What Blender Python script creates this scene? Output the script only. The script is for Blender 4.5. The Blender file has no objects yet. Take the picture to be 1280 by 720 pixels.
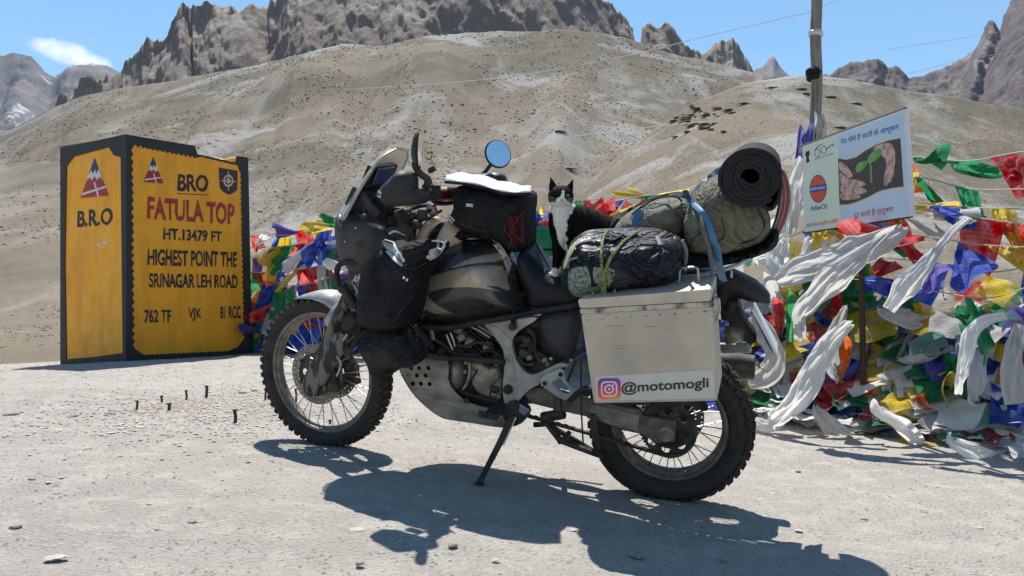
import bpy, math, random
import numpy as np
from mathutils import Matrix, Vector
from mathutils.geometry import delaunay_2d_cdt
random.seed(7); rng = np.random.default_rng(7)
S = bpy.context.scene
COL = S.collection
R = math.radians
PI = math.pi
EYE = 0.8          # eye height above the world zero; ground lies between 0 and 0.4
# ---------------------------------------------------------------- camera, sky, sun, exposure
cam = bpy.data.cameras.new('camera'); camo = bpy.data.objects.new('camera', cam); COL.objects.link(camo)
camo.location = (0, 0, EYE); camo.rotation_euler = (R(90), 0, 0)
cam.sensor_width = 36; cam.lens = 28.125; cam.shift_y = 25/1280; cam.clip_start = .05; cam.clip_end = 60000
S.camera = camo
S.view_settings.view_transform = 'Standard'; S.view_settings.look = 'None'
S.view_settings.exposure = 0.6; S.view_settings.gamma = 1
SUN_EL, SUN_AZ = R(64), R(-8)       # azimuth from +Y towards +X
sdir = Vector((math.sin(SUN_AZ)*math.cos(SUN_EL), math.cos(SUN_AZ)*math.cos(SUN_EL), math.sin(SUN_EL)))
sun = bpy.data.lights.new('sun', 'SUN'); suno = bpy.data.objects.new('sun', sun); COL.objects.link(suno)
sun.energy = 5.0; sun.angle = R(.53); sun.color = (1, .965, .91)
suno.rotation_euler = sdir.to_track_quat('Z', 'Y').to_euler()
w = bpy.data.worlds.new('World'); S.world = w; w.use_nodes = True
nt = w.node_tree; nt.nodes.clear()
out = nt.nodes.new('ShaderNodeOutputWorld'); bg = nt.nodes.new('ShaderNodeBackground')
sky = nt.nodes.new('ShaderNodeTexSky'); sky.sky_type = 'NISHITA'; sky.sun_disc = False
sky.sun_elevation = SUN_EL; sky.sun_rotation = SUN_AZ; sky.altitude = 1800; sky.air_density = 1.15; sky.dust_density = .0; sky.ozone_density = 1.0
bg.inputs[1].default_value = .098
# a small wispy cloud low in the left of the sky
tc = nt.nodes.new('ShaderNodeTexCoord')
def vmath(op, a, b=None, tree=nt):
    n = tree.nodes.new('ShaderNodeVectorMath'); n.operation = op
    for i, x in enumerate((a, b)):
        if x is None: continue
        if isinstance(x, (tuple, list, Vector)): n.inputs[i].default_value = x
        else: tree.links.new(x, n.inputs[i])
    return n
def fmath(op, a, b=None, tree=nt, clamp=False):
    n = tree.nodes.new('ShaderNodeMath'); n.operation = op; n.use_clamp = clamp
    for i, x in enumerate((a, b)):
        if x is None: continue
        if isinstance(x, (int, float)): n.inputs[i].default_value = x
        else: tree.links.new(x, n.inputs[i])
    return n.outputs[0]
nrm = vmath('NORMALIZE', tc.outputs['Generated'])
masks = []
for (px, py, sx, sy, tilt) in ((78, 64, .040, .015, -.28), (108, 76, .036, .011, -.22), (56, 56, .022, .010, .1)):
    c = Vector(((px-640)/1000, 1, (385-py)/1000)).normalized()
    ex = Vector((1, 0, 0)); ex = (ex - c*ex.dot(c)).normalized(); ez = c.cross(ex)*-1
    if ez.z < 0: ez = -ez
    a = (ex*math.cos(tilt) + ez*math.sin(tilt)); b = (ez*math.cos(tilt) - ex*math.sin(tilt))
    d = vmath('SUBTRACT', nrm.outputs[0], tuple(c)).outputs[0]
    da = fmath('DIVIDE', vmath('DOT_PRODUCT', d, tuple(a)).outputs['Value'], sx)
    db = fmath('DIVIDE', vmath('DOT_PRODUCT', d, tuple(b)).outputs['Value'], sy)
    q = fmath('ADD', fmath('MULTIPLY', da, da), fmath('MULTIPLY', db, db))
    masks.append(fmath('SUBTRACT', 1.0, q, clamp=True))
mk = fmath('MAXIMUM', masks[0], fmath('MAXIMUM', masks[1], masks[2]))
no = nt.nodes.new('ShaderNodeTexNoise'); no.inputs['Scale'].default_value = 24; no.inputs['Detail'].default_value = 9; no.inputs['Roughness'].default_value = .72
nt.links.new(nrm.outputs[0], no.inputs['Vector'])
cm = fmath('MULTIPLY', fmath('SUBTRACT', fmath('ADD', fmath('MULTIPLY', mk, .75), fmath('MULTIPLY', no.outputs[0], 1.6)), 1.06), 1.35, clamp=True)
cm = fmath('MULTIPLY', cm, fmath('MULTIPLY', mk, 3.0, clamp=True))
mx = nt.nodes.new('ShaderNodeMix'); mx.data_type = 'RGBA'
nt.links.new(cm, mx.inputs[0]); hsv = nt.nodes.new('ShaderNodeHueSaturation'); hsv.inputs['Hue'].default_value = .490; hsv.inputs['Saturation'].default_value = 1.17; hsv.inputs['Value'].default_value = 1.08; nt.links.new(sky.outputs[0], hsv.inputs['Color']); nt.links.new(hsv.outputs[0], mx.inputs[6]); mx.inputs[7].default_value = (8.2, 8.5, 8.9, 1)
nt.links.new(mx.outputs[2], bg.inputs[0]); nt.links.new(bg.outputs[0], out.inputs[0])
S.render.engine = 'CYCLES'
try:
    S.cycles.use_denoising = True; S.cycles.denoiser = 'OPENIMAGEDENOISE'
    S.cycles.max_bounces = 6; S.cycles.transparent_max_bounces = 16; S.cycles.volume_bounces = 0
except Exception: pass

# ---------------------------------------------------------------- noise
def _hash(ix, iy, seed):
    h = (ix.astype(np.int64)*374761393 + iy.astype(np.int64)*668265263 + seed*1442695041) & 0x7fffffff
    h = ((h ^ (h >> 13))*1274126177) & 0x7fffffff
    return ((h ^ (h >> 16)) & 0xffff)/65535.0
def vnoise(x, y, seed=0):
    x = np.asarray(x, float); y = np.asarray(y, float)
    ix = np.floor(x); iy = np.floor(y); fx = x-ix; fy = y-iy
    fx = fx*fx*fx*(fx*(fx*6-15)+10); fy = fy*fy*fy*(fy*(fy*6-15)+10)
    a = _hash(ix, iy, seed); b = _hash(ix+1, iy, seed); c = _hash(ix, iy+1, seed); d = _hash(ix+1, iy+1, seed)
    return (a*(1-fx)+b*fx)*(1-fy)+(c*(1-fx)+d*fx)*fy
def fbm(x, y, octv=5, seed=0, gain=.5, lac=2.03):
    s = 0; a = 1; t = 0
    for o in range(octv):
        s = s + a*(vnoise(x, y, seed+o*17)-.5); t += a; a *= gain
        x, y = (x*.8-y*.6)*lac, (x*.6+y*.8)*lac
    return s/t*2
def ridged(x, y, octv=5, seed=0, gain=.55):
    s = 0; a = 1; t = 0
    for o in range(octv):
        s = s + a*(1-abs(vnoise(x, y, seed+o*31)*2-1)); t += a; a *= gain
        x, y = (x*.8-y*.6)*2.1, (x*.6+y*.8)*2.1
    return s/t
# ---------------------------------------------------------------- materials
MATS = {}
def newmat(name):
    m = bpy.data.materials.new(name); m.use_nodes = True; t = m.node_tree
    b = t.nodes['Principled BSDF']; return m, t, b
def mat(name, col, rough=.6, metal=0, noise=0, nscale=20, col2=None, bump=0, bscale=60, spec=.5, coat=0, dust=0, dustcol=(.42, .38, .32), aniso=None, detail=6, thr=(.35, .65), crease=0, cscale=9):
    """colour with large + small variation, dust lying in noise patches and on upward faces, fine bump"""
    if name in MATS: return MATS[name]
    m, t, b = newmat(name); N = t.nodes; L = t.links
    b.inputs['Roughness'].default_value = rough; b.inputs['Metallic'].default_value = metal
    b.inputs['Specular IOR Level'].default_value = spec
    if coat: b.inputs['Coat Weight'].default_value = coat; b.inputs['Coat Roughness'].default_value = .08
    tc = N.new('ShaderNodeTexCoord'); vec = tc.outputs['Object']
    if aniso:
        mp = N.new('ShaderNodeMapping'); mp.inputs['Scale'].default_value = aniso; L.new(vec, mp.inputs[0]); vec = mp.outputs[0]
    nz = N.new('ShaderNodeTexNoise'); nz.inputs['Scale'].default_value = nscale; nz.inputs['Detail'].default_value = detail; L.new(vec, nz.inputs['Vector'])
    rp = N.new('ShaderNodeMapRange'); rp.inputs[1].default_value = thr[0]; rp.inputs[2].default_value = thr[1]; L.new(nz.outputs[0], rp.inputs[0])
    mx = N.new('ShaderNodeMix'); mx.data_type = 'RGBA'
    c2 = col2 if col2 else tuple(c*(1-noise) for c in col)
    mx.inputs[6].default_value = (*col, 1); mx.inputs[7].default_value = (*c2, 1); L.new(rp.outputs[0], mx.inputs[0])
    colout = mx.outputs[2]
    if dust:
        n2 = N.new('ShaderNodeTexNoise'); n2.inputs['Scale'].default_value = 9; n2.inputs['Detail'].default_value = 8; n2.inputs['Roughness'].default_value = .65; L.new(tc.outputs['Object'], n2.inputs['Vector'])
        r2 = N.new('ShaderNodeMapRange'); r2.inputs[1].default_value = .38; r2.inputs[2].default_value = .72; r2.inputs[4].default_value = dust; L.new(n2.outputs[0], r2.inputs[0])
        m2 = N.new('ShaderNodeMix'); m2.data_type = 'RGBA'; L.new(r2.outputs[0], m2.inputs[0]); L.new(colout, m2.inputs[6]); m2.inputs[7].default_value = (*dustcol, 1); colout = m2.outputs[2]
        m3 = N.new('ShaderNodeMapRange'); m3.inputs[3].default_value = rough; m3.inputs[4].default_value = .9; m3.inputs[2].default_value = max(dust, .01); L.new(r2.outputs[0], m3.inputs[0]); L.new(m3.outputs[0], b.inputs['Roughness'])
    L.new(colout, b.inputs['Base Color'])
    if bump:
        nb = N.new('ShaderNodeTexNoise'); nb.inputs['Scale'].default_value = bscale; nb.inputs['Detail'].default_value = 5; L.new(vec, nb.inputs['Vector'])
        bp = N.new('ShaderNodeBump'); bp.inputs['Strength'].default_value = min(1, bump); bp.inputs['Distance'].default_value = .004*max(1, bump); L.new(nb.outputs[0], bp.inputs['Height']); L.new(bp.outputs[0], b.inputs['Normal'])
    if crease:
        nc = N.new('ShaderNodeTexNoise'); nc.inputs['Scale'].default_value = cscale; nc.inputs['Detail'].default_value = 3; nc.inputs['Distortion'].default_value = 1.2; L.new(vec, nc.inputs['Vector'])
        a1 = N.new('ShaderNodeMath'); a1.operation = 'SUBTRACT'; a1.inputs[1].default_value = .5; L.new(nc.outputs[0], a1.inputs[0])
        a2 = N.new('ShaderNodeMath'); a2.operation = 'ABSOLUTE'; L.new(a1.outputs[0], a2.inputs[0]); a3 = N.new('ShaderNodeMath'); a3.operation = 'POWER'; a3.inputs[1].default_value = .6; L.new(a2.outputs[0], a3.inputs[0])
        b2 = N.new('ShaderNodeBump'); b2.inputs['Strength'].default_value = .9; b2.inputs['Distance'].default_value = crease; L.new(a3.outputs[0], b2.inputs['Height'])
        if bump: L.new(bp.outputs[0], b2.inputs['Normal'])
        L.new(b2.outputs[0], b.inputs['Normal'])
    MATS[name] = m; return m
def glassy(name, col, alpha=.35, rough=.08):
    m, t, b = newmat(name); b.inputs['Base Color'].default_value = (*col, 1); b.inputs['Roughness'].default_value = rough
    b.inputs['Alpha'].default_value = alpha; MATS[name] = m; return m
M = dict(
 plastic=mat('dusty_black_plastic', (.014, .015, .019), .38, noise=.4, dust=.12, bump=.15, bscale=300, spec=.22),
 black=mat('black_paint_metal', (.016, .016, .018), .45, noise=.3, dust=.15, spec=.22),
 dark=mat('greasy_dark_metal', (.03, .028, .026), .5, metal=.4, noise=.5, nscale=40, dust=.3, bump=.3, bscale=120, spec=.22),
 grey=mat('dark_grey_fairing', (.042, .042, .040), .38, noise=.25, dust=.35, dustcol=(.2, .18, .15), spec=.22),
 rubber=mat('dusty_rubber', (.020, .020, .020), .8, col2=(.035, .032, .03), nscale=14, dust=.22, dustcol=(.13, .115, .10), bump=.5, bscale=90, spec=.22),
 rim=mat('dull_rim_metal', (.24, .215, .175), .5, metal=.45, noise=.5, nscale=30, dust=.5, dustcol=(.15, .13, .11)),
 steel=mat('steel', (.45, .44, .42), .4, metal=.9, noise=.3, nscale=40),
 alu=mat('aluminium_frame_paint', (.46, .46, .45), .38, metal=.5, noise=.25, nscale=14, dust=.35, dustcol=(.2, .18, .15), bump=.15),
 case=mat('engine_case_alloy', (.34, .32, .28), .42, metal=.6, noise=.55, nscale=22, dust=.55, dustcol=(.13, .11, .09), bump=.4, bscale=60, thr=(.4, .7)),
 skid=mat('scuffed_skid_plate_alloy', (.33, .315, .285), .42, metal=.6, col2=(.11, .105, .10), nscale=7, dust=.4, dustcol=(.2, .17, .14), aniso=(1, 1, 2.4), thr=(.40, .72), bump=.3, bscale=30),
 swing=mat('swingarm_alloy', (.20, .185, .16), .5, metal=.5, noise=.5, nscale=25, dust=.5, dustcol=(.11, .095, .075), bump=.3, bscale=50),
 disc=mat('brake_disc_steel', (.26, .235, .20), .5, metal=.5, noise=.4, nscale=60, dust=.3, dustcol=(.2, .17, .14)),
 box=mat('pannier_aluminium', (.56, .48, .39), .5, metal=.2, noise=.28, nscale=3.2, dust=.35, dustcol=(.40, .35, .29), bump=1.6, bscale=9, detail=12),
 box_edge=mat('pannier_edge_aluminium', (.42, .41, .39), .4, metal=.6, col2=(.12, .12, .12), nscale=24, thr=(.5, .66)),
 fender=mat('dusty_silver_fender', (.36, .36, .37), .42, metal=.2, col2=(.14, .14, .14), nscale=18, dust=.35, dustcol=(.34, .32, .29), thr=(.38, .66)),
 guard=mat('mud_splashed_fork_guard', (.03, .03, .03), .6, col2=(.17, .155, .13), nscale=34, thr=(.47, .56), aniso=(1, 1, .28), bump=.6, bscale=60, spec=.22),
 paint=mat('tank_dark_paint', (.018, .018, .019), .16, noise=.2, coat=.5, dust=.10, dustcol=(.2, .18, .15)),
 gold=mat('tank_gold_paint', (.34, .285, .20), .2, metal=.35, noise=.12, coat=.4, dust=.1, dustcol=(.3, .26, .2)),
 sand=mat('tank_sand_panel', (.60, .47, .37), .35, noise=.15, coat=.2, dust=.2),
 seat=mat('seat_vinyl', (.010, .012, .018), .33, noise=.3, dust=.05, bump=.3, bscale=160, spec=.22),
 cloth=mat('black_nylon', (.011, .012, .016), .7, noise=.35, nscale=50, dust=.05, bump=.6, bscale=350, crease=.03, spec=.15),
 cloth2=mat('dark_grey_nylon', (.020, .021, .026), .75, noise=.3, nscale=40, dust=.10, bump=.6, bscale=300, crease=.04, spec=.15),
 navy=mat('navy_stuff_sack_nylon', (.012, .014, .024), .36, noise=.3, nscale=20, dust=.04, crease=.07, cscale=7, spec=.22),
 olive=mat('olive_canvas', (.135, .125, .088), .85, noise=.2, nscale=15, dust=.15, dustcol=(.26, .24, .18), bump=.5, bscale=280, crease=.045, cscale=7),
 mapw=mat('white_map_cover', (.72, .72, .72), .3, noise=.06),
 white=mat('white_plastic', (.75, .74, .72), .5, noise=.1),
 refl=mat('reflective_silver_tape', (.55, .55, .56), .45, noise=.3, nscale=60),
 foam=mat('black_foam_mat', (.022, .022, .024), .85, noise=.25, nscale=120, bump=.5, bscale=400, spec=.22),
 red=mat('red_cord', (.15, .01, .014), .6, noise=.3),
 redgrip=mat('red_bar_pad', (.16, .015, .02), .5, noise=.3),
 cream=mat('patterned_bar_pad_top', (.55, .5, .48), .6, col2=(.3, .06, .05), nscale=120, thr=(.5, .56)),
 blue=mat('blue_webbing', (.03, .16, .33), .6, noise=.3, bump=.3),
 greenc=mat('green_yellow_cord', (.22, .26, .06), .7, col2=(.05, .07, .04), nscale=120, thr=(.48, .55)),
 meshg=mat('pale_green_net_panel', (.20, .25, .20), .7, col2=(.06, .075, .065), nscale=90, thr=(.42, .62)),
 mirror=mat('mirror_glass', (.9, .92, .95), .02, metal=1),
 lens=mat('smoky_lens', (.17, .15, .12), .25, noise=.2, coat=.4),
 screenlcd=mat('instrument_glass', (.05, .07, .11), .08, coat=.8),
 rust=mat('rusty_iron', (.065, .042, .03), .8, noise=.5, nscale=60, bump=.5),
 brown=mat('brown_canvas', (.24, .17, .12), .8, noise=.3),
 blankA=mat('grey_blanket', (.30, .28, .26), .9, noise=.25, nscale=40),
 blankR=mat('red_blanket_stripe', (.35, .04, .05), .9, noise=.2),
)
M['screen'] = glassy('tinted_windscreen', (.50, .45, .36), .52, .2)
# ---------------------------------------------------------------- object helpers
def prop(o, label=None, cat=None, group=None, kind=None):
    if label: o['label'] = label
    if cat: o['category'] = cat
    if group: o['group'] = group
    if kind: o['kind'] = kind
    return o
def empty(name, loc=(0, 0, 0), **k):
    o = bpy.data.objects.new(name, None); COL.objects.link(o); o.location = loc; o.empty_display_size = .1
    return prop(o, **k)
def I4(): return Matrix.Identity(4)
class MB:
    def __init__(s): s.v = []; s.f = []; s.mi = []; s.n = 0; s.cur = 0
    def add(s, v, f):
        v = np.asarray(v, float).reshape(-1, 3); s.v.append(v)
        for a in f: s.f.append([int(i)+s.n for i in a]); s.mi.append(s.cur)
        s.n += len(v); return s
    def box(s, c, sz, rot=None):
        x, y, z = np.array(sz)/2.
        v = np.array([(a, b, e) for a in (-x, x) for b in (-y, y) for e in (-z, z)])
        if rot is not None: v = v @ np.array(rot.to_3x3()).T
        return s.add(v+np.array(c), [(0, 1, 3, 2), (4, 6, 7, 5), (0, 4, 5, 1), (2, 3, 7, 6), (0, 2, 6, 4), (1, 5, 7, 3)])
    def tube(s, pts, r, n=8, caps=True, flat=1.0, up=(0, 0, 1)):
        P = np.asarray(pts, float); k = len(P)
        rr = np.full(k, r, float) if np.isscalar(r) else np.asarray(r, float)
        T = np.gradient(P, axis=0); T /= np.linalg.norm(T, axis=1)[:, None]+1e-12
        u = np.array(up, float)
        if abs(u @ T[0]) > .95: u = np.array((1, 0, 0.))
        a = np.cross(T[0], u); a /= np.linalg.norm(a); vs = []
        t = np.linspace(0, 2*PI, n, endpoint=False)
        for i in range(k):
            a = a-T[i]*(a @ T[i]); a /= np.linalg.norm(a)+1e-12; b = np.cross(T[i], a)
            vs.append(P[i]+rr[i]*(np.cos(t)[:, None]*a+np.sin(t)[:, None]*b*flat))
        f = [(i*n+j, i*n+(j+1) % n, (i+1)*n+(j+1) % n, (i+1)*n+j) for i in range(k-1) for j in range(n)]
        if caps: f += [tuple(range(n))[::-1], tuple((k-1)*n+j for j in range(n))]
        return s.add(np.concatenate(vs), f)
    def cyl(s, p, q, r, r2=None, n=16): return s.tube([p, q], [r, r if r2 is None else r2], n)
    def lathe(s, prof, c, axis=(0, 1, 0), n=48, ref=(1, 0, 0), closed=False):
        """prof: list of (along axis, radius)"""
        ax = np.array(axis, float); ax /= np.linalg.norm(ax); a = np.array(ref, float); a -= ax*(a @ ax); a /= np.linalg.norm(a); b = np.cross(ax, a)
        t = np.linspace(0, 2*PI, n, endpoint=False); vs = []
        for h, r in prof: vs.append(np.array(c)+ax*h+r*(np.cos(t)[:, None]*a+np.sin(t)[:, None]*b))
        k = len(prof); m = k if closed else k-1
        f = [(i*n+j, ((i+1) % k)*n+j, ((i+1) % k)*n+(j+1) % n, i*n+(j+1) % n) for i in range(m) for j in range(n)]
        return s.add(np.concatenate(vs), f)
    def sph(s, c, r, n=12, m=8):
        rx, ry, rz = (r, r, r) if np.isscalar(r) else r; vs = []
        for i in range(m+1):
            p = PI*i/m
            for j in range(n):
                t = 2*PI*j/n; vs.append((c[0]+rx*math.sin(p)*math.cos(t), c[1]+ry*math.sin(p)*math.sin(t), c[2]+rz*math.cos(p)))
        return s.add(vs, [(i*n+j, (i+1)*n+j, (i+1)*n+(j+1) % n, i*n+(j+1) % n) for i in range(m) for j in range(n)])
    def build(s, name, m, parent=None, X=None, smooth=True, bevel=0, sub=0, loc=None, angle=35, **k):
        me = bpy.data.meshes.new(name); V = np.concatenate(s.v) if s.v else np.zeros((0, 3))
        if X is not None: A = np.array(X); V = V @ A[:3, :3].T+A[:3, 3]
        if loc is not None: V = V-np.array(loc)
        me.from_pydata(V.tolist(), [], s.f); me.validate(); me.update()
        for mm in (m if isinstance(m, (list, tuple)) else [m]): me.materials.append(mm)
        if isinstance(m, (list, tuple)) and len(me.polygons) == len(s.mi): me.polygons.foreach_set('material_index', s.mi)
        o = bpy.data.objects.new(name, me); COL.objects.link(o); o.parent = parent
        if loc is not None: o.location = loc
        if bevel:
            b = o.modifiers.new('bevel', 'BEVEL'); b.width = bevel; b.segments = 2; b.limit_method = 'ANGLE'; b.angle_limit = R(40)
        if sub:
            q = o.modifiers.new('sub', 'SUBSURF'); q.levels = q.render_levels = sub
        if smooth:
            me.polygons.foreach_set('use_smooth', [True]*len(me.polygons))
            if not sub:
                try: me.set_sharp_from_angle(angle=R(angle))
                except Exception: pass
        return prop(o, **k)
def dup(o, name=None, parent='same', mat=None):
    c = o.copy(); COL.objects.link(c)
    if parent != 'same': c.parent = parent
    return c
def pip(P, poly):
    """points in polygon"""
    x, y = P[:, 0], P[:, 1]; ins = np.zeros(len(P), bool); n = len(poly); j = n-1
    for i in range(n):
        xi, yi = poly[i]; xj, yj = poly[j]
        c = ((yi > y) != (yj > y)) & (x < (xj-xi)*(y-yi)/((yj-yi) if yj != yi else 1e-12)+xi)
        ins ^= c; j = i
    return ins
def dist(P, poly):
    A = np.array(poly); B = np.roll(A, -1, 0); d = np.full(len(P), 1e9)
    for a, b in zip(A, B):
        ab = b-a; t = np.clip(((P-a) @ ab)/(ab @ ab+1e-15), 0, 1); d = np.minimum(d, np.linalg.norm(P-a-t[:, None]*ab, axis=1))
    return d
def smoothpoly(poly, it=2):
    """Chaikin corner cutting keeps a traced outline rounded"""
    P = np.array(poly, float)
    for _ in range(it):
        Q = np.roll(P, -1, 0); P = np.stack([.75*P+.25*Q, .25*P+.75*Q], 1).reshape(-1, 2)
    return P
def smoothline(pts, k=6):
    P = np.array(pts, float); n = len(P)
    if n < 3: return P
    E = np.vstack([2*P[0]-P[1], P, 2*P[-1]-P[-2]]); o = []
    for i in range(1, n):
        a, b, c, d = E[i-1], E[i], E[i+1], E[i+2]
        for t in np.linspace(0, 1, k, endpoint=False): o.append(.5*((2*b)+(-a+c)*t+(2*a-5*b+4*c-d)*t*t+(-a+3*b-3*c+d)*t**3))
    return np.array(o+[P[-1]])
def tri(outline, holes=(), step=None):
    """constrained triangulation of an outline with holes; step adds interior points"""
    loops = [np.array(outline, float)]+[np.array(h, float) for h in holes]; pts = []; edges = []; n = 0
    for l in loops:
        pts += l.tolist(); edges += [(n+i, n+(i+1) % len(l)) for i in range(len(l))]; n += len(l)
    if step:
        lo = loops[0].min(0); hi = loops[0].max(0); g = []
        nx = int((hi[0]-lo[0])/step)+1; ny = int((hi[1]-lo[1])/step)+1
        for j in range(ny):
            for i in range(nx): g.append((lo[0]+(i+.5*(j % 2)+.3)*step, lo[1]+(j+.4)*step*.9))
        g = np.array(g); k = pip(g, loops[0])
        for h in loops[1:]: k &= ~pip(g, h)
        g = g[k]
        if len(g):
            dd = np.min([dist(g, l) for l in loops], 0); g = g[dd > step*.45]; pts += g.tolist()
    V, Ed, F, _, _, _ = delaunay_2d_cdt([Vector(p) for p in pts], edges, [], 0, 1e-7)
    V = np.array([tuple(v) for v in V]); F = np.array([f for f in F if len(f) == 3])
    c = V[F].mean(1); k = pip(c, loops[0])
    for h in loops[1:]: k &= ~pip(c, h)
    F = F[k]
    a = V[F]; cr = (a[:, 1, 0]-a[:, 0, 0])*(a[:, 2, 1]-a[:, 0, 1])-(a[:, 1, 1]-a[:, 0, 1])*(a[:, 2, 0]-a[:, 0, 0])
    F = F[abs(cr) > 1e-12]; cr = cr[abs(cr) > 1e-12]; F[cr < 0] = F[cr < 0][:, ::-1]
    return V, F
def bedges(F):
    d = {}
    for f in F:
        for i in range(3):
            a, b = int(f[i]), int(f[(i+1) % 3]); d[(a, b)] = d.get((a, b), 0)+1
    return [(a, b) for (a, b) in d if (b, a) not in d]
def solid(mb, V, F, front, back):
    """front/back: arrays of 3-D points per 2-D vertex"""
    n = len(V); f = [tuple(x) for x in F]+[tuple(n+i for i in x[::-1]) for x in F]+[(b, a, n+a, n+b) for a, b in bedges(F)]
    mb.add(np.vstack([front, back]), f); return mb
# ================================================================ ground heights
GC = np.array([(.625, 3.277, -.773), (-.866, 3.73, -.63), (-.13, 3.1, -.69), (-3.4, 7.3, -.485), (-2.7, 8.3, -.47), (-4.4, 7.8, -.55), (2.2, 5.1, -.79), (2.75, 4.3, -.80),
               (1.73, 5.4, -.76), (-5.1, 8.6, -.60), (-2.5, 9, -.44), (-.5, 7, -.52), (-1.6, 2, -.62), (1.5, 2.4, -.83), (0, 1.4, -.72), (-5, 4.5, -.55), (5, 4, -.92), (3, 9, -.62), (0, 0, -.75), (3, 1, -.9), (-3, 1, -.6), (-8, 9, -.7), (1, 9, -.5)], float)
def _tps(r): r = np.maximum(r, 1e-9); return r*r*np.log(r)
_n = len(GC); _K = _tps(np.linalg.norm(GC[:, None, :2]-GC[None, :, :2], axis=2))+np.eye(_n)*.05
_P = np.hstack([np.ones((_n, 1)), GC[:, :2]]); _A = np.zeros((_n+3, _n+3)); _A[:_n, :_n] = _K; _A[:_n, _n:] = _P; _A[_n:, :_n] = _P.T
_w = np.linalg.solve(_A, np.concatenate([GC[:, 2], np.zeros(3)]))
def gz(x, y):
    x = np.atleast_1d(np.asarray(x, float)); y = np.atleast_1d(np.asarray(y, float)); sh = x.shape; x = x.ravel(); y = y.ravel()
    r = np.sqrt((x[:, None]-GC[None, :, 0])**2+(y[:, None]-GC[None, :, 1])**2)
    return (_tps(r) @ _w[:_n]+_w[_n]+_w[_n+1]*x+_w[_n+2]*y+EYE).reshape(sh)
def g1(x, y): return float(gz(x, y)[0])
def W(px, py, Y): return np.array(((px-640)/1000*Y, Y, (385-py)/1000*Y+EYE))
# ================================================================ motorcycle frame of reference
YAW, PITCH, LEAN, STEER = R(16.96), R(5.25), R(12.88), R(-8.57)
O = np.array((.625, 3.277, -.773+EYE))
d0 = np.array([-np.cos(YAW)*np.cos(PITCH), np.sin(YAW)*np.cos(PITCH), np.sin(PITCH)]); l0 = np.cross([0, 0, 1], d0); l0 /= np.linalg.norm(l0); u0 = np.cross(d0, l0)
L_ = l0*np.cos(LEAN)-u0*np.sin(LEAN); U_ = u0*np.cos(LEAN)+l0*np.sin(LEAN)
def mat4(x, y, z, o): return Matrix([[x[i], y[i], z[i], o[i]] for i in range(3)]+[[0, 0, 0, 1]])
BM = mat4(d0, L_, U_, O); BMi = BM.inverted()
_ax = -np.sin(R(28))*d0+np.cos(R(28))*U_
def _rot(v, th=STEER): return v*np.cos(th)+np.cross(_ax, v)*np.sin(th)+_ax*(_ax @ v)*(1-np.cos(th))
FA = O+d0*1.565+U_*.348; FA2 = FA-d0*.07+_rot(d0*.07)
SM = mat4(_rot(d0), _rot(L_), _rot(U_), FA2); SX = BMi @ SM         # steered frame, origin at the front axle
def L2(px, py, v, F=None):
    """pixel of the photo -> (x, z) on the plane y=v of a frame"""
    F = F or BM; A = np.array(F); o = A[:3, 3]; y = A[:3, 1]; r = np.array(((px-640)/1000, 1, (385-py)/1000)); E = np.array((0, 0, EYE))
    t = (v-(E-o) @ y)/(r @ y); p = E+r*t-o
    return p @ A[:3, 0], p @ A[:3, 2]
def P(px, py, v, F=None):
    a, b = L2(px, py, v, F); q = Vector((a, v, b))
    return np.array(SX @ q) if F is SM else np.array(q)
def PL(l, v, F=None): return [L2(x, y, v, F) for x, y in l]
def XF(F): return SX if F is SM else None
def plate(px, v, t, F=None, holes=(), sm=0, mb=None, px2=None):
    """flat part traced on plane v, thickness t going away from the camera"""
    o = PL(px, v, F); o = smoothpoly(o, sm) if sm else np.array(o)
    V, T = tri(o, holes); mb = mb or MB()
    nr = np.stack([V[:, 0], np.full(len(V), v), V[:, 1]], 1); fr = nr.copy(); fr[:, 1] -= t
    return solid(mb, V, T, fr, nr)
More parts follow.
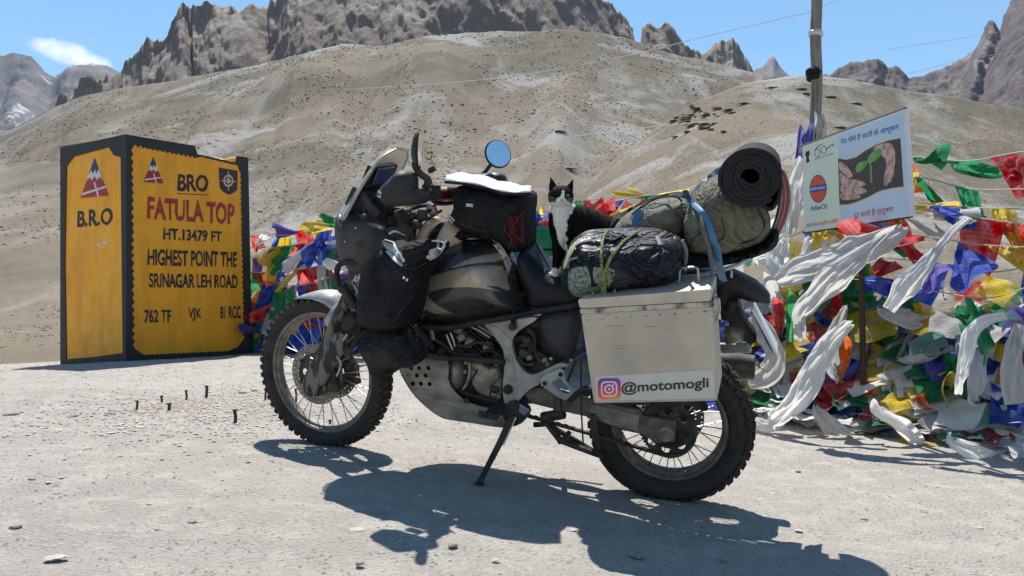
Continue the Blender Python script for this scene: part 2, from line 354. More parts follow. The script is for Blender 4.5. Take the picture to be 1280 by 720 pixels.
class Puff:
    """rounded body: traced outline on plane v, swelling towards +y by hn and towards -y by hf"""
    def __init__(s, px, v, hn, hf=0, D=.06, t=0, F=None, sm=2, step=.02, p=.5, wr=0, wf=14, seed=3, raw=None, fold=None):
        s.F = F; s.v = v; s.hn = hn; s.hf = hf; s.D = D; s.t = t; s.p = p; s.wr = wr; s.wf = wf; s.seed = seed; s.fold = fold
        o = np.array(raw if raw is not None else PL(px, v, F), float); s.o = smoothpoly(o, sm) if sm else o; s.step = step
    def h(s, Q):
        d = dist(Q, s.o); q = np.clip(d/s.D, 0, 1); h = (1-(1-q)**2)**s.p
        wr = 0
        if s.wr:
            x, z = Q[:, 0]*s.wf, Q[:, 1]*s.wf
            wr = s.wr*(fbm(x*1.0+z*.3, z*.45-x*.2, 3, s.seed)+.6*ridged(x*.9, z*.7+3, 2, s.seed+5)-.45)*np.minimum(1, d/.012)
        if s.fold is not None: wr = wr+s.fold(Q)*np.minimum(1, d/.012)
        return s.v+s.hn*h+wr
    def hb(s, Q):
        d = dist(Q, s.o); q = np.clip(d/s.D, 0, 1); return s.v-s.t-s.hf*(1-(1-q)**2)**s.p
    def mb(s, mb=None):
        V, T = tri(s.o, (), s.step); n = s.h(V); f = s.hb(V)
        n3 = np.stack([V[:, 0], n, V[:, 1]], 1); f3 = np.stack([V[:, 0], f, V[:, 1]], 1); mb = mb or MB()
        if s.t or True: return solid(mb, V, T, f3, n3)
    def on(s, px, py, off=0):
        v = s.v+s.hn
        for _ in range(6): a, b = L2(px, py, v, s.F); v = float(s.h(np.array([(a, b)]))[0])+off
        return a, b, v
    def pt(s, px, py, off=0):
        a, b, v = s.on(px, py, off); q = Vector((a, v, b)); return np.array(SX @ q) if s.F is SM else np.array(q)
    def build(s, name, m, parent, **k): return s.mb().build(name, m, parent, XF(s.F), angle=60, **k)
    def decal(s, px, name, m, parent, off=.0018, sm=1, step=.014, **k):
        o = np.array([s.on(x, y)[:2] for x, y in px]); o = smoothpoly(o, sm) if sm else o
        V, T = tri(o, (), step); h = s.h(V); A = np.stack([V[:, 0], h+off, V[:, 1]], 1); B_ = A.copy(); B_[:, 1] -= off*1.6
        mb = MB(); solid(mb, V, T, B_, A); return mb.build(name, m, parent, XF(s.F), angle=60, **k)
def thing(name, at, **k):
    """Empty at a thing's base, turned like the motorcycle; X brings bike coordinates into it"""
    o = empty(name, **k); at = np.array(at, float); o.matrix_world = BM @ Matrix.Translation(Vector(at)); return o, Matrix.Translation(-Vector(at))
def reX(o, X):
    """move a finished part (built in bike coordinates) into a thing's own coordinates"""
    o.data.transform(X); return o
def circle(c, r, n=16, ph=0): return [(c[0]+r*math.cos(ph+2*PI*i/n), c[1]+r*math.sin(ph+2*PI*i/n)) for i in range(n)]
# ================================================================ text
def text_mesh(body, bold=0.0, shear=0.0):
    c = bpy.data.curves.new('lettering', 'FONT'); c.body = body; c.offset = bold; c.shear = shear; c.resolution_u = 4; c.fill_mode = 'FRONT'
    o = bpy.data.objects.new('lettering', c); COL.objects.link(o); dg = bpy.context.evaluated_depsgraph_get(); dg.update()
    me = bpy.data.meshes.new_from_object(o.evaluated_get(dg)); V = np.array([tuple(v.co) for v in me.vertices]).reshape(-1, 3); F = [tuple(p.vertices) for p in me.polygons]
    bpy.data.objects.remove(o); bpy.data.curves.remove(c); bpy.data.meshes.remove(me)
    return V[:, :2], F
def lay_text(body, quad, name, m, parent, bold=0.0, off=.0015, X=None, normal=None, shear=0, jit=0, **k):
    wb = max(2., len(body)*.6)
    """quad: bl, br, tl 3-D corners of the box the lettering fills"""
    V, F = text_mesh(body, bold, shear); lo = V.min(0); hi = V.max(0); U = (V-lo)/(hi-lo)
    bl, br, tl = map(lambda q: np.array(q, float), quad); J = np.stack([fbm(U[:, 0]*wb*7, U[:, 1]*5, 2, 13), fbm(U[:, 0]*wb*7+31, U[:, 1]*5, 2, 17)], 1)*np.array((.012*4/wb, .035)); U = U+J*jit; n = np.cross(br-bl, tl-bl); n /= np.linalg.norm(n)
    if normal is not None and n @ np.array(normal) < 0: n = -n
    Q = bl+U[:, :1]*(br-bl)+U[:, 1:]*(tl-bl)+n*off
    mb = MB(); mb.add(Q, F); return mb.build(name, m, parent, X, smooth=False, **k)
# ================================================================ the motorcycle
bike = empty('motorcycle', label='dusty black and sand adventure motorcycle leaning on its side stand on the dirt lot', cat='motorcycle'); bike.matrix_world = BM
def sub(name, parent=bike): return empty(name) if parent is None else _sub(name, parent)
def _sub(name, parent): o = empty(name); o.parent = parent; return o
def wheel(name, X, rr, ro, tw, nblk, rows, spn, hubw, hubr):
    wobj = _sub(name, bike); wobj.matrix_local = X
    mb = MB(); hw = tw/2; rt = ro-.008
    prof = [(-hw*.55, rr-.004), (-hw*.86, rr+.012), (-hw, rr+(rt-rr)*.45), (-hw*.93, rr+(rt-rr)*.75), (-hw*.68, rt-.006), (-hw*.35, rt), (0, rt+.001), (hw*.35, rt), (hw*.68, rt-.006), (hw*.93, rr+(rt-rr)*.75), (hw, rr+(rt-rr)*.45), (hw*.86, rr+.012), (hw*.55, rr-.004)]
    mb.lathe(prof, (0, 0, 0), n=96)
    for i in range(nblk):
        for k, (v, lw, dr, tilt, lg) in enumerate(rows):
            a = 2*PI*(i+.5*(k % 2))/nblk; rad = ro-.0055-dr
            c = np.array((math.cos(a)*rad, v, math.sin(a)*rad)); rot = Matrix.Rotation(-a, 4, 'Y') @ Matrix.Rotation(tilt, 4, 'Z')
            mb.box(c, (.014, lw, lg), rot)
    mb.build('tyre', M['rubber'], wobj, angle=30)
    rb = MB(); rw = hw*.62
    rb.lathe([(-rw, rr), (-rw, rr-.012), (-rw*.72, rr-.016), (-rw*.5, rr-.026), (rw*.5, rr-.026), (rw*.72, rr-.016), (rw, rr-.012), (rw, rr), (rw*.8, rr+.002), (-rw*.8, rr+.002)], (0, 0, 0), n=96, closed=True)
    rb.build('rim', M['rim'], wobj, angle=25)
    hb = MB(); hb.lathe([(-hubw, .012), (-hubw, hubr), (-hubw+.008, hubr), (-hubw+.014, hubr*.62), (hubw-.014, hubr*.62), (hubw-.008, hubr), (hubw, hubr), (hubw, .012)], (0, 0, 0), n=40); hb.build('hub', M['dark'], wobj)
    ax = MB(); ax.cyl((0, -hubw-.05, 0), (0, hubw+.05, 0), .011, n=12); ax.cyl((0, hubw+.045, 0), (0, hubw+.06, 0), .019, n=6); ax.build('axle', M['steel'], wobj)
    sp = None
    for i in range(spn):
        side = 1 if i % 2 else -1; a = 2*PI*i/spn; sw = .34*(1 if (i//2) % 2 else -1)
        if sp is None:
            b = MB(); p = (math.cos(sw)*hubr*.92, hubw-.006, math.sin(sw)*hubr*.92); q = (rr-.026, .004, 0)
            b.tube([p, q], .0023, 5, caps=False); sp = b.build('spoke', M['steel'], wobj); b2 = MB(); b2.tube([(p[0], -p[1], -p[2]), (q[0], -q[1], 0)], .0023, 5, caps=False); spB = b2.build('spoke', M['steel'], wobj)
            spC = sp.copy(); b3 = MB(); b3.tube([(p[0], p[1], -p[2]), q], .0023, 5, caps=False); spC = b3.build('spoke', M['steel'], wobj); b4 = MB(); b4.tube([(p[0], -p[1], p[2]), (q[0], -q[1], 0)], .0023, 5, caps=False); spD = b4.build('spoke', M['steel'], wobj)
            srcs = [spD, spC, spB, sp]
            for k, s_ in enumerate(srcs): s_.rotation_euler = (0, -2*PI*k/spn, 0)
            continue
        if i < 4: continue
        c = dup(srcs[i % 4]); c.rotation_euler = (0, -a, 0)
    return wobj
rowsF = [(-.040, .016, .012, .0, .024), (-.014, .020, .0, .1, .020), (.014, .020, .0, -.1, .020), (.040, .016, .012, 0, .021)]
rowsR = [(-.062, .022, .016, .1, .030), (-.022, .032, .001, .12, .028), (.022, .032, .001, -.12, .028), (.062, .022, .016, -.1, .030)]
fw = wheel('front_wheel', SX, .279, .350, .096, 56, rowsF, 36, .042, .038)
RX = Matrix.Translation((0, 0, .325))
rw_ = wheel('rear_wheel', RX, .229, .327, .146, 46, rowsR, 36, .058, .052)
def disc(parent, v, ro, ri, nh, holes=2, m=M['disc'], name='brake_disc', carrier=.5):
    H = [circle((math.cos(a)*rad, math.sin(a)*rad), .0042, 6) for q, rad in enumerate(np.linspace(ri+.009, ro-.009, holes)) for a in (2*PI*(i+.5*q)/nh for i in range(nh))]
    V, T = tri(circle((0, 0), ro, 64), [circle((0, 0), ri, 48)]+H); mb = MB()
    A = np.stack([V[:, 0], np.full(len(V), v-.0025), V[:, 1]], 1); B_ = A.copy(); B_[:, 1] += .005; solid(mb, V, T, A, B_); o = mb.build(name, m, parent, smooth=False)
    c = MB(); V, T = tri(circle((0, 0), ri+.004, 30), [circle((math.cos(a)*ri*.68, math.sin(a)*ri*.68), ri*.17, 10) for a in (2*PI*i/6 for i in range(6))])
    A = np.stack([V[:, 0], np.full(len(V), v-.006), V[:, 1]], 1); B_ = A.copy(); B_[:, 1] += .005; solid(c, V, T, A, B_)
    for i in range(6): a = 2*PI*(i+.5)/6; c.cyl((math.cos(a)*ri, v-.005, math.sin(a)*ri), (math.cos(a)*ri, v+.006, math.sin(a)*ri), .009, n=8)
    c.build('disc_carrier', M['dark'], parent, smooth=False); return o
disc(fw, .058, .138, .098, 36); disc(fw, -.058, .138, .098, 36)
disc(rw_, -.075, .128, .085, 34)
# sprocket on the left of the rear wheel
def sprocket(parent, c, v, r, teeth, name, nh=8):
    o = []
    for i in range(teeth*2): a = PI*i/teeth; rr = r if i % 2 else r-.009; o.append((math.cos(a)*rr, math.sin(a)*rr))
    H = [circle((math.cos(a)*r*.70, math.sin(a)*r*.70), r*.16, 12) for a in (2*PI*i/nh for i in range(nh))] if nh else []
    V, T = tri(o, H+[circle((0, 0), r*.2, 14)]); mb = MB(); A = np.stack([V[:, 0]+c[0], np.full(len(V), v-.003), V[:, 1]+c[1]], 1); B_ = A.copy(); B_[:, 1] += .006; solid(mb, V, T, A, B_); return mb.build(name, M['dark'], parent, smooth=False)
sprocket(rw_, (0, 0), .082, .112, 46, 'sprocket')
# fork: lower shields, stanchions, calipers
for s in (1, -1):
    v = .092*s; b = MB()
    top = np.array((-.30, v, .60)); b.tube([(0, v, 0), top], [.026, .026], 14); b.tube([top*.55+np.array((0, v*.45, 0)), top*1.12-np.array((0, v*.12, 0))], .0215, 14)
    b.build('fork_leg', M['guard'], bike, SX)
    g = Puff([(415, 418), (424, 415), (433, 421), (434, 431), (424, 450), (411, 470), (400, 490), (388, 497), (380, 492), (377, 482), (381, 468), (390, 450), (403, 433)], .115 if s > 0 else -.10, .014, D=.05, t=.008, F=SM, sm=1)
    if s > 0: g.build('fork_guard', M['guard'], bike)
    c = MB(); c.box((-.105, .052*s+.012*s, -.01), (.05, .055, .10), Matrix.Rotation(.25, 4, 'Y')); c.box((-.105, .083*s, .016), (.042, .025, .036)); c.box((-.108, .083*s, -.03), (.042, .025, .036)); c.box((-.09, .075*s, .05), (.02, .02, .05))
    c.build('brake_caliper', M['dark'], bike, SX, bevel=.006)
h = MB(); h.tube(smoothline([P(428, 478, .10, SM), P(437, 455, .11, SM), P(441, 432, .12, SM), P(452, 405, .1, SM)]), .0045, 6); h.build('brake_hose', M['black'], bike)
h = MB(); h.tube(smoothline([P(421, 470, .11, SM), P(426, 455, .12, SM), P(420, 440, .12, SM), P(434, 418, .12, SM)]), .004, 6); h.build('brake_hose', M['refl'], bike)
# front fender: an arched sheet above the wheel
def arch(path, wds, drops, th=.004, n=10, F=None, yc=0):
    """path (x,z) with half width and side drop at each point -> closed shell"""
    k = len(path); ou = []; 
    for (x, z), w_, dr in zip(path, wds, drops):
        for j in range(n+1):
            a = -1+2*j/n; ou.append((x, yc+w_*math.sin(a*PI/2*.98), z-dr*(1-math.cos(a*PI/2*.98))))
    V = np.array(ou); f = [(i*(n+1)+j, i*(n+1)+j+1, (i+1)*(n+1)+j+1, (i+1)*(n+1)+j) for i in range(k-1) for j in range(n)]
    mb = MB(); mb.add(V, f); m = len(V); return mb
def shell(o, th): q = o.modifiers.new('solid', 'SOLIDIFY'); q.thickness = th; q.offset = -1; return o
fp = smoothline([L2(371, 372, 0, SM), L2(386, 366, 0, SM), L2(404, 362, 0, SM), L2(421, 364, 0, SM), L2(434, 373, 0, SM), L2(444, 385, 0, SM)], 5)
nn = len(fp); tt = np.linspace(0, 1, nn)
o = arch(fp, .018+.062*np.minimum(1, tt*2.2)**.7, .004+.055*np.clip(tt*1.5, 0, 1)); shell(o.build('front_fender', M['fender'], bike, SX, angle=60), .004)
f2 = smoothline([L2(436, 374, 0.05, SM), L2(428, 390, 0.05, SM), L2(424, 404, 0.05, SM)], 4)
Puff([(409, 392), (423, 376), (434, 381), (430, 395), (422, 402), (425, 418), (417, 421), (410, 412), (405, 402)], .075, .03, D=.05, t=.03, F=SM, sm=1).build('fender_side', M['fender'], bike)
Puff([(425, 398), (437, 383), (447, 388), (452, 400), (449, 412), (436, 418), (424, 416)], .08, .025, D=.04, t=.05, F=SM, sm=1, wr=.004).build('fender_bracket', M['plastic'], bike)
# crash bar tubes in front of the fairing
b = MB(); b.tube(smoothline([P(452, 330, .22), P(432, 328, .24), P(423, 333, .25), (P(421, 347, .25)), P(427, 362, .25), P(441, 378, .25), P(452, 394, .25), P(462, 408, .25)]), .012, 10); b.build('crash_bar', M['black'], bike)
b = MB(); b.tube([P(427, 357, .262), P(446, 383, .262)], .019, 12); b.tube([P(428, 359, .262), P(430, 361, .262)], .024, 12); b.tube([P(443, 379, .262), P(446, 383, .262)], .024, 12); b.build('fairing_strut', M['plastic'], bike)  # plain dark strut beside the crash bar, thicker at both ends, not a lamp
b = MB(); b.tube(smoothline([P(520, 440, .17), P(545, 446, .2), P(590, 449, .21), P(632, 453, .18)]), .013, 10); b.build('crash_bar', M['black'], bike)
# ---- upper fairing, both sides plus nose
fair_px = [(421, 270), (426, 265), (440, 266), (443, 271), (452, 272), (460, 267), (472, 276), (484, 285), (497, 292), (500, 310), (485, 335), (468, 352), (450, 352), (438, 336), (428, 322), (422, 303)]
FP = Puff(fair_px, .15, .085, D=.09, t=.02, sm=1); FP.build('side_fairing', M['grey'], bike)
o = FP.mb(); 
for i, a in enumerate(o.v): o.v[i] = a*np.array((1, -1, 1))
o.f = [f[::-1] for f in o.f]; o.build('side_fairing', M['grey'], bike, angle=60)
FP.decal([(424, 268), (428, 266), (429, 285), (423, 284)], 'edge_trim', M['lens'], bike)
FP.decal([(459, 280), (462, 278), (483, 285), (482, 288), (470, 284)], 'fairing_highlight_trim', M['gold'], bike)
FP.decal([(442, 306), (446, 301), (452, 300), (458, 304), (453, 307), (460, 310), (450, 309)], 'air_vent', M['black'], bike)
for p in ((445, 285), (431.5, 302)):
    b = MB(); q = FP.pt(*p); b.sph(q, .006, 8, 6); b.build('fairing_screw', M['steel'], bike)
# nose with headlamp between the sides
b = MB(); ns = [L2(436, 268, .0), L2(433, 285, .0), L2(436, 305, .0), L2(445, 325, .0), L2(456, 345, .0)]
prof = smoothline(ns, 4); k = len(prof); V = []
for i, (x, z) in enumerate(prof):
    for j in range(13):
        a = -1+j/6; V.append((x-.075*(abs(a)**2.2), a*.19, z))
b.add(V, [(i*13+j, i*13+j+1, (i+1)*13+j+1, (i+1)*13+j) for i in range(k-1) for j in range(12)]); shell(b.build('nose_fairing', M['grey'], bike, angle=60), .005)
b = MB(); x, z = L2(424, 292, 0)
for s in (-1, 1): b.lathe([(0, .001), (.004, .05), (0, .062), (-.03, .07)], (x-.075, .078*s, z), axis=(1, 0, .1), n=24, ref=(0, 1, 0))
b.build('headlamp', M['lens'], bike)
# dashboard tower behind the screen
b = MB(); c = P(474, 219, 0); b.box(c, (.035, .23, .10), Matrix.Rotation(-.45, 4, 'Y')); b.box(P(467, 248, 0), (.10, .28, .09), Matrix.Rotation(-.5, 4, 'Y')); b.build('instrument_housing', M['plastic'], bike, bevel=.008)
c = P(476, 219, 0); b = MB(); b.box(c+np.array((-.022, .02, .0)), (.006, .15, .075), Matrix.Rotation(-.45, 4, 'Y')); b.build('instrument_glass', M['screenlcd'], bike, bevel=.003)
b = MB(); b.box(P(463, 263, .0), (.10, .28, .05), Matrix.Rotation(.3, 4, 'Y')); b.box(P(467, 262, .1), (.13, .05, .12), Matrix.Rotation(-.5, 4, 'Y')); b.build('inner_fairing', M['plastic'], bike, bevel=.01)
b = MB(); b.tube([P(453, 245, .15), P(462, 258, .17), P(473, 270, .17)], .012, 6, flat=2); b.build('inner_brace', M['black'], bike)
# indicator on the fairing
b = MB(); q = P(457, 271, .25); b.sph(q, (.017, .022, .014)); b.tube([P(450, 270, .2), q], .007, 8); b.build('indicator', M['plastic'], bike)
# windscreen
xb, zb = L2(424, 270, .0); xt, zt = L2(487, 182.5, .0)
def scr(s, a):
    """s up the screen 0..1, a across -1..1"""
    hw = (.215*(1-s)**.8+.135*s**.6*(1 if s < .86 else math.sqrt(max(0, 1-((s-.86)/.14)**2)))) if s < 1 else 0
    hw = .205-.075*s
    if s > .80: hw *= math.sqrt(max(.0, 1-((s-.80)/.205)**2.2))
    x = xb+(xt-xb)*s**.97+.012*math.sin(s*PI); z = zb-.005+(zt-zb+.005)*s
    return (x-.12*(abs(a)**2)*(1-.62*s), a*hw, z-.01*abs(a)**2)
b = MB(); n, k = 17, 25
V = [scr(i/(k-1)*.999, -1+2*j/(n-1)) for i in range(k) for j in range(n)]
b.add(V, [(i*n+j, i*n+j+1, (i+1)*n+j+1, (i+1)*n+j) for i in range(k-1) for j in range(n-1)]); shell(b.build('windscreen', M['screen'], bike, angle=80), .004)
b = MB(); e = [scr(s, -1) for s in np.linspace(0, .999, 30)]+[scr(.999, 0)]+[scr(s, 1) for s in np.linspace(.999, 0, 30)]
b.tube(e, .0045, 6); b.build('screen_edge', mat('screen_edge_tan', (.42, .36, .27), .4), bike)
b = MB(); V = []
for i in range(12):
    s = i/11*.74
    for a in (.86, .93, 1.0): x, y, z = scr(s, a); V.append((x+.001, y+.003, z))
b.add(V, [(i*3+j, i*3+j+1, (i+1)*3+j+1, (i+1)*3+j) for i in range(11) for j in range(2)]); shell(b.build('screen_lit_band', mat('bluish_lit_screen_side', (.18, .2, .25), .15, noise=.4, dust=.5, dustcol=(.6, .6, .6), coat=.5), bike, angle=80), .008)  # white-blue light on the screen's near side, put into this band's colour
# ---- handlebar (steered frame)
def S_(x, y, z): return np.array(SX @ Vector((x, y, z)))
hl = np.array(P(520, 240, .36, SM)); SXi = SX.inverted()
def toS(p): return np.array(SXi @ Vector(p))
HL = toS(hl)
bar = smoothline([(HL[0]-.03, .40, HL[2]-.005), (HL[0], .30, HL[2]), (HL[0]+.05, .16, HL[2]-.02), (HL[0]+.085, .07, HL[2]-.05), (HL[0]+.085, -.07, HL[2]-.05), (HL[0]+.05, -.16, HL[2]-.02), (HL[0], -.30, HL[2]), (HL[0]-.03, -.42, HL[2]-.005)], 6)
b = MB(); b.tube(bar, .011, 10); b.build('handlebar', M['black'], bike, SX)
for s in (1, -1):
    b = MB(); b.tube([(HL[0]-.005, .28*s, HL[2]), (HL[0]-.035, .405*s, HL[2]-.006)], .018, 12); b.build('grip', M['rubber'], bike, SX)
    b = MB(); b.box((HL[0]+.01, .235*s, HL[2]), (.05, .06, .05)); b.tube([(HL[0]+.04, .22*s, HL[2]), (HL[0]+.05, .40*s, HL[2]-.01)], .006, 6); b.build('switch_cluster', M['plastic'], bike, SX, bevel=.006)
# hand guards
hg_px = [(470, 243), (474, 236), (482, 228), (491, 219), (497, 212), (504, 213), (511, 216), (514, 224), (514, 238), (523, 239), (530, 244), (526, 254), (512, 257), (497, 258), (486, 259), (477, 253)]
HG = Puff(hg_px, .40, .05, D=.06, t=.05, hf=.03, F=SM, sm=1); HG.build('hand_guard', M['plastic'], bike)
HG.decal([(473, 238), (477, 240), (476, 247), (472, 246)], 'guard_lettering', M['refl'], bike, sm=0)
o = HG.mb()
for i, a in enumerate(o.v): o.v[i] = (a)*np.array((1, -1, 1))
o.f = [f[::-1] for f in o.f]; o.build('hand_guard', M['plastic'], bike, SX, angle=60)
# control lever, master cylinders and cable clutter at the bar
b = MB(); b.tube(smoothline([P(500, 242, .33, SM), P(508, 249, .34, SM), P(518, 247, .34, SM), P(524, 244, .34, SM)]), .006, 7); b.build('clutch_lever', M['steel'], bike)
b = MB(); b.box(P(514, 253, .3, SM), (.05, .03, .035), Matrix.Rotation(.2, 4, 'Y')); b.build('reservoir', M['case'], bike, bevel=.006)
clut = [((484, 275), (500, 268), (515, 262)), ((486, 278), (503, 281), (524, 268), (540, 262)), ((494, 282), (512, 277), (533, 274), (552, 263)), ((490, 270), (506, 265), (525, 258), (545, 256)), ((500, 288), (505, 276), (520, 281), (535, 270))]
for k, l in enumerate(clut):
    b = MB(); b.tube(smoothline([P(x, y, .12-.04*k) for x, y in l]), .006+.002*(k % 2), 7); b.build('cable', M['black'] if k % 2 else M['dark'], bike)
for k, (x, y, s) in enumerate(((492, 276, .034), (503, 278, .03), (517, 272, .035), (528, 268, .03), (540, 262, .028), (510, 284, .028), (522, 281, .026))):
    b = MB(); b.box(P(x, y, .10-.03*(k % 3)), (s*1.5, s*1.4, s), Matrix.Rotation(.5*k, 4, 'Y') @ Matrix.Rotation(.4*k, 4, 'X')); b.build('bar_clamp' if k % 2 else 'switch_block', M['case'] if k % 3 == 1 else M['dark'], bike, bevel=.008)
b = MB(); b.tube([P(497, 297, .15), P(513, 299, .16)], .02, 10); b.build('horn', M['dark'], bike)
for k in range(3):
    b = MB(); b.tube(smoothline([P(484+k*3, 289+k*3, .23), P(492+k*2, 285+k*4, .25), P(505, 291+k*3, .22)]), .005, 6); b.build('cable', M['refl'] if k == 1 else M['black'], bike)
for q in ([P(498, 262, .16), P(512, 302, .14)], [P(527, 262, -.1), P(535, 300, -.1)]):
    b = MB(); b.tube(q, .022, 14); b.build('fork_tube', M['dark'], bike)
# red bar pad with a pale patterned top, tied with a cord
b = MB(); A0, A1 = P(534, 243, .14, SM), P(580, 243, -.10, SM)
b.tube([A0, A0*.5+A1*.5, A1], .026, 16); b.build('bar_pad', M['redgrip'], bike)
b = MB(); off = np.array((0, 0, .009)); b.tube([A0+off, A1+off], .0195, 16); b.build('bar_pad_top', M['cream'], bike)
b = MB(); b.tube(smoothline([P(533, 238, .16, SM), P(540, 232, .17, SM), P(546, 238, .17, SM), P(536, 243, .17, SM), P(543, 255, .17, SM)]), .004, 6); b.tube(smoothline([P(537, 220, .2, SM), P(540, 232, .18, SM), P(534, 240, .17, SM)]), .003, 6); b.build('red_tie', M['red'], bike)
b = MB(); b.tube(smoothline([P(534, 192, .2, SM), P(540, 190, .2, SM), P(538, 199, .2, SM), P(532, 197, .2, SM)]), .0035, 5); b.build('mirror_ribbon', M['greenc'], bike)
b = MB(); b.box(P(540, 212, .2, SM), (.028, .02, .02), Matrix.Rotation(.5, 4, 'Y')); b.build('camera_mount', M['black'], bike, bevel=.003)
# mirrors
def mirror(cpx, v, w_, h_, yawm, stalk, tiltm=0, back=M['plastic']):
    m = _sub('mirror', bike); c = P(*cpx, v, SM); Rm = SX.to_3x3().to_4x4() @ Matrix.Rotation(yawm, 4, 'Z') @ Matrix.Rotation(tiltm, 4, 'Y'); X = Matrix.Translation(Vector(c)) @ Rm
    b = MB(); prof = [(0, .001), (.0, .8), (.002, .93), (.006, 1), (.011, .97), (.021, .74), (.028, .35), (.030, .001)]
    n = 28; V = []
    for hh, r in prof:
        for j in range(n):
            t = 2*PI*j/n; V.append((hh, w_*r*math.cos(t), h_*r*math.sin(t)))
    b.add(V, [(i*n+j, (i+1)*n+j, (i+1)*n+(j+1) % n, i*n+(j+1) % n) for i in range(len(prof)-1) for j in range(n)]); b.build('mirror_shell', back, m, X)
    b = MB(); V = [(-.0015, w_*.9*math.cos(2*PI*j/n), h_*.9*math.sin(2*PI*j/n)) for j in range(n)]; b.add(V, [tuple(range(n))]); b.build('mirror_glass', M['mirror'], m, X, smooth=False)
    b = MB(); b.tube(smoothline(stalk), .0085, 10); b.build('mirror_stalk', M['black'], m)
mirror((524.5, 189), .37, .056, .068, .40, [P(521, 208, .37, SM), P(517, 205, .36, SM), P(523, 214, .34, SM), P(534, 222, .32, SM), P(534, 231, .31, SM), P(530, 243, .3, SM)], .02)
b = MB(); b.tube(smoothline([P(518, 205, .36, SM), P(524, 216, .35, SM), P(534, 224, .33, SM), P(533, 234, .32, SM), P(530, 246, .3, SM)]), [.013]*24+[.014], 10); b.build('mirror_arm', M['plastic'], bike)
mirror((623, 192), -.30, .062, .064, -.75, [P(616, 202, -.31, SM), P(607, 214, -.31, SM), P(594, 227, -.30, SM), P(588, 240, -.29, SM)], .28)
b = MB(); b.lathe([(0, .001), (.0, .06), (.02, .055), (.03, .001)], P(604, 228, -.20, SM), axis=(0, .3, 1), n=20, ref=(1, 0, 0)); b.build('brake_reservoir', M['plastic'], bike)
# ---- fuel tank
tank_px = [(523, 367), (526, 352), (534, 338), (545, 325), (558, 311), (572, 301), (590, 296), (608, 297), (621, 302), (632, 315), (643, 334), (655, 360), (669, 388), (655, 394), (620, 400), (580, 406), (545, 410), (527, 404), (522, 385)]
TK = Puff(tank_px, .04, .165, hf=.17, D=.17, t=.06, sm=2, step=.016, p=.62)
TK.build('fuel_tank', M['paint'], bike)
g1_ = [(528, 351), (538, 345.5), (556, 339.5), (577, 334.5), (600, 331), (622, 331), (641, 337), (643, 372), (632, 366), (612, 361), (588, 358.5), (566, 359), (550, 361), (538, 365), (533.5, 369), (540, 376), (551, 384), (567, 392.5), (549, 393), (533, 389), (526, 381), (524, 366)]
TK.decal(g1_, 'sand_swoosh', M['gold'], bike, sm=1)
TK.decal([(560, 337), (575, 327.5), (592, 321), (610, 317), (628, 316), (636, 324), (622, 327), (602, 327.5), (582, 331)], 'upper_sand_stripe', M['gold'], bike)
TK.decal([(608, 357), (622, 358), (642, 363), (657, 368), (650, 374), (640, 371), (624, 363)], 'black_flash', M['paint'], bike, off=.0035, sm=0)
TK.decal([(612, 298.5), (622, 302), (632, 314), (641, 333), (640, 342), (633, 331), (625, 315), (616, 303)], 'tank_edge_trim', M['refl'], bike, sm=1)
TK.decal([(577, 300), (590, 295.5), (606, 296), (614, 299), (600, 298.5), (588, 299)], 'tank_top_trim', M['refl'], bike, sm=1)
TK.decal([(650, 386), (652, 381), (660, 384), (661, 389), (655, 390)], 'tank_emblem', M['dark'], bike)
# sand coloured tank shoulders seen in front of the bag
for s, pts in ((.03, [(519, 305), (521, 285), (530, 276), (545, 270), (548, 284), (545, 312), (530, 312)]), (.05, [(540, 312), (543, 294), (552, 280), (562, 273), (575, 276), (582, 300), (572, 312)])):
    q = Puff(pts, s, .06, hf=.05, D=.08, t=.04, sm=2); q.build('tank_shoulder', M['sand'], bike)
q.decal([(531, 312), (534, 298), (542, 284), (552, 277), (556, 279), (548, 291), (544, 312)], 'dark_shoulder_stripe', M['paint'], bike, sm=1)
Puff([(560, 290), (575, 280), (640, 285), (655, 305), (640, 318), (625, 306), (600, 299), (580, 303)], 0, .12, hf=.12, D=.07, t=.05).build('tank_harness', M['cloth'], bike)
# strap down over the tank to a round hook
b = MB(); b.tube([TK.pt(642, 333, .003), TK.pt(643, 350, .004), TK.pt(643, 370, .004), TK.pt(643, 388, .004), P(642, 398, .16), P(641, 408, .16)], .0105, 8, flat=.25, up=(0, 1, 0)); b.build('tank_strap', M['cloth'], bike)
b = MB(); b.lathe([(-.01, .001), (-.01, .015), (.012, .015), (.014, .001)], P(641, 408, .158), n=18); b.build('frame_plug', M['black'], bike)
# ---- seat and side panels
SE = Puff([(645, 332), (648, 316), (656, 311), (663, 316), (671, 328), (682, 338), (696, 345), (720, 349), (760, 350), (820, 345), (880, 338), (893, 345), (880, 356), (800, 368), (740, 378), (722, 386), (668, 392), (656, 365)], .08, .065, hf=.065, D=.07, t=.16, sm=2)
SE.build('seat', M['seat'], bike)
SP = Puff([(673, 393), (700, 388), (724, 384), (727, 400), (723, 425), (714, 451), (703, 448), (690, 438), (679, 428), (675, 412)], .115, .04, D=.05, t=.03, sm=1); SP.build('side_cover', mat('side_cover_plastic', (.02, .024, .036), .5, noise=.3, dust=.12), bike)
b = MB(); b.sph(P(714, 450, .14), .008); b.build('panel_bolt', M['steel'], bike)
b = MB(); b.tube([P(520, 409, .165), P(560, 410, .19), P(600, 403, .19), P(640, 396, .18), P(668, 390, .16), P(722, 381, .15)], .012, 8); b.build('lower_tank_seam', M['plastic'], bike)
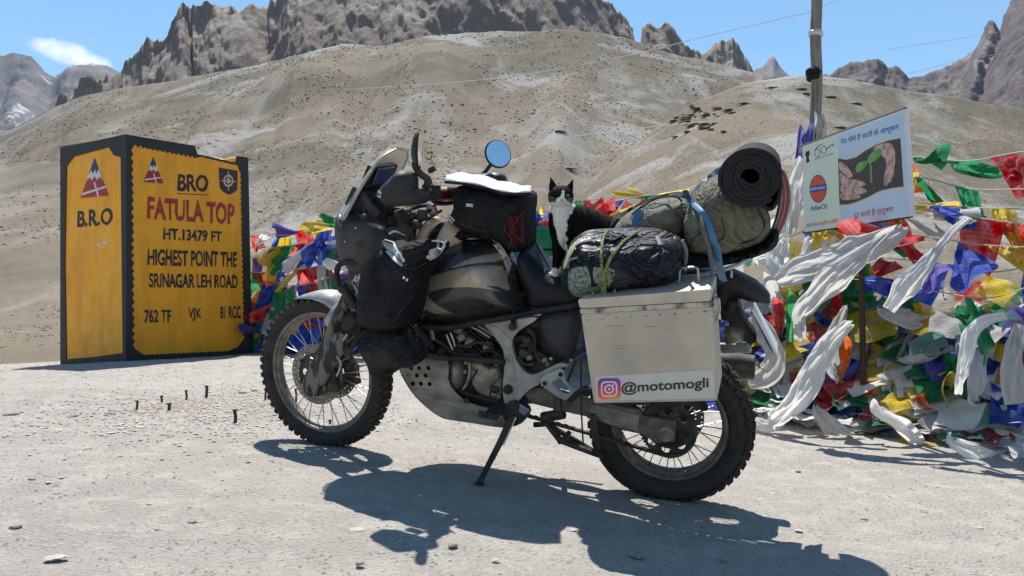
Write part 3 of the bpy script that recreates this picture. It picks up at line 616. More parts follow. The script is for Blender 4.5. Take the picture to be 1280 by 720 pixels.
# ---- frame
fr_px = [(603, 405), (611, 403), (620, 403), (640, 399.5), (673, 395), (669, 402), (657, 408), (646, 416), (640.5, 424), (640, 432), (643, 446), (650, 459), (658, 467), (666, 469), (675, 466), (690, 457.5), (702, 453), (713, 457), (704, 459.5), (694, 464), (684, 472), (676, 480), (664, 486), (654, 494), (648, 502), (643, 513), (634, 512), (629, 503), (628, 480), (630, 465), (630, 450), (629, 438), (624, 430), (617, 420), (611, 413)]
o = plate(fr_px, .150, .03, sm=1).build('main_frame', M['alu'], bike, bevel=.005)
b = plate([(609, 411), (616, 404), (640, 425), (641, 431), (634, 440)], .1535, .006, sm=1); b.build('frame_rib', M['alu'], bike, bevel=.002)
b = plate([(633, 443), (640, 443), (644, 476), (634, 476)], .1535, .006, sm=0); b.build('frame_rib', M['alu'], bike, bevel=.002)
for c, r_ in (((635, 487), .020), ):
    b = MB(); b.lathe([(-.01, .001), (-.01, r_), (.006, r_*.96), (.009, r_*.8), (.009, .001)], P(*c, .155), n=20); b.build('pivot_plug', M['black'], bike)
b = MB()
for l in ([(524, 405), (512, 430), (506, 455)], [(548, 408), (530, 436), (522, 452)]): b.tube(smoothline([P(x, y, .10) for x, y in l]), .014, 10)
b.tube(smoothline([P(520, 400, .0), P(520, 450, .0), P(560, 518, .0)]), .018, 10); b.build('down_tube', M['black'], bike)
b = MB(); b.tube(smoothline([P(655, 408, .10), P(700, 400, .11), P(760, 385, .11), (P(830, 372, .11)), P(905, 350, .10)]), .014, 10); b.tube(smoothline([P(700, 455, .10), P(740, 430, .12), P(800, 395, .12), P(860, 370, .12)]), .012, 10)
b.tube(smoothline([P(655, 408, -.10), P(760, 385, -.11), P(905, 350, -.10)]), .014, 10); b.build('subframe', M['black'], bike)
# ---- engine: dark core, alloy covers, finned cylinders
core = plate([(516, 446), (545, 428), (560, 410), (610, 406), (640, 412), (668, 400), (716, 395), (715, 448), (700, 455), (676, 482), (646, 512), (575, 512), (545, 500), (520, 480)], .085, .19, sm=0)
core.build('crankcase', M['dark'], bike, bevel=.01)
CA = Puff([(561, 447), (575, 447), (583, 458), (585, 472), (581, 482), (574, 490), (565, 487), (560, 474), (561, 460)], .10, .05, D=.05, t=.03, sm=1); CA.build('alternator_cover', M['case'], bike)
CB = Puff([(585, 452), (601, 449), (606, 456), (629, 458), (629, 501), (607, 499), (592, 485), (588, 478), (586, 466)], .115, .018, D=.02, t=.03, sm=1, step=.01); CB.build('clutch_cover', M['case'], bike)
b = MB(); b.tube([CB.pt(x, y, .003) for x, y in ((588, 452), (594, 464), (606, 456), (629, 459))], .0035, 6); b.tube([CB.pt(x, y, .003) for x, y in ((596, 464), (589, 476), (590, 486))], .0035, 6); b.tube([CB.pt(x, y, .003) for x, y in ((629, 468), (614, 482), (612, 496))], .003, 6); b.build('cover_gasket', M['black'], bike)
for p in ((608, 460.5), (583, 453), (582, 464), (621, 455), (601, 495), (624, 495)):
    b = MB(); b.lathe([(0, .001), (0, .0075), (.008, .0075), (.008, .001)], P(*p, .135), n=10); b.build('cover_bolt', M['case'], bike)
b = plate([(584, 449), (588, 452), (589, 470), (583, 485), (575, 490), (582, 478), (585, 466)], .145, .03, sm=1); b.build('cover_rim', M['case'], bike, bevel=.003)
b = MB(); b.tube([P(576, 489, .14), P(590, 494, .15), P(610, 499, .15), P(631, 506, .15)], .008, 8); b.cyl(P(583, 501, .17), P(583, 501, .13), .012); b.build('gear_linkage', M['black'], bike)
b = MB(); c = P(618, 487, .14); b.sph(c, (.022, .012, .016)); b.build('gearshift_boss', M['dark'], bike)
for base, tip, nn_ in (((618, 440), (560, 405), 0), ((596, 440), (622, 404), 9), ((545, 440), (560, 412), 6)):
    if not nn_: continue
    A0 = P(*base, .02); A1 = P(*tip, .02); ax = A1-A0; ax /= np.linalg.norm(ax); b = MB()
    ang = math.atan2(ax[0], ax[2]); rot = Matrix.Rotation(ang, 4, 'Y')
    b.box((A0+A1)/2, (.10, .14, np.linalg.norm(A1-A0)), rot)
    for i in range(nn_):
        c = A0+(A1-A0)*(i+.5)/nn_; b.box(c, (.135, .19, .0045), rot)
    b.build('finned_cylinder', M['dark'], bike, bevel=.001)
# radiator, hoses, exhaust headers and wiring round the cylinders
b = MB(); b.tube(smoothline([P(519, 398, .13), P(528, 415, .15), P(537, 430, .15), P(541, 437, .14)]), .014, 10); b.build('radiator_hose', M['plastic'], bike)
b = MB(); b.box(P(532, 420, .09), (.03, .14, .15), Matrix.Rotation(.5, 4, 'Y')); b.build('radiator', M['dark'], bike, bevel=.004)
b = MB(); b.sph(P(539, 409, .17), .013); b.cyl(P(539, 412, .17), P(542, 424, .16), .009); b.build('radiator_cap', M['steel'], bike)
for l, r_, m_ in ((((558, 418), (562, 428), (566, 437)), .006, 'steel'), (((563, 416), (567, 426), (569, 433)), .005, 'steel'), (((588, 408), (600, 414), (612, 422)), .004, 'steel'), (((596, 406), (606, 412), (616, 419)), .005, 'case'), (((570, 430), (582, 433), (600, 428), (618, 436)), .006, 'black'), (((545, 425), (556, 432), (570, 442), (600, 444)), .008, 'black'), (((600, 440), (614, 438), (626, 446)), .006, 'plastic')):
    b = MB(); b.tube(smoothline([P(x, y, .155) for x, y in l]), r_, 8); b.build('hose', M[m_], bike)
for x, y, s in ((578, 421, .03), (588, 427, .034), (574, 412, .028), (610, 432, .03), (621, 445, .024), (553, 438, .03), (624, 452, .014)):
    b = MB(); b.box(P(x, y, .13), (s*1.2, .04, s), Matrix.Rotation(.6+x, 4, 'Y')); b.build('carburettor_block', M['dark'] if int(x) % 2 else M['case'], bike, bevel=.006)
for l, r_, m_ in ((((645, 425), (655, 422), (664, 430), (662, 440), (652, 446)), .012, 'plastic'), (((650, 432), (660, 432), (664, 436)), .006, 'dark'), (((660, 412), (668, 420), (669, 440), (676, 452)), .009, 'black'), (((648, 445), (655, 455), (668, 455)), .007, 'dark'), (((671, 440), (690, 452), (706, 462)), .008, 'black'), (((720, 450), (712, 470), (708, 480)), .005, 'black')):
    b = MB(); b.tube(smoothline([P(x, y, .13) for x, y in l]), r_, 8); b.build('hose', M[m_], bike)
for x, y, s, m_ in ((656, 440, .03, 'dark'), (663, 446, .02, 'case'), (660, 425, .026, 'dark'), (682, 449, .02, 'case'), (690, 447, .014, 'steel'), (686, 454, .015, 'case')):
    b = MB(); b.box(P(x, y, .125), (s*1.3, .04, s), Matrix.Rotation(.3+x, 4, 'Y')); b.build('linkage_block', M[m_], bike, bevel=.005)
# ---- skid plate
sk_px = [(499, 459), (514, 452), (530, 448), (545, 446), (558, 447), (561, 458), (560, 474), (564, 484), (571, 492), (581, 501), (600, 508), (617, 511), (633, 512), (633, 534), (617, 532.5), (590, 528), (560, 523.5), (548, 519), (533, 508), (517, 492), (507, 476)]
hp = [(505.5, 460), (514, 460), (524, 460), (535.5, 460), (511, 469), (521, 469.5), (532, 469.5), (516, 479.5), (526, 479.5), (537, 480)]
hol = [circle(L2(x, y, .165), .0095, 12) for x, y in hp[1:]]
plate(sk_px, .165, .004, holes=hol, sm=0).build('skid_plate', M['skid'], bike, smooth=False)
b = MB(); e = smoothline(PL([(497, 456), (506, 475), (517, 492), (533, 508), (548, 519), (560, 523.5), (590, 528), (617, 532.5), (633, 534)], .165), 4); k = len(e)
V = [(x, .1655, z) for x, z in e]+[(x+.003, .15, z-.006) for x, z in e]+[(x+.003, -.15, z-.006) for x, z in e]+[(x, -.165, z) for x, z in e]
b.add(V, [(r*k+i, r*k+i+1, (r+1)*k+i+1, (r+1)*k+i) for r in range(3) for i in range(k-1)]); shell(b.build('skid_plate_floor', M['skid'], bike, angle=60), .003)
b = MB(); b.lathe([(0, .001), (0, .017), (.004, .016), (.004, .009), (.009, .008), (.009, .001)], P(602, 518, .166), n=18); b.build('skid_plate_bolt', M['dark'], bike)
# ---- foot pegs, brackets, stands
pb = [(675, 474), (681, 468), (700, 460), (705, 464), (706, 474), (713, 484), (721, 488), (713, 499), (706, 501), (694, 495), (680, 485), (676, 480)]
plate(pb, .175, .012, holes=[np.array(PL([(689, 479), (700, 473), (704, 478), (711, 487), (712, 491), (706, 492), (697, 487)], .175))], sm=0).build('passenger_peg_bracket', M['alu'], bike, bevel=.003)
for p in ((681, 479), (701, 468)):
    b = MB(); b.lathe([(0, .001), (0, .009), (.006, .009), (.006, .001)], P(*p, .175), n=12); b.build('bracket_bolt', M['dark'], bike)
b = MB(); b.tube([P(712, 501, .19), P(722, 491, .26), P(733, 484, .30)], .014, 10, flat=.6); b.build('passenger_peg', M['rubber'], bike)
b = MB(); c = P(618, 515, .24); b.box(c, (.05, .10, .022), Matrix.Rotation(-.1, 4, 'Y'))
for i in range(6): b.box(c+np.array((.02-.008*i, 0, -.013)), (.004, .09, .01))
b.build('rider_foot_peg', M['rubber'], bike, bevel=.004)
b = plate([(624, 512), (640, 500), (650, 505), (662, 515), (655, 528), (640, 535), (632, 530)], .17, .05, sm=1); b.build('stand_bracket', M['dark'], bike, bevel=.004)
b = plate([(648, 514), (650, 505), (662, 513), (655, 520)], .2, .01, sm=0); b.build('bracket_tab', mat('bare_bracket_steel', (.3, .35, .45), .35, metal=.8), bike, bevel=.002)
st0 = P(641, 520, .17); gx = P(599, 604, .36)
# foot of the stand: where its ray meets the ground
def ground_hit(px, py):
    r = np.array(((px-640)/1000, 1, (385-py)/1000)); t = 2.
    for _ in range(60): t += ((EYE+r[2]*t)-g1(r[0]*t, t))/abs(r[2])*.7
    return np.array((r[0]*t, t, EYE+r[2]*t))
ftw = ground_hit(599, 607); foot = np.array(BMi @ Vector(ftw))
b = MB(); b.tube([st0, st0*.6+foot*.4, foot+np.array((0, 0, .012))], [.017, .013, .011], 10); b.build('side_stand', M['black'], bike)
b = MB(); b.lathe([(0, .001), (0, .022), (.01, .022), (.012, .001)], foot, axis=tuple(np.array(BMi.to_3x3() @ Vector((0, 0, 1)))), n=14); b.build('side_stand_foot', M['black'], bike)
b = MB(); b.tube([st0+np.array((-.015, .01, 0)), st0*.6+foot*.4+np.array((-.018, .01, 0))], .005, 6); b.build('stand_spring', M['steel'], bike)
# centre stand under the swingarm
b = MB()
b.tube([P(668, 531, .12), P(684, 530, .13), P(700, 550, .13), P(720, 558, .13), P(748, 568, .13)], [.012, .013, .014, .013, .014], 8); b.tube([P(741, 518, .14), P(744, 545, .14), P(747, 568, .14)], .013, 8); b.tube([P(702, 552, .13), P(712, 540, .13)], .01, 8); b.tube([P(748, 566, .14), P(757, 572, .16)], .016, 8)
b.tube([P(684, 530, -.1), P(748, 568, -.1)], .013, 8); b.tube([P(700, 552, .14), P(700, 552, -.1)], .012, 8); b.build('centre_stand', M['dark'], bike)
b = MB(); b.tube([P(726, 450, .16), P(727, 520, .15), P(729, 556, .14)], .0035, 6); b.build('bungee_cord', M['black'], bike)
b = MB(); b.tube([P(678, 522, .10), P(705, 517, .11)], .022, 10); b.build('silencer_box_end', M['dark'], bike)
b = plate([(693, 492), (700, 494), (700, 516), (691, 515)], .15, .03); b.build('shock_linkage', M['dark'], bike, bevel=.004)
# ---- swingarm, chain, guards
sw_px = [(652, 492), (668, 484), (690, 487), (735, 500), (775, 508), (800, 513), (803, 520), (845, 527), (843, 553), (822, 555), (800, 543), (775, 538), (735, 522), (700, 514), (665, 505)]
plate(sw_px, .125, .035, sm=0).build('swingarm', M['swing'], bike, bevel=.007)
o = plate(sw_px, -.09, .035, sm=0).build('swingarm', M['swing'], bike, bevel=.007)
plate([(738, 505), (799, 519), (797, 539), (760, 530), (738, 520)], .128, .006).build('swingarm_panel', M['case'], bike, bevel=.002)
ac = np.array((0, .325))
b = MB(); b.lathe([(0, .001), (0, .022), (.006, .021), (.006, .015), (.016, .014), (.016, .001)], (0, .126, .325), n=6); b.lathe([(0, .001), (0, .03), (.003, .03), (.004, .001)], (0, .1265, .325), n=24); b.build('rear_axle_nut', M['case'], bike)
# chain with links
cs = np.array(L2(652, 507, .082)); rs = np.array((0, .325)); path = []
t0 = -PI/2-.18; 
for a in np.linspace(PI/2+.15, PI*1.5-.12, 24): path.append(rs+.109*np.array((-math.cos(a-PI) if False else math.cos(a), math.sin(a))))
for a in np.linspace(-PI/2, PI/2, 8): path.append(cs+.035*np.array((math.cos(a), math.sin(a))))
path.append(path[0]); path = np.array(path); seg = np.linalg.norm(np.diff(path, axis=0), axis=1); cum = np.concatenate([[0], np.cumsum(seg)]); N = int(cum[-1]/.0159)
b = MB()
for i in range(N):
    s_ = cum[-1]*i/N; j = min(len(seg)-1, np.searchsorted(cum, s_, side='right')-1); p = path[j]+(path[j+1]-path[j])*((s_-cum[j])/seg[j]); dv = (path[j+1]-path[j])/seg[j]
    b.box((p[0], .082+(.004 if i % 2 else 0), p[1]), (.0165, .013 if i % 2 else .019, .0125), Matrix.Rotation(-math.atan2(dv[1], dv[0]), 4, 'Y'))
b.build('chain', M['dark'], bike, smooth=False)
plate([(800, 520), (812, 506), (832, 497), (880, 500), (887, 513), (878, 515), (860, 506), (838, 508), (818, 520)], .105, .02, sm=1).build('chain_guard', M['plastic'], bike, bevel=.003)
plate([(775, 508), (770, 503), (788, 505), (800, 513)], .10, .03).build('chain_guide', M['dark'], bike, bevel=.003)
b = MB(); b.lathe([(-.02, .001), (-.02, .02), (.02, .02), (.02, .001)], (cs[0], .08, cs[1]), n=14); b.build('front_sprocket', M['dark'], bike)
b = MB(); b.lathe([(-.03, .03), (-.03, .09), (.0, .1), (.02, .085), (.02, .03)], (0, .03, .325), n=30); b.build('sprocket_carrier', M['dark'], rw_, RX.inverted())
# ---- tail: under-rack plastic, mudguard, plate, lamp, muffler, rack
Puff([(890, 345), (905, 340), (925, 346), (950, 360), (963, 375), (962, 380), (940, 378), (915, 370), (908, 385), (896, 385)], .06, .03, hf=.03, D=.04, t=.12, sm=1).build('tail_cowl', M['plastic'], bike)
plate([(908, 368), (922, 370), (926, 395), (936, 412), (948, 425), (940, 432), (926, 425), (913, 410), (906, 390)], .045, .13, sm=1).build('rear_mudguard', M['plastic'], bike, bevel=.008)
q0, q1 = P(939, 388, .09), P(971, 446, .09)
b = MB(); dv = (q1-q0)/np.linalg.norm(q1-q0); pr = np.array((dv[2], 0, -dv[0])); b.add([q0, q1, q1+np.array((0, -.19, 0)), q0+np.array((0, -.19, 0)), q0+pr*.004, q1+pr*.004, q1+pr*.004+np.array((0, -.19, 0)), q0+pr*.004+np.array((0, -.19, 0))], [(0, 1, 2, 3), (7, 6, 5, 4), (0, 4, 5, 1), (1, 5, 6, 2), (2, 6, 7, 3), (3, 7, 4, 0)]); b.build('number_plate', M['white'], bike, bevel=.001)
plate([(938, 394), (941, 392), (968, 448), (962, 452), (950, 430)], .07, .10).build('plate_holder', M['refl'], bike, bevel=.002)
Puff([(903, 408), (914, 407), (925, 410), (931, 415), (929, 427), (918, 430), (904, 431)], .06, .03, hf=.02, D=.03, t=.06, sm=1).build('rear_indicator', M['lens'], bike)
b = MB(); b.tube([P(900, 432, -.05), P(936, 432, .02)], .011, 10); b.tube([P(903, 438, -.05), P(938, 437, .0)], .012, 10); b.build('rack_tube', M['alu'], bike)
Puff([(902, 372), (918, 371), (924, 378), (920, 395), (906, 402), (900, 398)], .06, .02, D=.03, t=.05, sm=1).build('tail_lamp', M['plastic'], bike)
mv = -.20; m0 = P(840, 452, mv); m1 = P(925, 458, mv)
b = MB(); ax = m1-m0; b.lathe([(0, .001), (0, .04), (.03, .052), (.30, .058), (.34, .058), (.36, .052), (.40, .050), (.405, .040), (.395, .02), (.395, .001)], m1-ax/np.linalg.norm(ax)*.345, axis=ax, n=32, ref=(0, 1, 0)); b.build('muffler', mat('muffler_metal', (.075, .07, .062), .5, metal=.5, noise=.4, dust=.25, dustcol=(.15, .13, .1)), bike)
b = MB(); b.tube([P(640, 500, -.13), P(720, 495, -.17), P(800, 465, -.2), P(860, 452, mv)], .022, 10); b.build('exhaust_pipe', M['dark'], bike)
# luggage rack: pale curved rail and cross bars
b = MB(); b.tube(smoothline([P(846, 347, .17), P(880, 342, .17), P(905, 337, .17), P(922, 331, .16), P(934, 324, .13), P(938, 321, .0), P(934, 322, -.13), P(905, 335, -.17), P(846, 345, -.17)]), .0125, 8, flat=.6); b.build('rack_rail', M['refl'], bike)
b = MB(); b.tube([P(850, 348, .17), P(850, 348, -.17)], .009, 8); b.tube([P(885, 342, .17), P(885, 342, -.17)], .009, 8); b.cyl(P(914, 347, .15), P(914, 338, .15), .005); b.build('rack_bar', M['alu'], bike)
b = MB(); b.tube(smoothline([P(740, 395, .2), P(800, 388, .22), P(880, 380, .22), P(893, 400, .21), P(896, 470, .21), P(890, 482, .21), P(760, 488, .2), P(745, 470, .2), (P(740, 395, .2))], 3), .009, 8); b.build('pannier_rack', M['black'], bike)
# partly covered side panel with the script lettering
AP = Puff([(432, 338), (445, 333), (462, 340), (470, 372), (462, 385), (452, 372), (440, 358)], .20, .025, D=.05, t=.04, sm=1); AP.build('lower_side_panel', M['grey'], bike)
AP.decal([(440, 355), (451, 352), (452, 372), (445, 364)], 'sand_panel_flash', M['gold'], bike, sm=0)
bl = AP.pt(439, 354.5, .004); br = AP.pt(453, 351.5, .004); tl = AP.pt(440.5, 344.5, .004)
lay_text('Afri', (bl, br, tl), 'script_lettering', M['white'], bike, bold=.02, off=.001, normal=(0, 1, 0), shear=.35)
# ================================================================ luggage: each piece a thing of its own
def bag(name, at, **k): return thing(name, at, **k)
def bx(o, X): return reX(o, X)
# aluminium pannier
t, X = bag('pannier', P(815, 500, .36), label='dented aluminium pannier box with camera logo and lettering sticker, below the navy stuff sack', cat='pannier')
def pq(px, py, v=.50): return P(px, py, v)
TL, TR, BR, BL = pq(723.5, 374), pq(888, 361), pq(897, 501), pq(742.5, 504)
def rrect(c4, v, inset, depth, name, m, r=.022, grow=0):
    Q = [c4[i] for i in range(4)]; cen = sum(Q)/4; o = []
    for i in range(4):
        p, a, b = Q[i], Q[i-1], Q[(i+1) % 4]; da = (a-p)/np.linalg.norm(a-p); db = (b-p)/np.linalg.norm(b-p)
        for s_ in np.linspace(0, 1, 6): o.append(p+da*r*(1-s_)**2+db*r*s_**2)
    return [(q[0], q[2]) for q in o]
dz = (BL-TL)
lid0 = [TL, TR, TR+(BR-TR)*.155, TL+(BL-TL)*.135]
def boxmesh(q4, r, v1, v0, name, m, bev=.012):
    o = rrect(q4, 0, 0, 0, '', m, r); V, T = tri(o); mb = MB(); A = np.stack([V[:, 0], np.full(len(V), v0), V[:, 1]], 1); B_ = A.copy(); B_[:, 1] = v1
    solid(mb, V, T, A, B_); return bx(mb.build(name, m, t, bevel=bev, angle=30), X)
boxmesh([TL+dz*.14, TR+(BR-TR)*.16, BR, BL], .012, .50, .25, 'box_body', M['box'], .010)
lid = boxmesh([TL+np.array((.003, 0, 0)), TR+np.array((-.003, 0, 0)), TR+(BR-TR)*.105, TL+dz*.085], .010, .504, .246, 'lid', M['box'], .012)
boxmesh([TL+dz*.09, TR+(BR-TR)*.11, TR+(BR-TR)*.155, TL+dz*.135], .004, .506, .244, 'lid_rim', M['box_edge'], .003)
for a, b_ in ((.16, .14),):
    pass
for i in range(9):
    b = MB(); f = (i+.5)/9; q = TL+(TR-TL)*f+dz*.20; q[1] = .5; b.lathe([(0, .001), (0, .0035), (.002, .0025), (.003, .001)], q, n=8); bx(b.build('rivet', M['box_edge'], t), X)
for (hx0, hx1, y0, y1) in ((741, 768, 371, 357), (849, 872, 353, 335)):
    b = MB(); v = .42 if hx0 < 800 else .36
    b.tube(smoothline([P(hx0, y0, v), P(hx0+.5, y1+4, v), P(hx0+3, y1+.5, v), P(hx1-3, y1-.5, v), P(hx1, y1+3, v), P(hx1+1, y0-1, v)], 4), .0045, 8); bx(b.build('lid_handle', M['steel'], t), X)
b = MB(); q = (TR+(BR-TR)*.22); 
b.box((q[0]-.004, .44, q[2]), (.012, .035, .085)); b.box((q[0]-.012, .44, q[2]+.01), (.006, .02, .06)); b.tube([(q[0]-.014, .43, q[2]+.04), (q[0]-.02, .43, q[2]), (q[0]-.012, .43, q[2]-.04)], .004, 6); bx(b.build('latch', M['steel'], t, bevel=.002), X)
# sticker: camera logo and the account name
def on_face(px, py, off=.002): q = P(px, py, .50+off); return q
st = MB(); quad = [on_face(x, y, .0012) for x, y in ((744, 471), (892, 462), (895, 498), (745, 501))]; st.add(quad, [(3, 2, 1, 0)]); stm = mat('sticker_vinyl', (.60, .57, .51), .35, noise=.08, dust=.25, dustcol=(.5, .46, .4))
sk = st.build('sticker', stm, t, smooth=False); bx(sk, X)
lc = [on_face(x, y, .0016) for x, y in ((747.5, 500), (776, 499.5), (747, 473))]
def logo_pt(u, v_, off=0): q = lc[0]+(lc[1]-lc[0])*u+(lc[2]-lc[0])*v_; return q+np.array((0, off, 0))
def rr(x0, y0, x1, y1, r, n=6):
    o = []
    for cx, cy, a0 in ((x1-r, y1-r, 0), (x0+r, y1-r, PI/2), (x0+r, y0+r, PI), (x1-r, y0+r, 1.5*PI)):
        for i in range(n+1): a = a0+PI/2*i/n; o.append((cx+r*math.cos(a), cy+r*math.sin(a)))
    return o
gm, gt, gb = newmat('camera_logo_gradient'); N = gt.nodes; at_ = N.new('ShaderNodeAttribute'); at_.attribute_name = 'Col'; gt.links.new(at_.outputs['Color'], gb.inputs['Base Color']); gb.inputs['Roughness'].default_value = .35
def flat2(o2, holes, f3, off, name, m, parent, X, grad=None, step=None):
    V, T = tri(o2, holes, step); A = np.array([f3(u, v_, off) for u, v_ in V]); mb = MB(); mb.add(A, [tuple(a) for a in T]); o = mb.build(name, m, parent, smooth=False)
    if grad:
        ca = o.data.color_attributes.new('Col', 'FLOAT_COLOR', 'POINT')
        for i, (u, v_) in enumerate(V): ca.data[i].color = (*grad(u, v_), 1)
    if X is not None: reX(o, X)
    return o
def grad(u, v_):
    stops = [(0, (.85, .35, .05)), (.25, (.80, .10, .08)), (.5, (.62, .02, .16)), (.75, (.30, .02, .30)), (1, (.07, .06, .33))]
    q = min(1, max(0, v_*.9+.1*(1-u)))
    for (a, c), (b, e) in zip(stops, stops[1:]):
        if q <= b: f = (q-a)/(b-a); return tuple(x*(1-f)+y*f for x, y in zip(c, e))
    return stops[-1][1]
flat2(rr(0, 0, 1, 1, .22), (), logo_pt, .0005, 'camera_logo', gm, t, X, grad, .12)
wm = mat('logo_white', (.72, .66, .64), .4)
flat2(rr(.14, .14, .86, .86, .2), [rr(.21, .21, .79, .79, .14)], logo_pt, .0012, 'logo_frame', wm, t, X)
flat2(circle((.5, .5), .22, 24), [circle((.5, .5), .145, 24)], logo_pt, .0012, 'logo_ring', wm, t, X)
flat2(circle((.5, .5), .06, 12), (), logo_pt, .0012, 'logo_dot', wm, t, X); flat2(circle((.69, .69), .04, 10), (), logo_pt, .0012, 'logo_dot', wm, t, X)
ink = mat('sticker_ink', (.02, .02, .025), .4)
o = lay_text('@motomogli', (on_face(777, 494.5, .0016), on_face(886, 488, .0016), on_face(776.5, 478, .0016)), 'account_lettering', ink, t, bold=.022, off=.001, normal=(0, 1, 0)); bx(o, X)
# scratches on the box
for k in range(10):
    x0 = random.uniform(740, 880); y0 = random.uniform(385, 460); L = random.uniform(5, 26); b = MB(); q0 = on_face(x0, y0, .0008); q1 = on_face(x0+L, y0+random.uniform(-2, 2), .0008)
    b.tube([q0, (q0+q1)/2+np.array((0, 0, random.uniform(-.002, .002))), q1], .0004, 4); bx(b.build('scratch', M['dark'] if k % 3 else M['refl'], t), X)
# navy stuff sack
def radial(cx, cy, v, n, amp, seed):
    c = L2(cx, cy, v)
    def f(Q):
        dx, dz = Q[:, 0]-c[0], Q[:, 1]-c[1]; a = np.arctan2(dz, dx); r = np.hypot(dx, dz)
        return amp*np.sin(a*n+3*fbm(dx*9, dz*9, 2, seed))*np.exp(-((r-.10)/.11)**2)
    return f
t, X = bag('stuff_sack', P(780, 366, .35), label='wrinkled navy nylon stuff sack tied with green cord on top of the pannier', cat='bag')
fo1, fo2 = radial(845, 305, .4, 17, .007, 3), radial(740, 300, .4, 11, .004, 9)
DF = Puff([(703, 342), (703, 328), (710, 308), (722, 293), (738, 289), (765, 288), (795, 287), (820, 288), (842, 294), (855, 304), (859, 320), (857, 338), (845, 352), (825, 360), (790, 364), (750, 368), (722, 373), (710, 368), (704, 356)], .30, .17, hf=.10, D=.11, t=.06, sm=2, step=.011, wr=.012, wf=17, fold=lambda Q: fo1(Q)+fo2(Q), p=.55)
bx(DF.build('sack_body', M['navy'], t), X)
bx(DF.decal([(711, 336), (730, 332), (745, 334), (768, 334), (769, 347), (760, 361), (738, 369), (722, 372), (713, 365), (710, 350)], 'net_window', M['meshg'], t, off=.003), X)
bx(DF.decal([(748, 334), (788, 337), (787, 362), (765, 366), (768, 350), (758, 340)], 'grey_side_panel', M['cloth2'], t, off=.003), X)
bx(DF.decal([(734, 330), (742, 332), (748, 357), (739, 359)], 'webbing_strap', M['cloth'], t, off=.006, sm=0), X)
bx(DF.decal([(708, 320), (716, 304), (722, 300), (718, 312), (711, 324), (706, 338), (704, 332)], 'yellow_edge', mat('pale_yellow_nylon', (.5, .5, .28), .5, noise=.4, nscale=40), t, off=.004), X)
for l in ([(754, 372), (753, 350), (752, 330), (752, 312), (755, 296), (760, 289)], [(757, 372), (756, 350), (760, 330), (768, 316), (780, 302), (795, 291)], [(751, 368), (757, 352), (754, 345), (758, 335)]):
    b = MB(); b.tube(smoothline([DF.pt(x, y, .006) if y < 366 else P(x, y, .43) for x, y in l]), .0055, 7); bx(b.build('tie_cord', M['greenc'], t), X)
b = MB(); b.tube(smoothline([DF.pt(753, 296, .006), DF.pt(766, 300, .006), DF.pt(778, 293, .008)]), .009, 6, flat=.4); bx(b.build('webbing_strap', M['cloth'], t), X)
b = MB(); b.tube(smoothline([DF.pt(824, 293, .006), DF.pt(826, 306, .006)]), .008, 6, flat=.4); b.tube(smoothline([DF.pt(853, 300, .004), DF.pt(858, 315, .006), DF.pt(856, 335, .006)]), .006, 6); bx(b.build('drawstring', mat('grey_drawstring', (.16, .16, .17), .7, noise=.3), t), X)
b = MB(); b.tube(smoothline([DF.pt(710, 336, .004), DF.pt(712, 326, .006), DF.pt(722, 322, .006)]), .004, 6); bx(b.build('drawstring', mat('grey_drawstring', (.16, .16, .17), .7, noise=.3), t), X)
# olive backpack lying on the rack
t, X = bag('backpack', P(880, 335, 0), label='large olive canvas backpack lying on the rear rack under the rolled mat', cat='backpack')
BA = Puff([(764, 296), (772, 276), (790, 262), (812, 251), (835, 246), (852, 248), (864, 258), (866, 275), (858, 296), (852, 306), (820, 302), (790, 298)], .10, .13, hf=.12, D=.10, t=.08, sm=2, step=.016, wr=.016, wf=11); bx(BA.build('front_pocket', M['olive'], t), X)
BB = Puff([(852, 300), (854, 270), (864, 246), (876, 230), (895, 219), (915, 218), (940, 235), (958, 262), (965, 284), (958, 301), (935, 310), (900, 320), (872, 318), (856, 312)], .13, .13, hf=.22, D=.10, t=.10, sm=2, step=.016, wr=.014, wf=9, p=.6); bx(BB.build('main_compartment', M['olive'], t), X)
BC = Puff([(854, 282), (856, 268), (866, 262), (878, 266), (884, 282), (888, 300), (882, 314), (870, 317), (858, 306)], .235, .045, D=.045, t=.06, sm=2, wr=.006, step=.012); bx(BC.build('side_pocket', M['olive'], t), X)
bx(Puff([(850, 305), (880, 318), (930, 312), (958, 300), (966, 285), (975, 290), (972, 310), (945, 322), (905, 333), (860, 336), (846, 330)], .12, .10, hf=.2, D=.06, t=.10, wr=.008).build('pack_base', M['cloth'], t), X)
bx(Puff([(780, 298), (768, 296), (760, 280), (775, 266), (800, 254), (820, 246), (838, 241), (852, 240), (860, 246), (852, 250), (835, 249), (808, 257), (786, 270), (778, 284)], .02, .08, hf=.08, D=.05, t=.04, wr=.006).build('pack_back_panel', M['cloth2'], t), X)
for l, r_ in (([(863, 312), (866, 300), (876, 290)], .003), ([(852, 252), (845, 246), (825, 247), (805, 256), (790, 268)], .0035)):
    b = MB(); b.tube(smoothline([BA.pt(x, y, .003) if x < 862 else BC.pt(x, y, .003) for x, y in l]), r_, 6); bx(b.build('zip', M['black'], t), X)
b = MB(); b.tube(smoothline([BB.pt(x, y, .004) for x, y in ((902, 272), (906, 290), (902, 300), (894, 302))]), .0025, 5); b.tube(smoothline([BB.pt(x, y, .004) for x, y in ((925, 305), (945, 298), (956, 280), (948, 262))]), .0035, 5); bx(b.build('seam', M['black'], t), X)
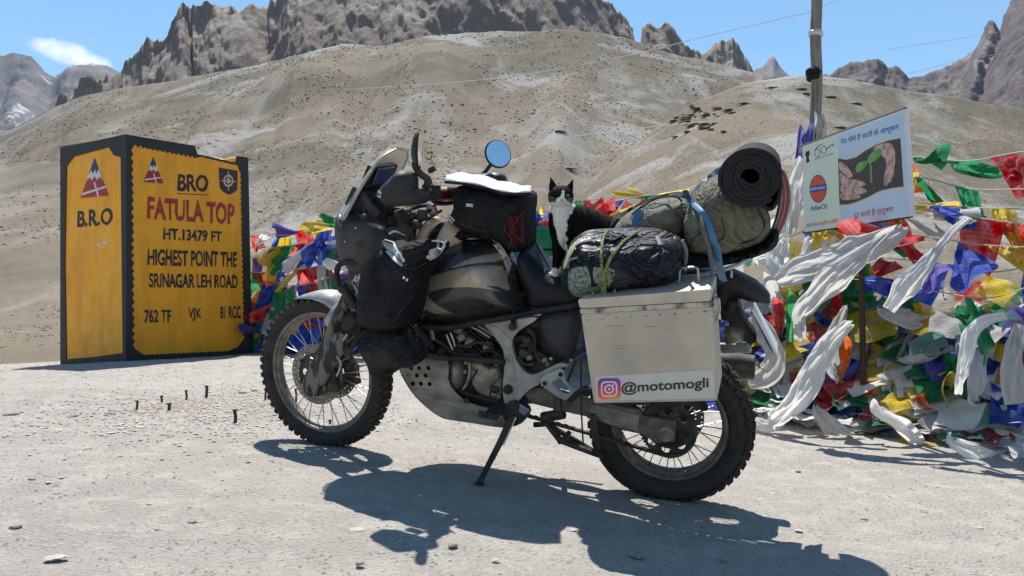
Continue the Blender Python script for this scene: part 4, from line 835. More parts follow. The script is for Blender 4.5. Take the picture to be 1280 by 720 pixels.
for nm, l, r_ in (('blue_strap', [(856, 238), (862, 250), (874, 262), (884, 275), (892, 300), (897, 312)], .010), ('blue_strap', [(803, 264), (796, 272), (793, 288)], .013)):
    b = MB(); pf = BB if l[0][0] > 850 else BA; pts = [pf.pt(x, y, .012 if x < 868 else .05) for x, y in l]
    if l[0][0] > 850: pts += [P(900, 330, .24), P(905, 352, .22)]
    b.tube(smoothline(pts), r_, 8, flat=.22, up=(0, 1, 0)); bx(b.build(nm, M['blue'], t), X)
b = MB(); b.tube(smoothline([BB.pt(866, 245, .02), P(880, 290, .30), P(889, 325, .28), P(891, 352, .27)]), .008, 8, flat=.3, up=(0, 1, 0)); bx(b.build('grey_strap', mat('grey_webbing', (.13, .14, .15), .8, noise=.3), t), X)
b = plate([(893, 300), (900, 318), (909, 352), (899, 350), (892, 330)], .25, .004); bx(b.build('strap_tail', mat('faded_blue_webbing', (.16, .24, .32), .8, noise=.3), t), X)
bx(Puff([(862, 247), (866, 236), (880, 224), (893, 212), (905, 205), (905, 213), (893, 222), (880, 234), (872, 246)], .05, .06, hf=.1, D=.03, t=.02, wr=.012, wf=25).build('shoulder_strap', mat('blue_white_strap', (.08, .2, .32), .7, col2=(.6, .62, .62), nscale=35, thr=(.45, .55)), t), X)
bx(Puff([(868, 252), (874, 243), (885, 244), (884, 256), (874, 266)], .20, .05, D=.04, t=.05, wr=.01, wf=25).build('top_flap', M['olive'], t), X)
# rolled black foam mat across the back
rc = P(938.5, 221.5, .32)
t, X = bag('sleeping_mat', P(938.5, 262, .1), label='rolled black foam sleeping mat laid across the top of the olive backpack', cat='sleeping mat')
ri, ro_, th = .032, .108, .0112; turns = (ro_-ri)/.0120; n = int(turns*44); V = []
for i in range(n+1):
    a = -2*PI*turns*(i/n-1)+3.93; r0 = ri+(ro_-ri)*i/n; jit = .0012*math.sin(a*2.3+1)
    for rr_ in (r0+jit, r0+jit-th): V.append((rc[0]+math.cos(a)*rr_, rc[2]+math.sin(a)*rr_*.93))
V = np.array(V); nb = len(V); A = np.stack([V[:, 0], np.full(nb, rc[1]), V[:, 1]], 1); B_ = A.copy(); B_[:, 1] -= .60; b = MB(); F = []
for i in range(n): o, i_ = 2*i, 2*i+1; F += [(o, i_, i_+2, o+2), (nb+o, nb+o+2, nb+i_+2, nb+i_), (o, o+2, nb+o+2, nb+o), (i_, nb+i_, nb+i_+2, i_+2)]
F += [(0, nb, nb+1, 1), (nb-2, nb-1, 2*nb-1, 2*nb-2)]; b.add(np.vstack([A, B_]), F); bx(b.build('foam_roll', M['foam'], t, angle=50, bevel=0), X)
b = MB(); b.lathe([(0, .001), (0, .05), (-.3, .05), (-.3, .001)], rc-np.array((0, .28, 0)), n=20); bx(b.build('roll_dark_plug', M['foam'], t), X)  # plug added inside the hollow roll so no sky shows and the hole stays dark
b = MB(); e = smoothline([P(978, 232, .31), P(975, 250, .31), P(966, 263, .31), P(957, 262, .31), P(952, 257, .31)]); 
V = [(p[0], .31, p[2]) for p in e]+[(p[0], -.25, p[2]) for p in e]; k = len(e); b.add(V, [(i, i+1, k+i+1, k+i) for i in range(k-1)]); o = b.build('loose_mat_end', M['foam'], t); bx(o, X); shell(o, .011)
# striped blanket behind the mat
t, X = bag('blanket', P(975, 310, 0), label='folded grey blanket with red stripes hanging behind the rolled mat', cat='blanket')
for k in range(6):
    m_ = M['blankR'] if k in (2, 4) else (M['cloth2'] if k in (0,) else M['blankA']); dx = 2.6*k
    pts = [(958+dx, 203+k), (970+dx*.95, 216), (976+dx*.95, 238), (974+dx, 262), (967+dx*.9, 285), (958+dx*.8, 304)]
    e = smoothline([P(x, y, .12-.02*k) for x, y in pts], 5); e2 = smoothline([P(x, y, -.22) for x, y in pts], 5); b = MB(); kk = len(e); mids = []
    off = smoothline([P(x-2.8, y, .12-.02*k) for x, y in pts], 5)
    V = list(e)+list(e2)+list(off); b.add(V, [(i, kk+i, kk+i+1, i+1) for i in range(kk-1)]+[(2*kk+i, i, i+1, 2*kk+i+1) for i in range(kk-1)]); bx(b.build('fold', m_, t, angle=60), X)
# tank bag with a white map cover
t, X = bag('tank_bag', P(600, 298, 0), label='black tank bag with white map cover on top and a red drawcord at its rear', cat='bag')
TB = Puff([(565, 232), (600, 234), (640, 243), (656, 242), (658, 256), (655, 272), (657, 300), (655, 314), (640, 316), (625, 303), (600, 294), (580, 290), (566, 280), (560, 272), (568, 262), (569, 250)], .08, .09, hf=.09, D=.07, t=.16, wr=.006, wf=12, sm=1); bx(TB.build('bag_body', M['cloth'], t), X)
b = MB(); V = []
mp = [(556.5, 226, .13), (580, 228, .16), (605, 233, .17), (628, 240, .17), (647, 241, .16), (664, 240.5, .12)]; mq = [(560, 223, -.10), (582, 219.5, -.15), (605, 223, -.16), (628, 229, -.16), (646, 234, -.15), (663, 239, -.08)]
e1 = smoothline([P(*q) for q in mp], 4); e2 = smoothline([P(*q) for q in mq], 4); k = len(e1); G = []
for j in range(9):
    f = j/8
    for i in range(k): q = e1[i]*(1-f)+e2[i]*f; q = q+np.array((0, 0, .022*math.sin(f*PI)+.004*math.sin(i*1.1+j))); G.append(q)
b.add(G, [(j*k+i, j*k+i+1, (j+1)*k+i+1, (j+1)*k+i) for j in range(8) for i in range(k-1)]); o = b.build('map_cover', M['mapw'], t, angle=60); bx(o, X); shell(o, .006)
b = MB(); b.tube([P(x, y+1.6, v+.008) for x, y, v in mp], .006, 6); bx(b.build('lid_zip', M['cloth2'], t), X)
bx(TB.decal([(583, 254), (591.5, 255), (591, 259), (582.5, 258)], 'grey_tag', M['refl'], t, sm=0), X)
b = MB(); b.tube(smoothline([TB.pt(x, y, .003) for x, y in ((568, 262), (580, 251), (600, 254), (630, 262), (650, 264))]), .003, 5); b.tube(smoothline([TB.pt(x, y, .003) for x, y in ((566, 276), (590, 285), (610, 290))]), .003, 5); bx(b.build('pocket_zip', M['cloth2'], t), X)
rd = random.Random(3)
for k in range(13):
    x0 = 635+k*1.5; l = [(x0+rd.uniform(-5, 5), y+rd.uniform(-4, 4)) for y in (266+rd.uniform(0, 8), 276, 284, 292, 300, 309-rd.uniform(0, 8))]; l = [(min(655, max(629, a_)), b_) for a_, b_ in l]
    b = MB(); b.tube(smoothline([TB.pt(x, y, .008+rd.uniform(0, .01)) for x, y in l]), .0019, 5); bx(b.build('red_drawcord', M['red'], t), X)
for l in (((560, 268), (568, 276)), ((558, 271), (566, 279))):
    b = MB(); b.tube([P(x, y, .16) for x, y in l], .004, 6); bx(b.build('reflective_loop', M['refl'], t), X)
# straps from the tank bag down to the seat
for l in (((655, 290), (662, 312), (668, 326)), ((660, 285), (674, 312), (688, 338))):
    b = MB(); b.tube(smoothline([P(x, y, .06) for x, y in l]), .007, 6, flat=.3); bx(b.build('rear_strap', M['cloth'], t), X)
# pouches hanging from the crash bars
t, X = bag('pouch', P(490, 412, .3), label='big black drawstring pouch hanging on the crash bar beside the fuel tank', cat='bag')
PA = Puff([(451, 400), (451, 375), (452, 352), (457, 335), (468, 317), (478, 304), (490, 300), (510, 307), (535, 304), (553, 302), (557, 306), (551, 318), (540, 332), (531, 345), (529, 365), (524, 388), (519, 404), (503, 411), (482, 413), (462, 409)], .30, .12, hf=.04, D=.085, t=.05, wr=.012, wf=9, sm=1, step=.013, fold=radial(478, 300, .35, 13, .004, 4)); bx(PA.build('pouch_body', M['cloth'], t), X)
for q in ([(477, 302), (481, 299), (492, 303), (498, 312), (506, 324), (508, 332), (502, 327), (493, 317), (484, 310)], [(533, 322), (538, 312), (545, 310), (553, 315), (547, 321), (538, 326)], [(483, 314), (486, 312), (496, 322), (505, 332), (502, 333), (492, 325)]):
    bx(PA.decal(q, 'reflective_patch', M['refl'], t, off=.003, sm=0), X)
b = MB(); b.tube(smoothline([PA.pt(x, y, .004) for x, y in ((498, 318), (505, 332), (512, 336), (524, 333), (533, 328))]), .004, 6); b.tube(smoothline([PA.pt(x, y, .003) for x, y in ((517, 368), (508, 380), (498, 394), (492, 402))]), .0025, 5); bx(b.build('pouch_piping', M['black'], t), X)
b = MB(); b.tube(smoothline([P(x, y, .36) for x, y in ((540, 301), (552, 302), (556, 307), (552, 312), (558, 300))]), .0035, 6); bx(b.build('buckle', M['refl'], t), X)
for p in ((504.5, 347), (508.5, 349.5)):
    b = MB(); b.sph(PA.pt(*p, .001), (.006, .002, .006), 8, 6); bx(b.build('tag_dot', M['white'], t), X)
bx(DFx := Puff([(500, 306), (520, 300), (545, 300), (538, 318), (520, 330), (508, 326)], .36, .05, D=.05, t=.03, wr=.005).build('pouch_flap', M['cloth'], t), X)
t, X = bag('pouch', P(490, 458, .3), label='dark grey dusty pouch hanging lower down behind the front wheel', cat='bag')
PB = Puff([(446, 420), (458, 413), (480, 413), (508, 409), (517, 414), (524, 428), (528, 442), (524, 455), (512, 459), (496, 459), (494, 466), (484, 470), (472, 468), (466, 458), (462, 445), (455, 434)], .28, .11, hf=.04, D=.075, t=.05, wr=.016, wf=13, sm=1, step=.013, fold=radial(480, 410, .35, 11, .004, 6)); bx(PB.build('pouch_body', M['cloth2'], t), X)
b = MB(); b.tube(smoothline([PB.pt(x, y, .003) for x, y in ((512, 412), (514, 425), (520, 440), (526, 446))]), .004, 6, flat=.5); bx(b.build('pouch_strap', M['black'], t), X)
b = MB(); b.tube(smoothline([P(x, y, .28) for x, y in ((520, 408), (528, 420), (536, 434))]), .016, 8, flat=.4); bx(b.build('pouch_strap', M['cloth2'], t), X)
# ================================================================ the cat
cb = MB()
def C(px, py, v): return P(px, py, v)
hc = C(701, 246, .07)
cb.sph(hc, (.050, .047, .044), 20, 14); cb.sph(hc+np.array((-.013, .034, -.012)), (.021, .018, .015), 14, 10); cb.sph(hc+np.array((.018, .022, -.014)), (.022, .018, .018), 14, 10); cb.sph(hc+np.array((-.030, .018, -.012)), (.018, .018, .018), 14, 10); cb.sph(hc+np.array((-.012, .028, -.024)), (.015, .014, .010), 12, 8)
cb.sph(hc+np.array((-.010, .030, .008)), (.018, .014, .022), 12, 8)
for e0, e1, w_ in ((C(692, 237, .06), C(688, 220.5, .06), .019), (C(711, 238, .06), C(716.5, 223.5, .05), .017)):
    cb.tube([e0, e0*.6+e1*.4, e0*.25+e1*.75, e1], [w_, w_*.74, w_*.36, .003], 14, flat=.55, up=(0, 1, 0))
def chain(pts):
    Q = smoothline([np.append(C(*q[:3]), q[3]) for q in pts], 5); cb.tube(Q[:, :3], Q[:, 3], 20)
chain([(702, 252, .06, .038), (702.5, 266, .05, .050), (704, 280, .04, .056), (708, 296, .02, .058), (716, 318, .0, .050), (722, 335, .0, .046)])
chain([(706, 268, .045, .045), (722, 276, .02, .062), (744, 289, .0, .074), (764, 304, -.02, .084), (778, 324, -.03, .078)])
cb.sph(C(765, 330, .0), (.08, .07, .07), 18, 12)
for dv, dx in ((.07, 0), (.015, 7)):
    chain([(703+dx, 286, dv-.01, .034), (698+dx*.9, 304, dv, .026), (696+dx*.9, 322, dv, .0165), (694+dx*.9, 338, dv, .0145)]); cb.sph(C(692+dx*.9, 343, dv+.008), (.022, .017, .012), 12, 8)
chain([(775, 335, -.04, .02), (770, 344, .02, .018), (750, 347, .06, .016), (730, 348, .07, .013)])
cat0 = cb.build('cat_source', M['black'], None); rm = cat0.modifiers.new('r', 'REMESH'); rm.mode = 'VOXEL'; rm.voxel_size = .0034; sm_ = cat0.modifiers.new('s', 'SMOOTH'); sm_.iterations = 5; sm_.factor = .6
dg = bpy.context.evaluated_depsgraph_get(); dg.update(); cme = bpy.data.meshes.new_from_object(cat0.evaluated_get(dg)); bpy.data.objects.remove(cat0)
cV = np.array([tuple(v.co) for v in cme.vertices]); cm_, ct_, cbs = newmat('cat_fur'); a_ = ct_.nodes.new('ShaderNodeAttribute'); a_.attribute_name = 'Col'; ct_.links.new(a_.outputs['Color'], cbs.inputs['Base Color']); cbs.inputs['Roughness'].default_value = .75; cbs.inputs['Specular IOR Level'].default_value = .12
cbs.inputs['Sheen Weight'].default_value = 0
nz = ct_.nodes.new('ShaderNodeTexNoise'); nz.inputs['Scale'].default_value = 260; nz.inputs['Detail'].default_value = 3; mpg = ct_.nodes.new('ShaderNodeMapping'); mpg.inputs['Scale'].default_value = (1, 1, .3); tcc = ct_.nodes.new('ShaderNodeTexCoord'); ct_.links.new(tcc.outputs['Object'], mpg.inputs[0]); ct_.links.new(mpg.outputs[0], nz.inputs['Vector']); bp = ct_.nodes.new('ShaderNodeBump'); bp.inputs['Strength'].default_value = .7; bp.inputs['Distance'].default_value = .004; ct_.links.new(nz.outputs[0], bp.inputs['Height']); ct_.links.new(bp.outputs[0], cbs.inputs['Normal'])
sx = -(cV[:, 0]-hc[0]); sz = cV[:, 2]-hc[2]; sy = cV[:, 1]-hc[1]
# wobbling edges of the coat patches
wob = fbm(cV[:, 0]*60, cV[:, 2]*60, 3, 5)*.006; sx2 = sx+wob; sz2 = sz+wob
white = ((sx2-.014)/.024)**2+((sz2+.016)/.020)**2 < 1
white |= (abs(sx2-.016) < .0055+np.clip(.010-sz2, 0, .02)*.35) & (sz > -.02) & (sz < .028)
white |= (sz2 < -.018) & (sz > -.06) & (sx2 < .046) & (sx2 > -.065)
zc = np.array([C(700, y, .07)[2]-hc[2] for y in (258, 268, 285, 300, 312)]); cl = np.interp(-sz, -zc, [-.06, -.024, -.012, .006, .018]); cr = np.interp(-sz, -zc, [.05, .040, .028, .034, .026])
white |= (sz < -.03) & (sz > zc[-1]) & (sx2 > cl) & (sx2 < cr) & (sy > -.035)
paw = C(693, 334, .07)[2]-hc[2]; white |= (sz2 < paw) & (cV[:, 0] > C(712, 340, .05)[0])
earin = (sz > .043) & (sy > -.001) & (abs(cV[:, 2]-hc[2]-.055) < .02)
colr = np.where(white[:, None], (.80, .76, .70), (.006, .0055, .0055)); colr = np.where((earin & (sx < .0))[:, None], (.32, .15, .12), colr)
ca = cme.color_attributes.new('Col', 'FLOAT_COLOR', 'POINT'); ca.data.foreach_set('color', np.hstack([colr, np.ones((len(colr), 1))]).ravel().astype(np.float32))
cme.materials.clear(); cme.materials.append(cm_); cme.polygons.foreach_set('use_smooth', [True]*len(cme.polygons))
cat, X = thing('cat', C(700, 346, .05), label='black and white cat sitting upright on the motorcycle seat looking at the camera', cat='cat')
co = bpy.data.objects.new('body', cme); COL.objects.link(co); co.parent = cat; reX(co, X)
# short fur: one tapering blade per spot, lying backwards over the body
gF = np.random.default_rng(4); cN = np.zeros(len(cme.vertices)*3, np.float32); cme.vertices.foreach_get('normal', cN); cN = cN.reshape(-1, 3); pick = gF.integers(0, len(cV), 15000); p0 = cV[pick]; nn_ = cN[pick]; keep = ~((p0[:, 2]-hc[2] > .045)); p0 = p0[keep]; nn_ = nn_[keep]; pc = colr[pick][keep]
fl = np.array((-.25, .1, -1.0)) - nn_*(nn_ @ np.array((-.25, .1, -1.0)))[:, None]; fl = fl/(np.linalg.norm(fl, axis=1)[:, None]+1e-6)+gF.normal(0, .35, fl.shape); dirn = nn_*.55+fl*.8; dirn /= np.linalg.norm(dirn, axis=1)[:, None]; sdn = np.cross(dirn, nn_); sdn /= np.linalg.norm(sdn, axis=1)[:, None]+1e-6; ln = gF.uniform(.006, .013, len(p0))[:, None]*np.where(p0[:, 2:3] > hc[2]-.03, .6, 1)
FV = np.stack([p0+sdn*.0009, p0-sdn*.0009, p0+dirn*ln], 1).reshape(-1, 3); fme = bpy.data.meshes.new('fur'); fme.from_pydata(FV.tolist(), [], np.arange(len(FV)).reshape(-1, 3).tolist()); cf = fme.color_attributes.new('Col', 'FLOAT_COLOR', 'POINT'); cf.data.foreach_set('color', np.repeat(np.hstack([pc*gF.uniform(.8, 1.25, (len(pc), 1)), np.ones((len(pc), 1))]), 3, 0).ravel().astype(np.float32)); fme.materials.append(cm_)
fo_ = bpy.data.objects.new('fur', fme); COL.objects.link(fo_); fo_.parent = cat; reX(fo_, X); prop(fo_, kind='stuff')
eyem = mat('cat_eye', (.35, .42, .28), .1, coat=1)
for dx, dz in ((.001, .014), (-.034, .009)):
    b = MB(); q = hc+np.array((dx, .037 if dx > -.01 else .031, dz)); b.sph(q, (.0062, .006, .0056), 12, 8); e = b.build('eye', eyem, cat); reX(e, X)
    b = MB(); b.sph(q+np.array((-.001, .0048, 0)), (.0026, .002, .0045), 8, 6); pz = b.build('pupil', M['black'], e); reX(pz, X)
b = MB(); b.sph(hc+np.array((-.017, .0525, -.006)), (.0050, .003, .0035), 10, 6); reX(b.build('nose', mat('cat_nose', (.42, .18, .16), .5), cat), X)
b = MB(); b.tube(smoothline([hc+np.array((-.006, .049, -.017)), hc+np.array((-.013, .051, -.0145)), hc+np.array((-.017, .052, -.011)), hc+np.array((-.021, .050, -.0145)), hc+np.array((-.027, .047, -.017))]), .0009, 5); reX(b.build('mouth', M['black'], cat), X)
for s_ in range(6):
    b = MB(); sd = 1 if s_ < 3 else -1; q = hc+np.array((-.016+.014*sd, .047, -.010+.003*(s_ % 3))); b.tube(smoothline([q, q+np.array((.022*sd, .008, .003*(s_ % 3))), q+np.array((.045*sd, .004, -.006+.007*(s_ % 3)))]), .0003, 4); reX(b.build('whisker', M['refl'], cat), X)
b = MB(); b.lathe([(-.003, .040), (-.003, .043), (.003, .043), (.003, .040)], C(701.5, 263, .055), axis=(.1, .15, 1), n=24, closed=True); reX(b.build('collar', M['black'], cat), X)
# ================================================================ ground
dm, dt_, db_ = newmat('pale_gravel_dirt'); N = dt_.nodes; L = dt_.links
def nzn(scale, detail=6, rough=.55, vec=None, dist=0, N=None, L=None):
    n = N.new('ShaderNodeTexNoise'); n.inputs['Scale'].default_value = scale; n.inputs['Detail'].default_value = detail; n.inputs['Roughness'].default_value = rough; n.inputs['Distortion'].default_value = dist; L.new(vec, n.inputs['Vector']); return n.outputs[0]
def rng_(x, a, b, c=0, d=1, N=None, L=None):
    n = N.new('ShaderNodeMapRange'); n.inputs[1].default_value = a; n.inputs[2].default_value = b; n.inputs[3].default_value = c; n.inputs[4].default_value = d; L.new(x, n.inputs[0]); return n.outputs[0]
def mixc(f, a, b, N=None, L=None):
    n = N.new('ShaderNodeMix'); n.data_type = 'RGBA'
    for i, x in ((0, f), (6, a), (7, b)):
        if isinstance(x, tuple): n.inputs[i].default_value = (*x, 1)
        elif isinstance(x, (int, float)): n.inputs[i].default_value = x
        else: L.new(x, n.inputs[i])
    return n.outputs[2]
K = dict(N=N, L=L)
tc = N.new('ShaderNodeTexCoord'); ob = tc.outputs['Object']; mp_ = N.new('ShaderNodeMapping'); mp_.inputs['Scale'].default_value = (.35, 1.6, 1); L.new(ob, mp_.inputs[0])
c = mixc(rng_(nzn(.9, 5, vec=mp_.outputs[0], **K), .35, .65, **K), (.40, .365, .32), (.34, .31, .272), **K)
c = mixc(rng_(nzn(7, 8, .7, vec=ob, **K), .48, .62, **K), c, (.45, .41, .36), **K)
c = mixc(rng_(nzn(45, 4, .6, vec=ob, **K), .58, .66, 0, .6, **K), c, (.27, .24, .205), **K)
c = mixc(rng_(nzn(120, 3, .6, vec=ob, **K), .40, .34, 0, .5, **K), c, (.60, .56, .50), **K)
c = mixc(rng_(nzn(2.3, 7, .7, vec=mp_.outputs[0], **K), .56, .70, 0, .5, **K), c, (.33, .29, .25), **K)
L.new(c, db_.inputs['Base Color']); db_.inputs['Roughness'].default_value = .95; db_.inputs['Specular IOR Level'].default_value = .2
vo = N.new('ShaderNodeTexVoronoi'); vo.inputs['Scale'].default_value = 55; L.new(ob, vo.inputs['Vector'])
ad = N.new('ShaderNodeMath'); ad.operation = 'ADD'; L.new(nzn(60, 8, .75, vec=ob, **K), ad.inputs[0]); L.new(rng_(vo.outputs[0], 0, .5, .5, 0, **K), ad.inputs[1])
bp = N.new('ShaderNodeBump'); bp.inputs['Strength'].default_value = 1; bp.inputs['Distance'].default_value = .011; L.new(ad.outputs[0], bp.inputs['Height']); L.new(bp.outputs[0], db_.inputs['Normal'])
def lip(x): return np.interp(x, [-14, -6, -4, -2.5, 0, 3, 14], [8.6, 8.9, 9.0, 9.4, 9.6, 9.6, 10])
def axis(a, b, c0, n, p=2.2):
    t = np.linspace(-1, 1, n); s = np.sign(t)*abs(t)**p; return np.where(s < 0, c0+s*(c0-a), c0+s*(b-c0))
def ground_h(X, Y):
    Z = gz(X, Y); Z = Z+.012*fbm(X*1.3, Y*2.6, 4, 2)+.004*fbm(X*7, Y*9, 4, 4)+.0022*ridged(X*22, Y*24, 2, 9)
    rut = np.exp(-((Y-2.75-.10*X+.05*np.sin(X*1.3))/.10)**2)+np.exp(-((Y-2.25-.12*X)/.12)**2); Z = Z-.010*rut*(.5+vnoise(X*3, Y*3, 6))
    far = np.maximum(0, Y-lip(X)); return Z-.30*far**1.3
nx_, ny_ = 560, 520; xs = axis(-16, 18, .3, nx_, 2.0); ys = axis(-10, 15, 2.9, ny_, 2.0); X, Y = np.meshgrid(xs, ys)
Z = ground_h(X.ravel(), Y.ravel())
me = bpy.data.meshes.new('ground'); V = np.stack([X.ravel(), Y.ravel(), Z], 1); ii = (np.arange(ny_-1)[:, None]*nx_+np.arange(nx_-1)[None]).ravel(); F = np.stack([ii, ii+1, ii+nx_+1, ii+nx_], 1)
def fastmesh(name, V, F, m, smooth=True, **k):
    me = bpy.data.meshes.new(name); q = F.shape[1]; me.vertices.add(len(V)); me.vertices.foreach_set('co', V.astype(np.float32).ravel()); me.loops.add(F.size); me.loops.foreach_set('vertex_index', F.astype(np.int32).ravel())
    me.polygons.add(len(F)); me.polygons.foreach_set('loop_start', (np.arange(len(F))*q).astype(np.int32)); me.polygons.foreach_set('use_smooth', [smooth]*len(F)); me.update(calc_edges=True); me.materials.append(m)
    o = bpy.data.objects.new(name, me); COL.objects.link(o); return prop(o, **k)
fastmesh('ground', V, F, dm, kind='structure')
def gp(px, py):
    """point on the ground under a pixel"""
    r = np.array(((px-640)/1000, 1, (385-py)/1000)); lo, hi = .8, 12.
    ts = np.linspace(.9, 12, 900); z = EYE+r[2]*ts; gg = gz(r[0]*ts, ts); i = np.argmax(z < gg); t = ts[i] if z[i] < gg[i] else 9
    return np.array((r[0]*t, t, gg[i] if z[i] < gg[i] else gg[-1]))
# ---------------------------------------------------------------- stones: bigger ones singly, grit as one mass
OCT = np.array([(1, 0, 0), (.4, .95, .1), (-.8, .6, -.1), (-.7, -.7, .1), (.5, -.9, 0), (.15, .1, .8), (-.2, .05, -.7)]); OF = np.array([(0, 1, 5), (1, 2, 5), (2, 3, 5), (3, 4, 5), (4, 0, 5), (1, 0, 6), (2, 1, 6), (3, 2, 6), (4, 3, 6), (0, 4, 6)])
def scatter(name, X, Y, Z, S, m, seed=1, flat=.6, jit=.25, smooth=False, **k):
    g = np.random.default_rng(seed); n = len(X); a = g.uniform(0, 2*PI, n); B = OCT[None]*g.uniform(1-jit, 1+jit, (n, 7, 3)); B[:, :, 2] *= (flat if np.isscalar(flat) else flat[:, None])
    ca, sa = np.cos(a)[:, None], np.sin(a)[:, None]; st = g.uniform(.7, 1.3, n)[:, None]
    Q = np.stack([(B[:, :, 0]*ca*st-B[:, :, 1]*sa), (B[:, :, 0]*sa*st+B[:, :, 1]*ca), B[:, :, 2]], 2)*S[:, None, None]+np.stack([X, Y, Z], 1)[:, None]
    return fastmesh(name, Q.reshape(-1, 3), (OF[None]+7*np.arange(n)[:, None, None]).reshape(-1, 3), m, smooth, **k)
stone_m = mat('grey_stone', (.36, .33, .29), .9, col2=(.19, .17, .15), nscale=3, bump=.4, thr=(.4, .6)); pale_m = mat('pale_stone_chip', (.46, .43, .385), .9, noise=.3, nscale=4)
g = np.random.default_rng(11); n = 26000; Yg = 1.7+7.5*g.random(n)**1.5; Xg = Yg*g.uniform(-.75, .78, n); Sg = .0014+.0050*g.random(n)**6*(.5+.25*Yg)+.0004*Yg
Zg = ground_h(Xg, Yg); scatter('gravel', Xg, Yg, Zg, Sg, stone_m, 3, kind='stuff', label='small grey gravel scattered over the dirt')
n = 9000; Yg = 1.7+7.5*g.random(n)**1.5; Xg = Yg*g.uniform(-.75, .78, n); Sg = .002+.004*g.random(n)**3*(.5+.25*Yg); scatter('gravel', Xg, Yg, ground_h(Xg, Yg), Sg, pale_m, 4, kind='stuff', label='pale stone chips scattered over the dirt')
# chips piled round the iron stakes
n = 4200; rr_ = g.normal(0, 1, (n, 2)); cen = gp(255, 512); Xg = cen[0]+rr_[:, 0]*.42; Yg = cen[1]+rr_[:, 1]*.55; scatter('stone_chips', Xg, Yg, ground_h(Xg, Yg)+.004, .003+.009*g.random(n)**2.5, mat('white_pink_chip', (.50, .45, .40), .9, col2=(.36, .27, .22), nscale=2), 5, flat=.35, kind='stuff', label='broken stone and cement chips lying round the iron stakes')
def stone_mesh(seed, m):
    bm_ = MB(); rd = np.random.default_rng(seed); bm_.sph((0, 0, 0), 1, 9, 6); V = np.concatenate(bm_.v); f = 1+.35*fbm(V[:, 0]*1.3+seed, V[:, 1]*1.3+V[:, 2], 3, seed)+rd.uniform(-.08, .08, len(V)); V = V*f[:, None]*np.array((1.25, .95, .55)); bm_.v = [V]; o = bm_.build('stone', m, None, angle=30); me = o.data; bpy.data.objects.remove(o); return me
SM_ = [stone_mesh(i, stone_m if i % 2 else pale_m) for i in range(6)]
spec = [(70, 697, .022, 1), (140, 518, .022, 0), (93, 521, .016, 0), (565, 577, .022, 0), (566, 684, .014, 0), (1112, 578, .010, 1), (1201, 696, .018, 1), (1179, 607, .013, 0), (998, 590, .012, 0), (1155, 642, .012, 0), (285, 517, .02, 0), (303, 492, .024, 0), (318, 489, .02, 0), (322, 514, .022, 0), (268, 553, .01, 0), (181, 536, .012, 0), (330, 588, .014, 0), (14, 520, .028, 0), (85, 541, .010, 0), (716, 663, .012, 1), (796, 696, .02, 0), (965, 617, .015, 1), (998, 663, .012, 1), (1110, 688, .01, 0), (240, 655, .012, 0), (196, 663, .008, 0), (445, 662, .02, 1), (458, 620, .010, 0), (350, 640, .008, 1), (40, 600, .012, 0), (120, 580, .010, 1), (1030, 546, .012, 0), (905, 700, .01, 0), (620, 700, .010, 1), (1225, 660, .012, 1), (1080, 650, .011, 0), (980, 560, .010, 0), (1250, 700, .014, 0), (450, 705, .012, 0), (20, 660, .014, 0)]
for i, (px, py, s, pale) in enumerate(spec):
    q = gp(px, py); o = bpy.data.objects.new('stone', SM_[(2*(i % 3)) + (0 if pale else 1)]); COL.objects.link(o); o.location = (q[0], q[1], g1(q[0], q[1])+s*(.02 if pale else .2)); o.scale = (s, s*1.1, s*(.3 if pale else .75)); o.rotation_euler = (0, 0, i*1.7)
    prop(o, label='small %s stone lying loose on the open dirt' % ('flat pale' if pale else 'angular grey'), cat='stone', group='%s stones lying on the dirt' % ('pale' if pale else 'grey'))
# rusty iron stakes
stakes = [(171, 514, 501, 'shortest rusty stake at the left end of the row'), (202, 505, 495, 'thin rusty stake second from the left, slightly bent'), (211, 515, 504, 'stout rusty stake third from the left, nearest the viewer on that side'), (233, 501, 488, 'rusty stake with a flat cap, fourth from the left'), (258, 497, 482, 'tallest rusty stake in the middle of the gravel patch'), (294, 530, 512, 'thick rusty stake standing alone in front of the patch'), (331.5, 500, 486, 'rusty stake standing just left of the front tyre'), (370, 502, 486, 'rusty stake seen between the front wheel spokes'), (412, 533, 525, 'low rusty stake seen low through the front wheel')]
for i, (px, yb, yt, lb) in enumerate(stakes):
    q = gp(px, yb); h = (yb-yt)/1000*q[1]; b = MB(); r_ = .009 if i in (2, 4, 5) else .0065
    b.tube([(0, 0, -.05), (0, 0, 0), (.002, 0, h*.5), (.004*(-1)**i, 0, h)], r_, 8); b.lathe([(h-.006, .001), (h-.006, r_*1.5), (h, r_*1.5), (h+.002, .001)], (0, 0, 0), axis=(0, 0, 1), n=8); o = b.build('iron_stake', M['rust'], None); o.location = q; prop(o, label=lb, cat='stake', group='rusty iron stakes in the dirt')
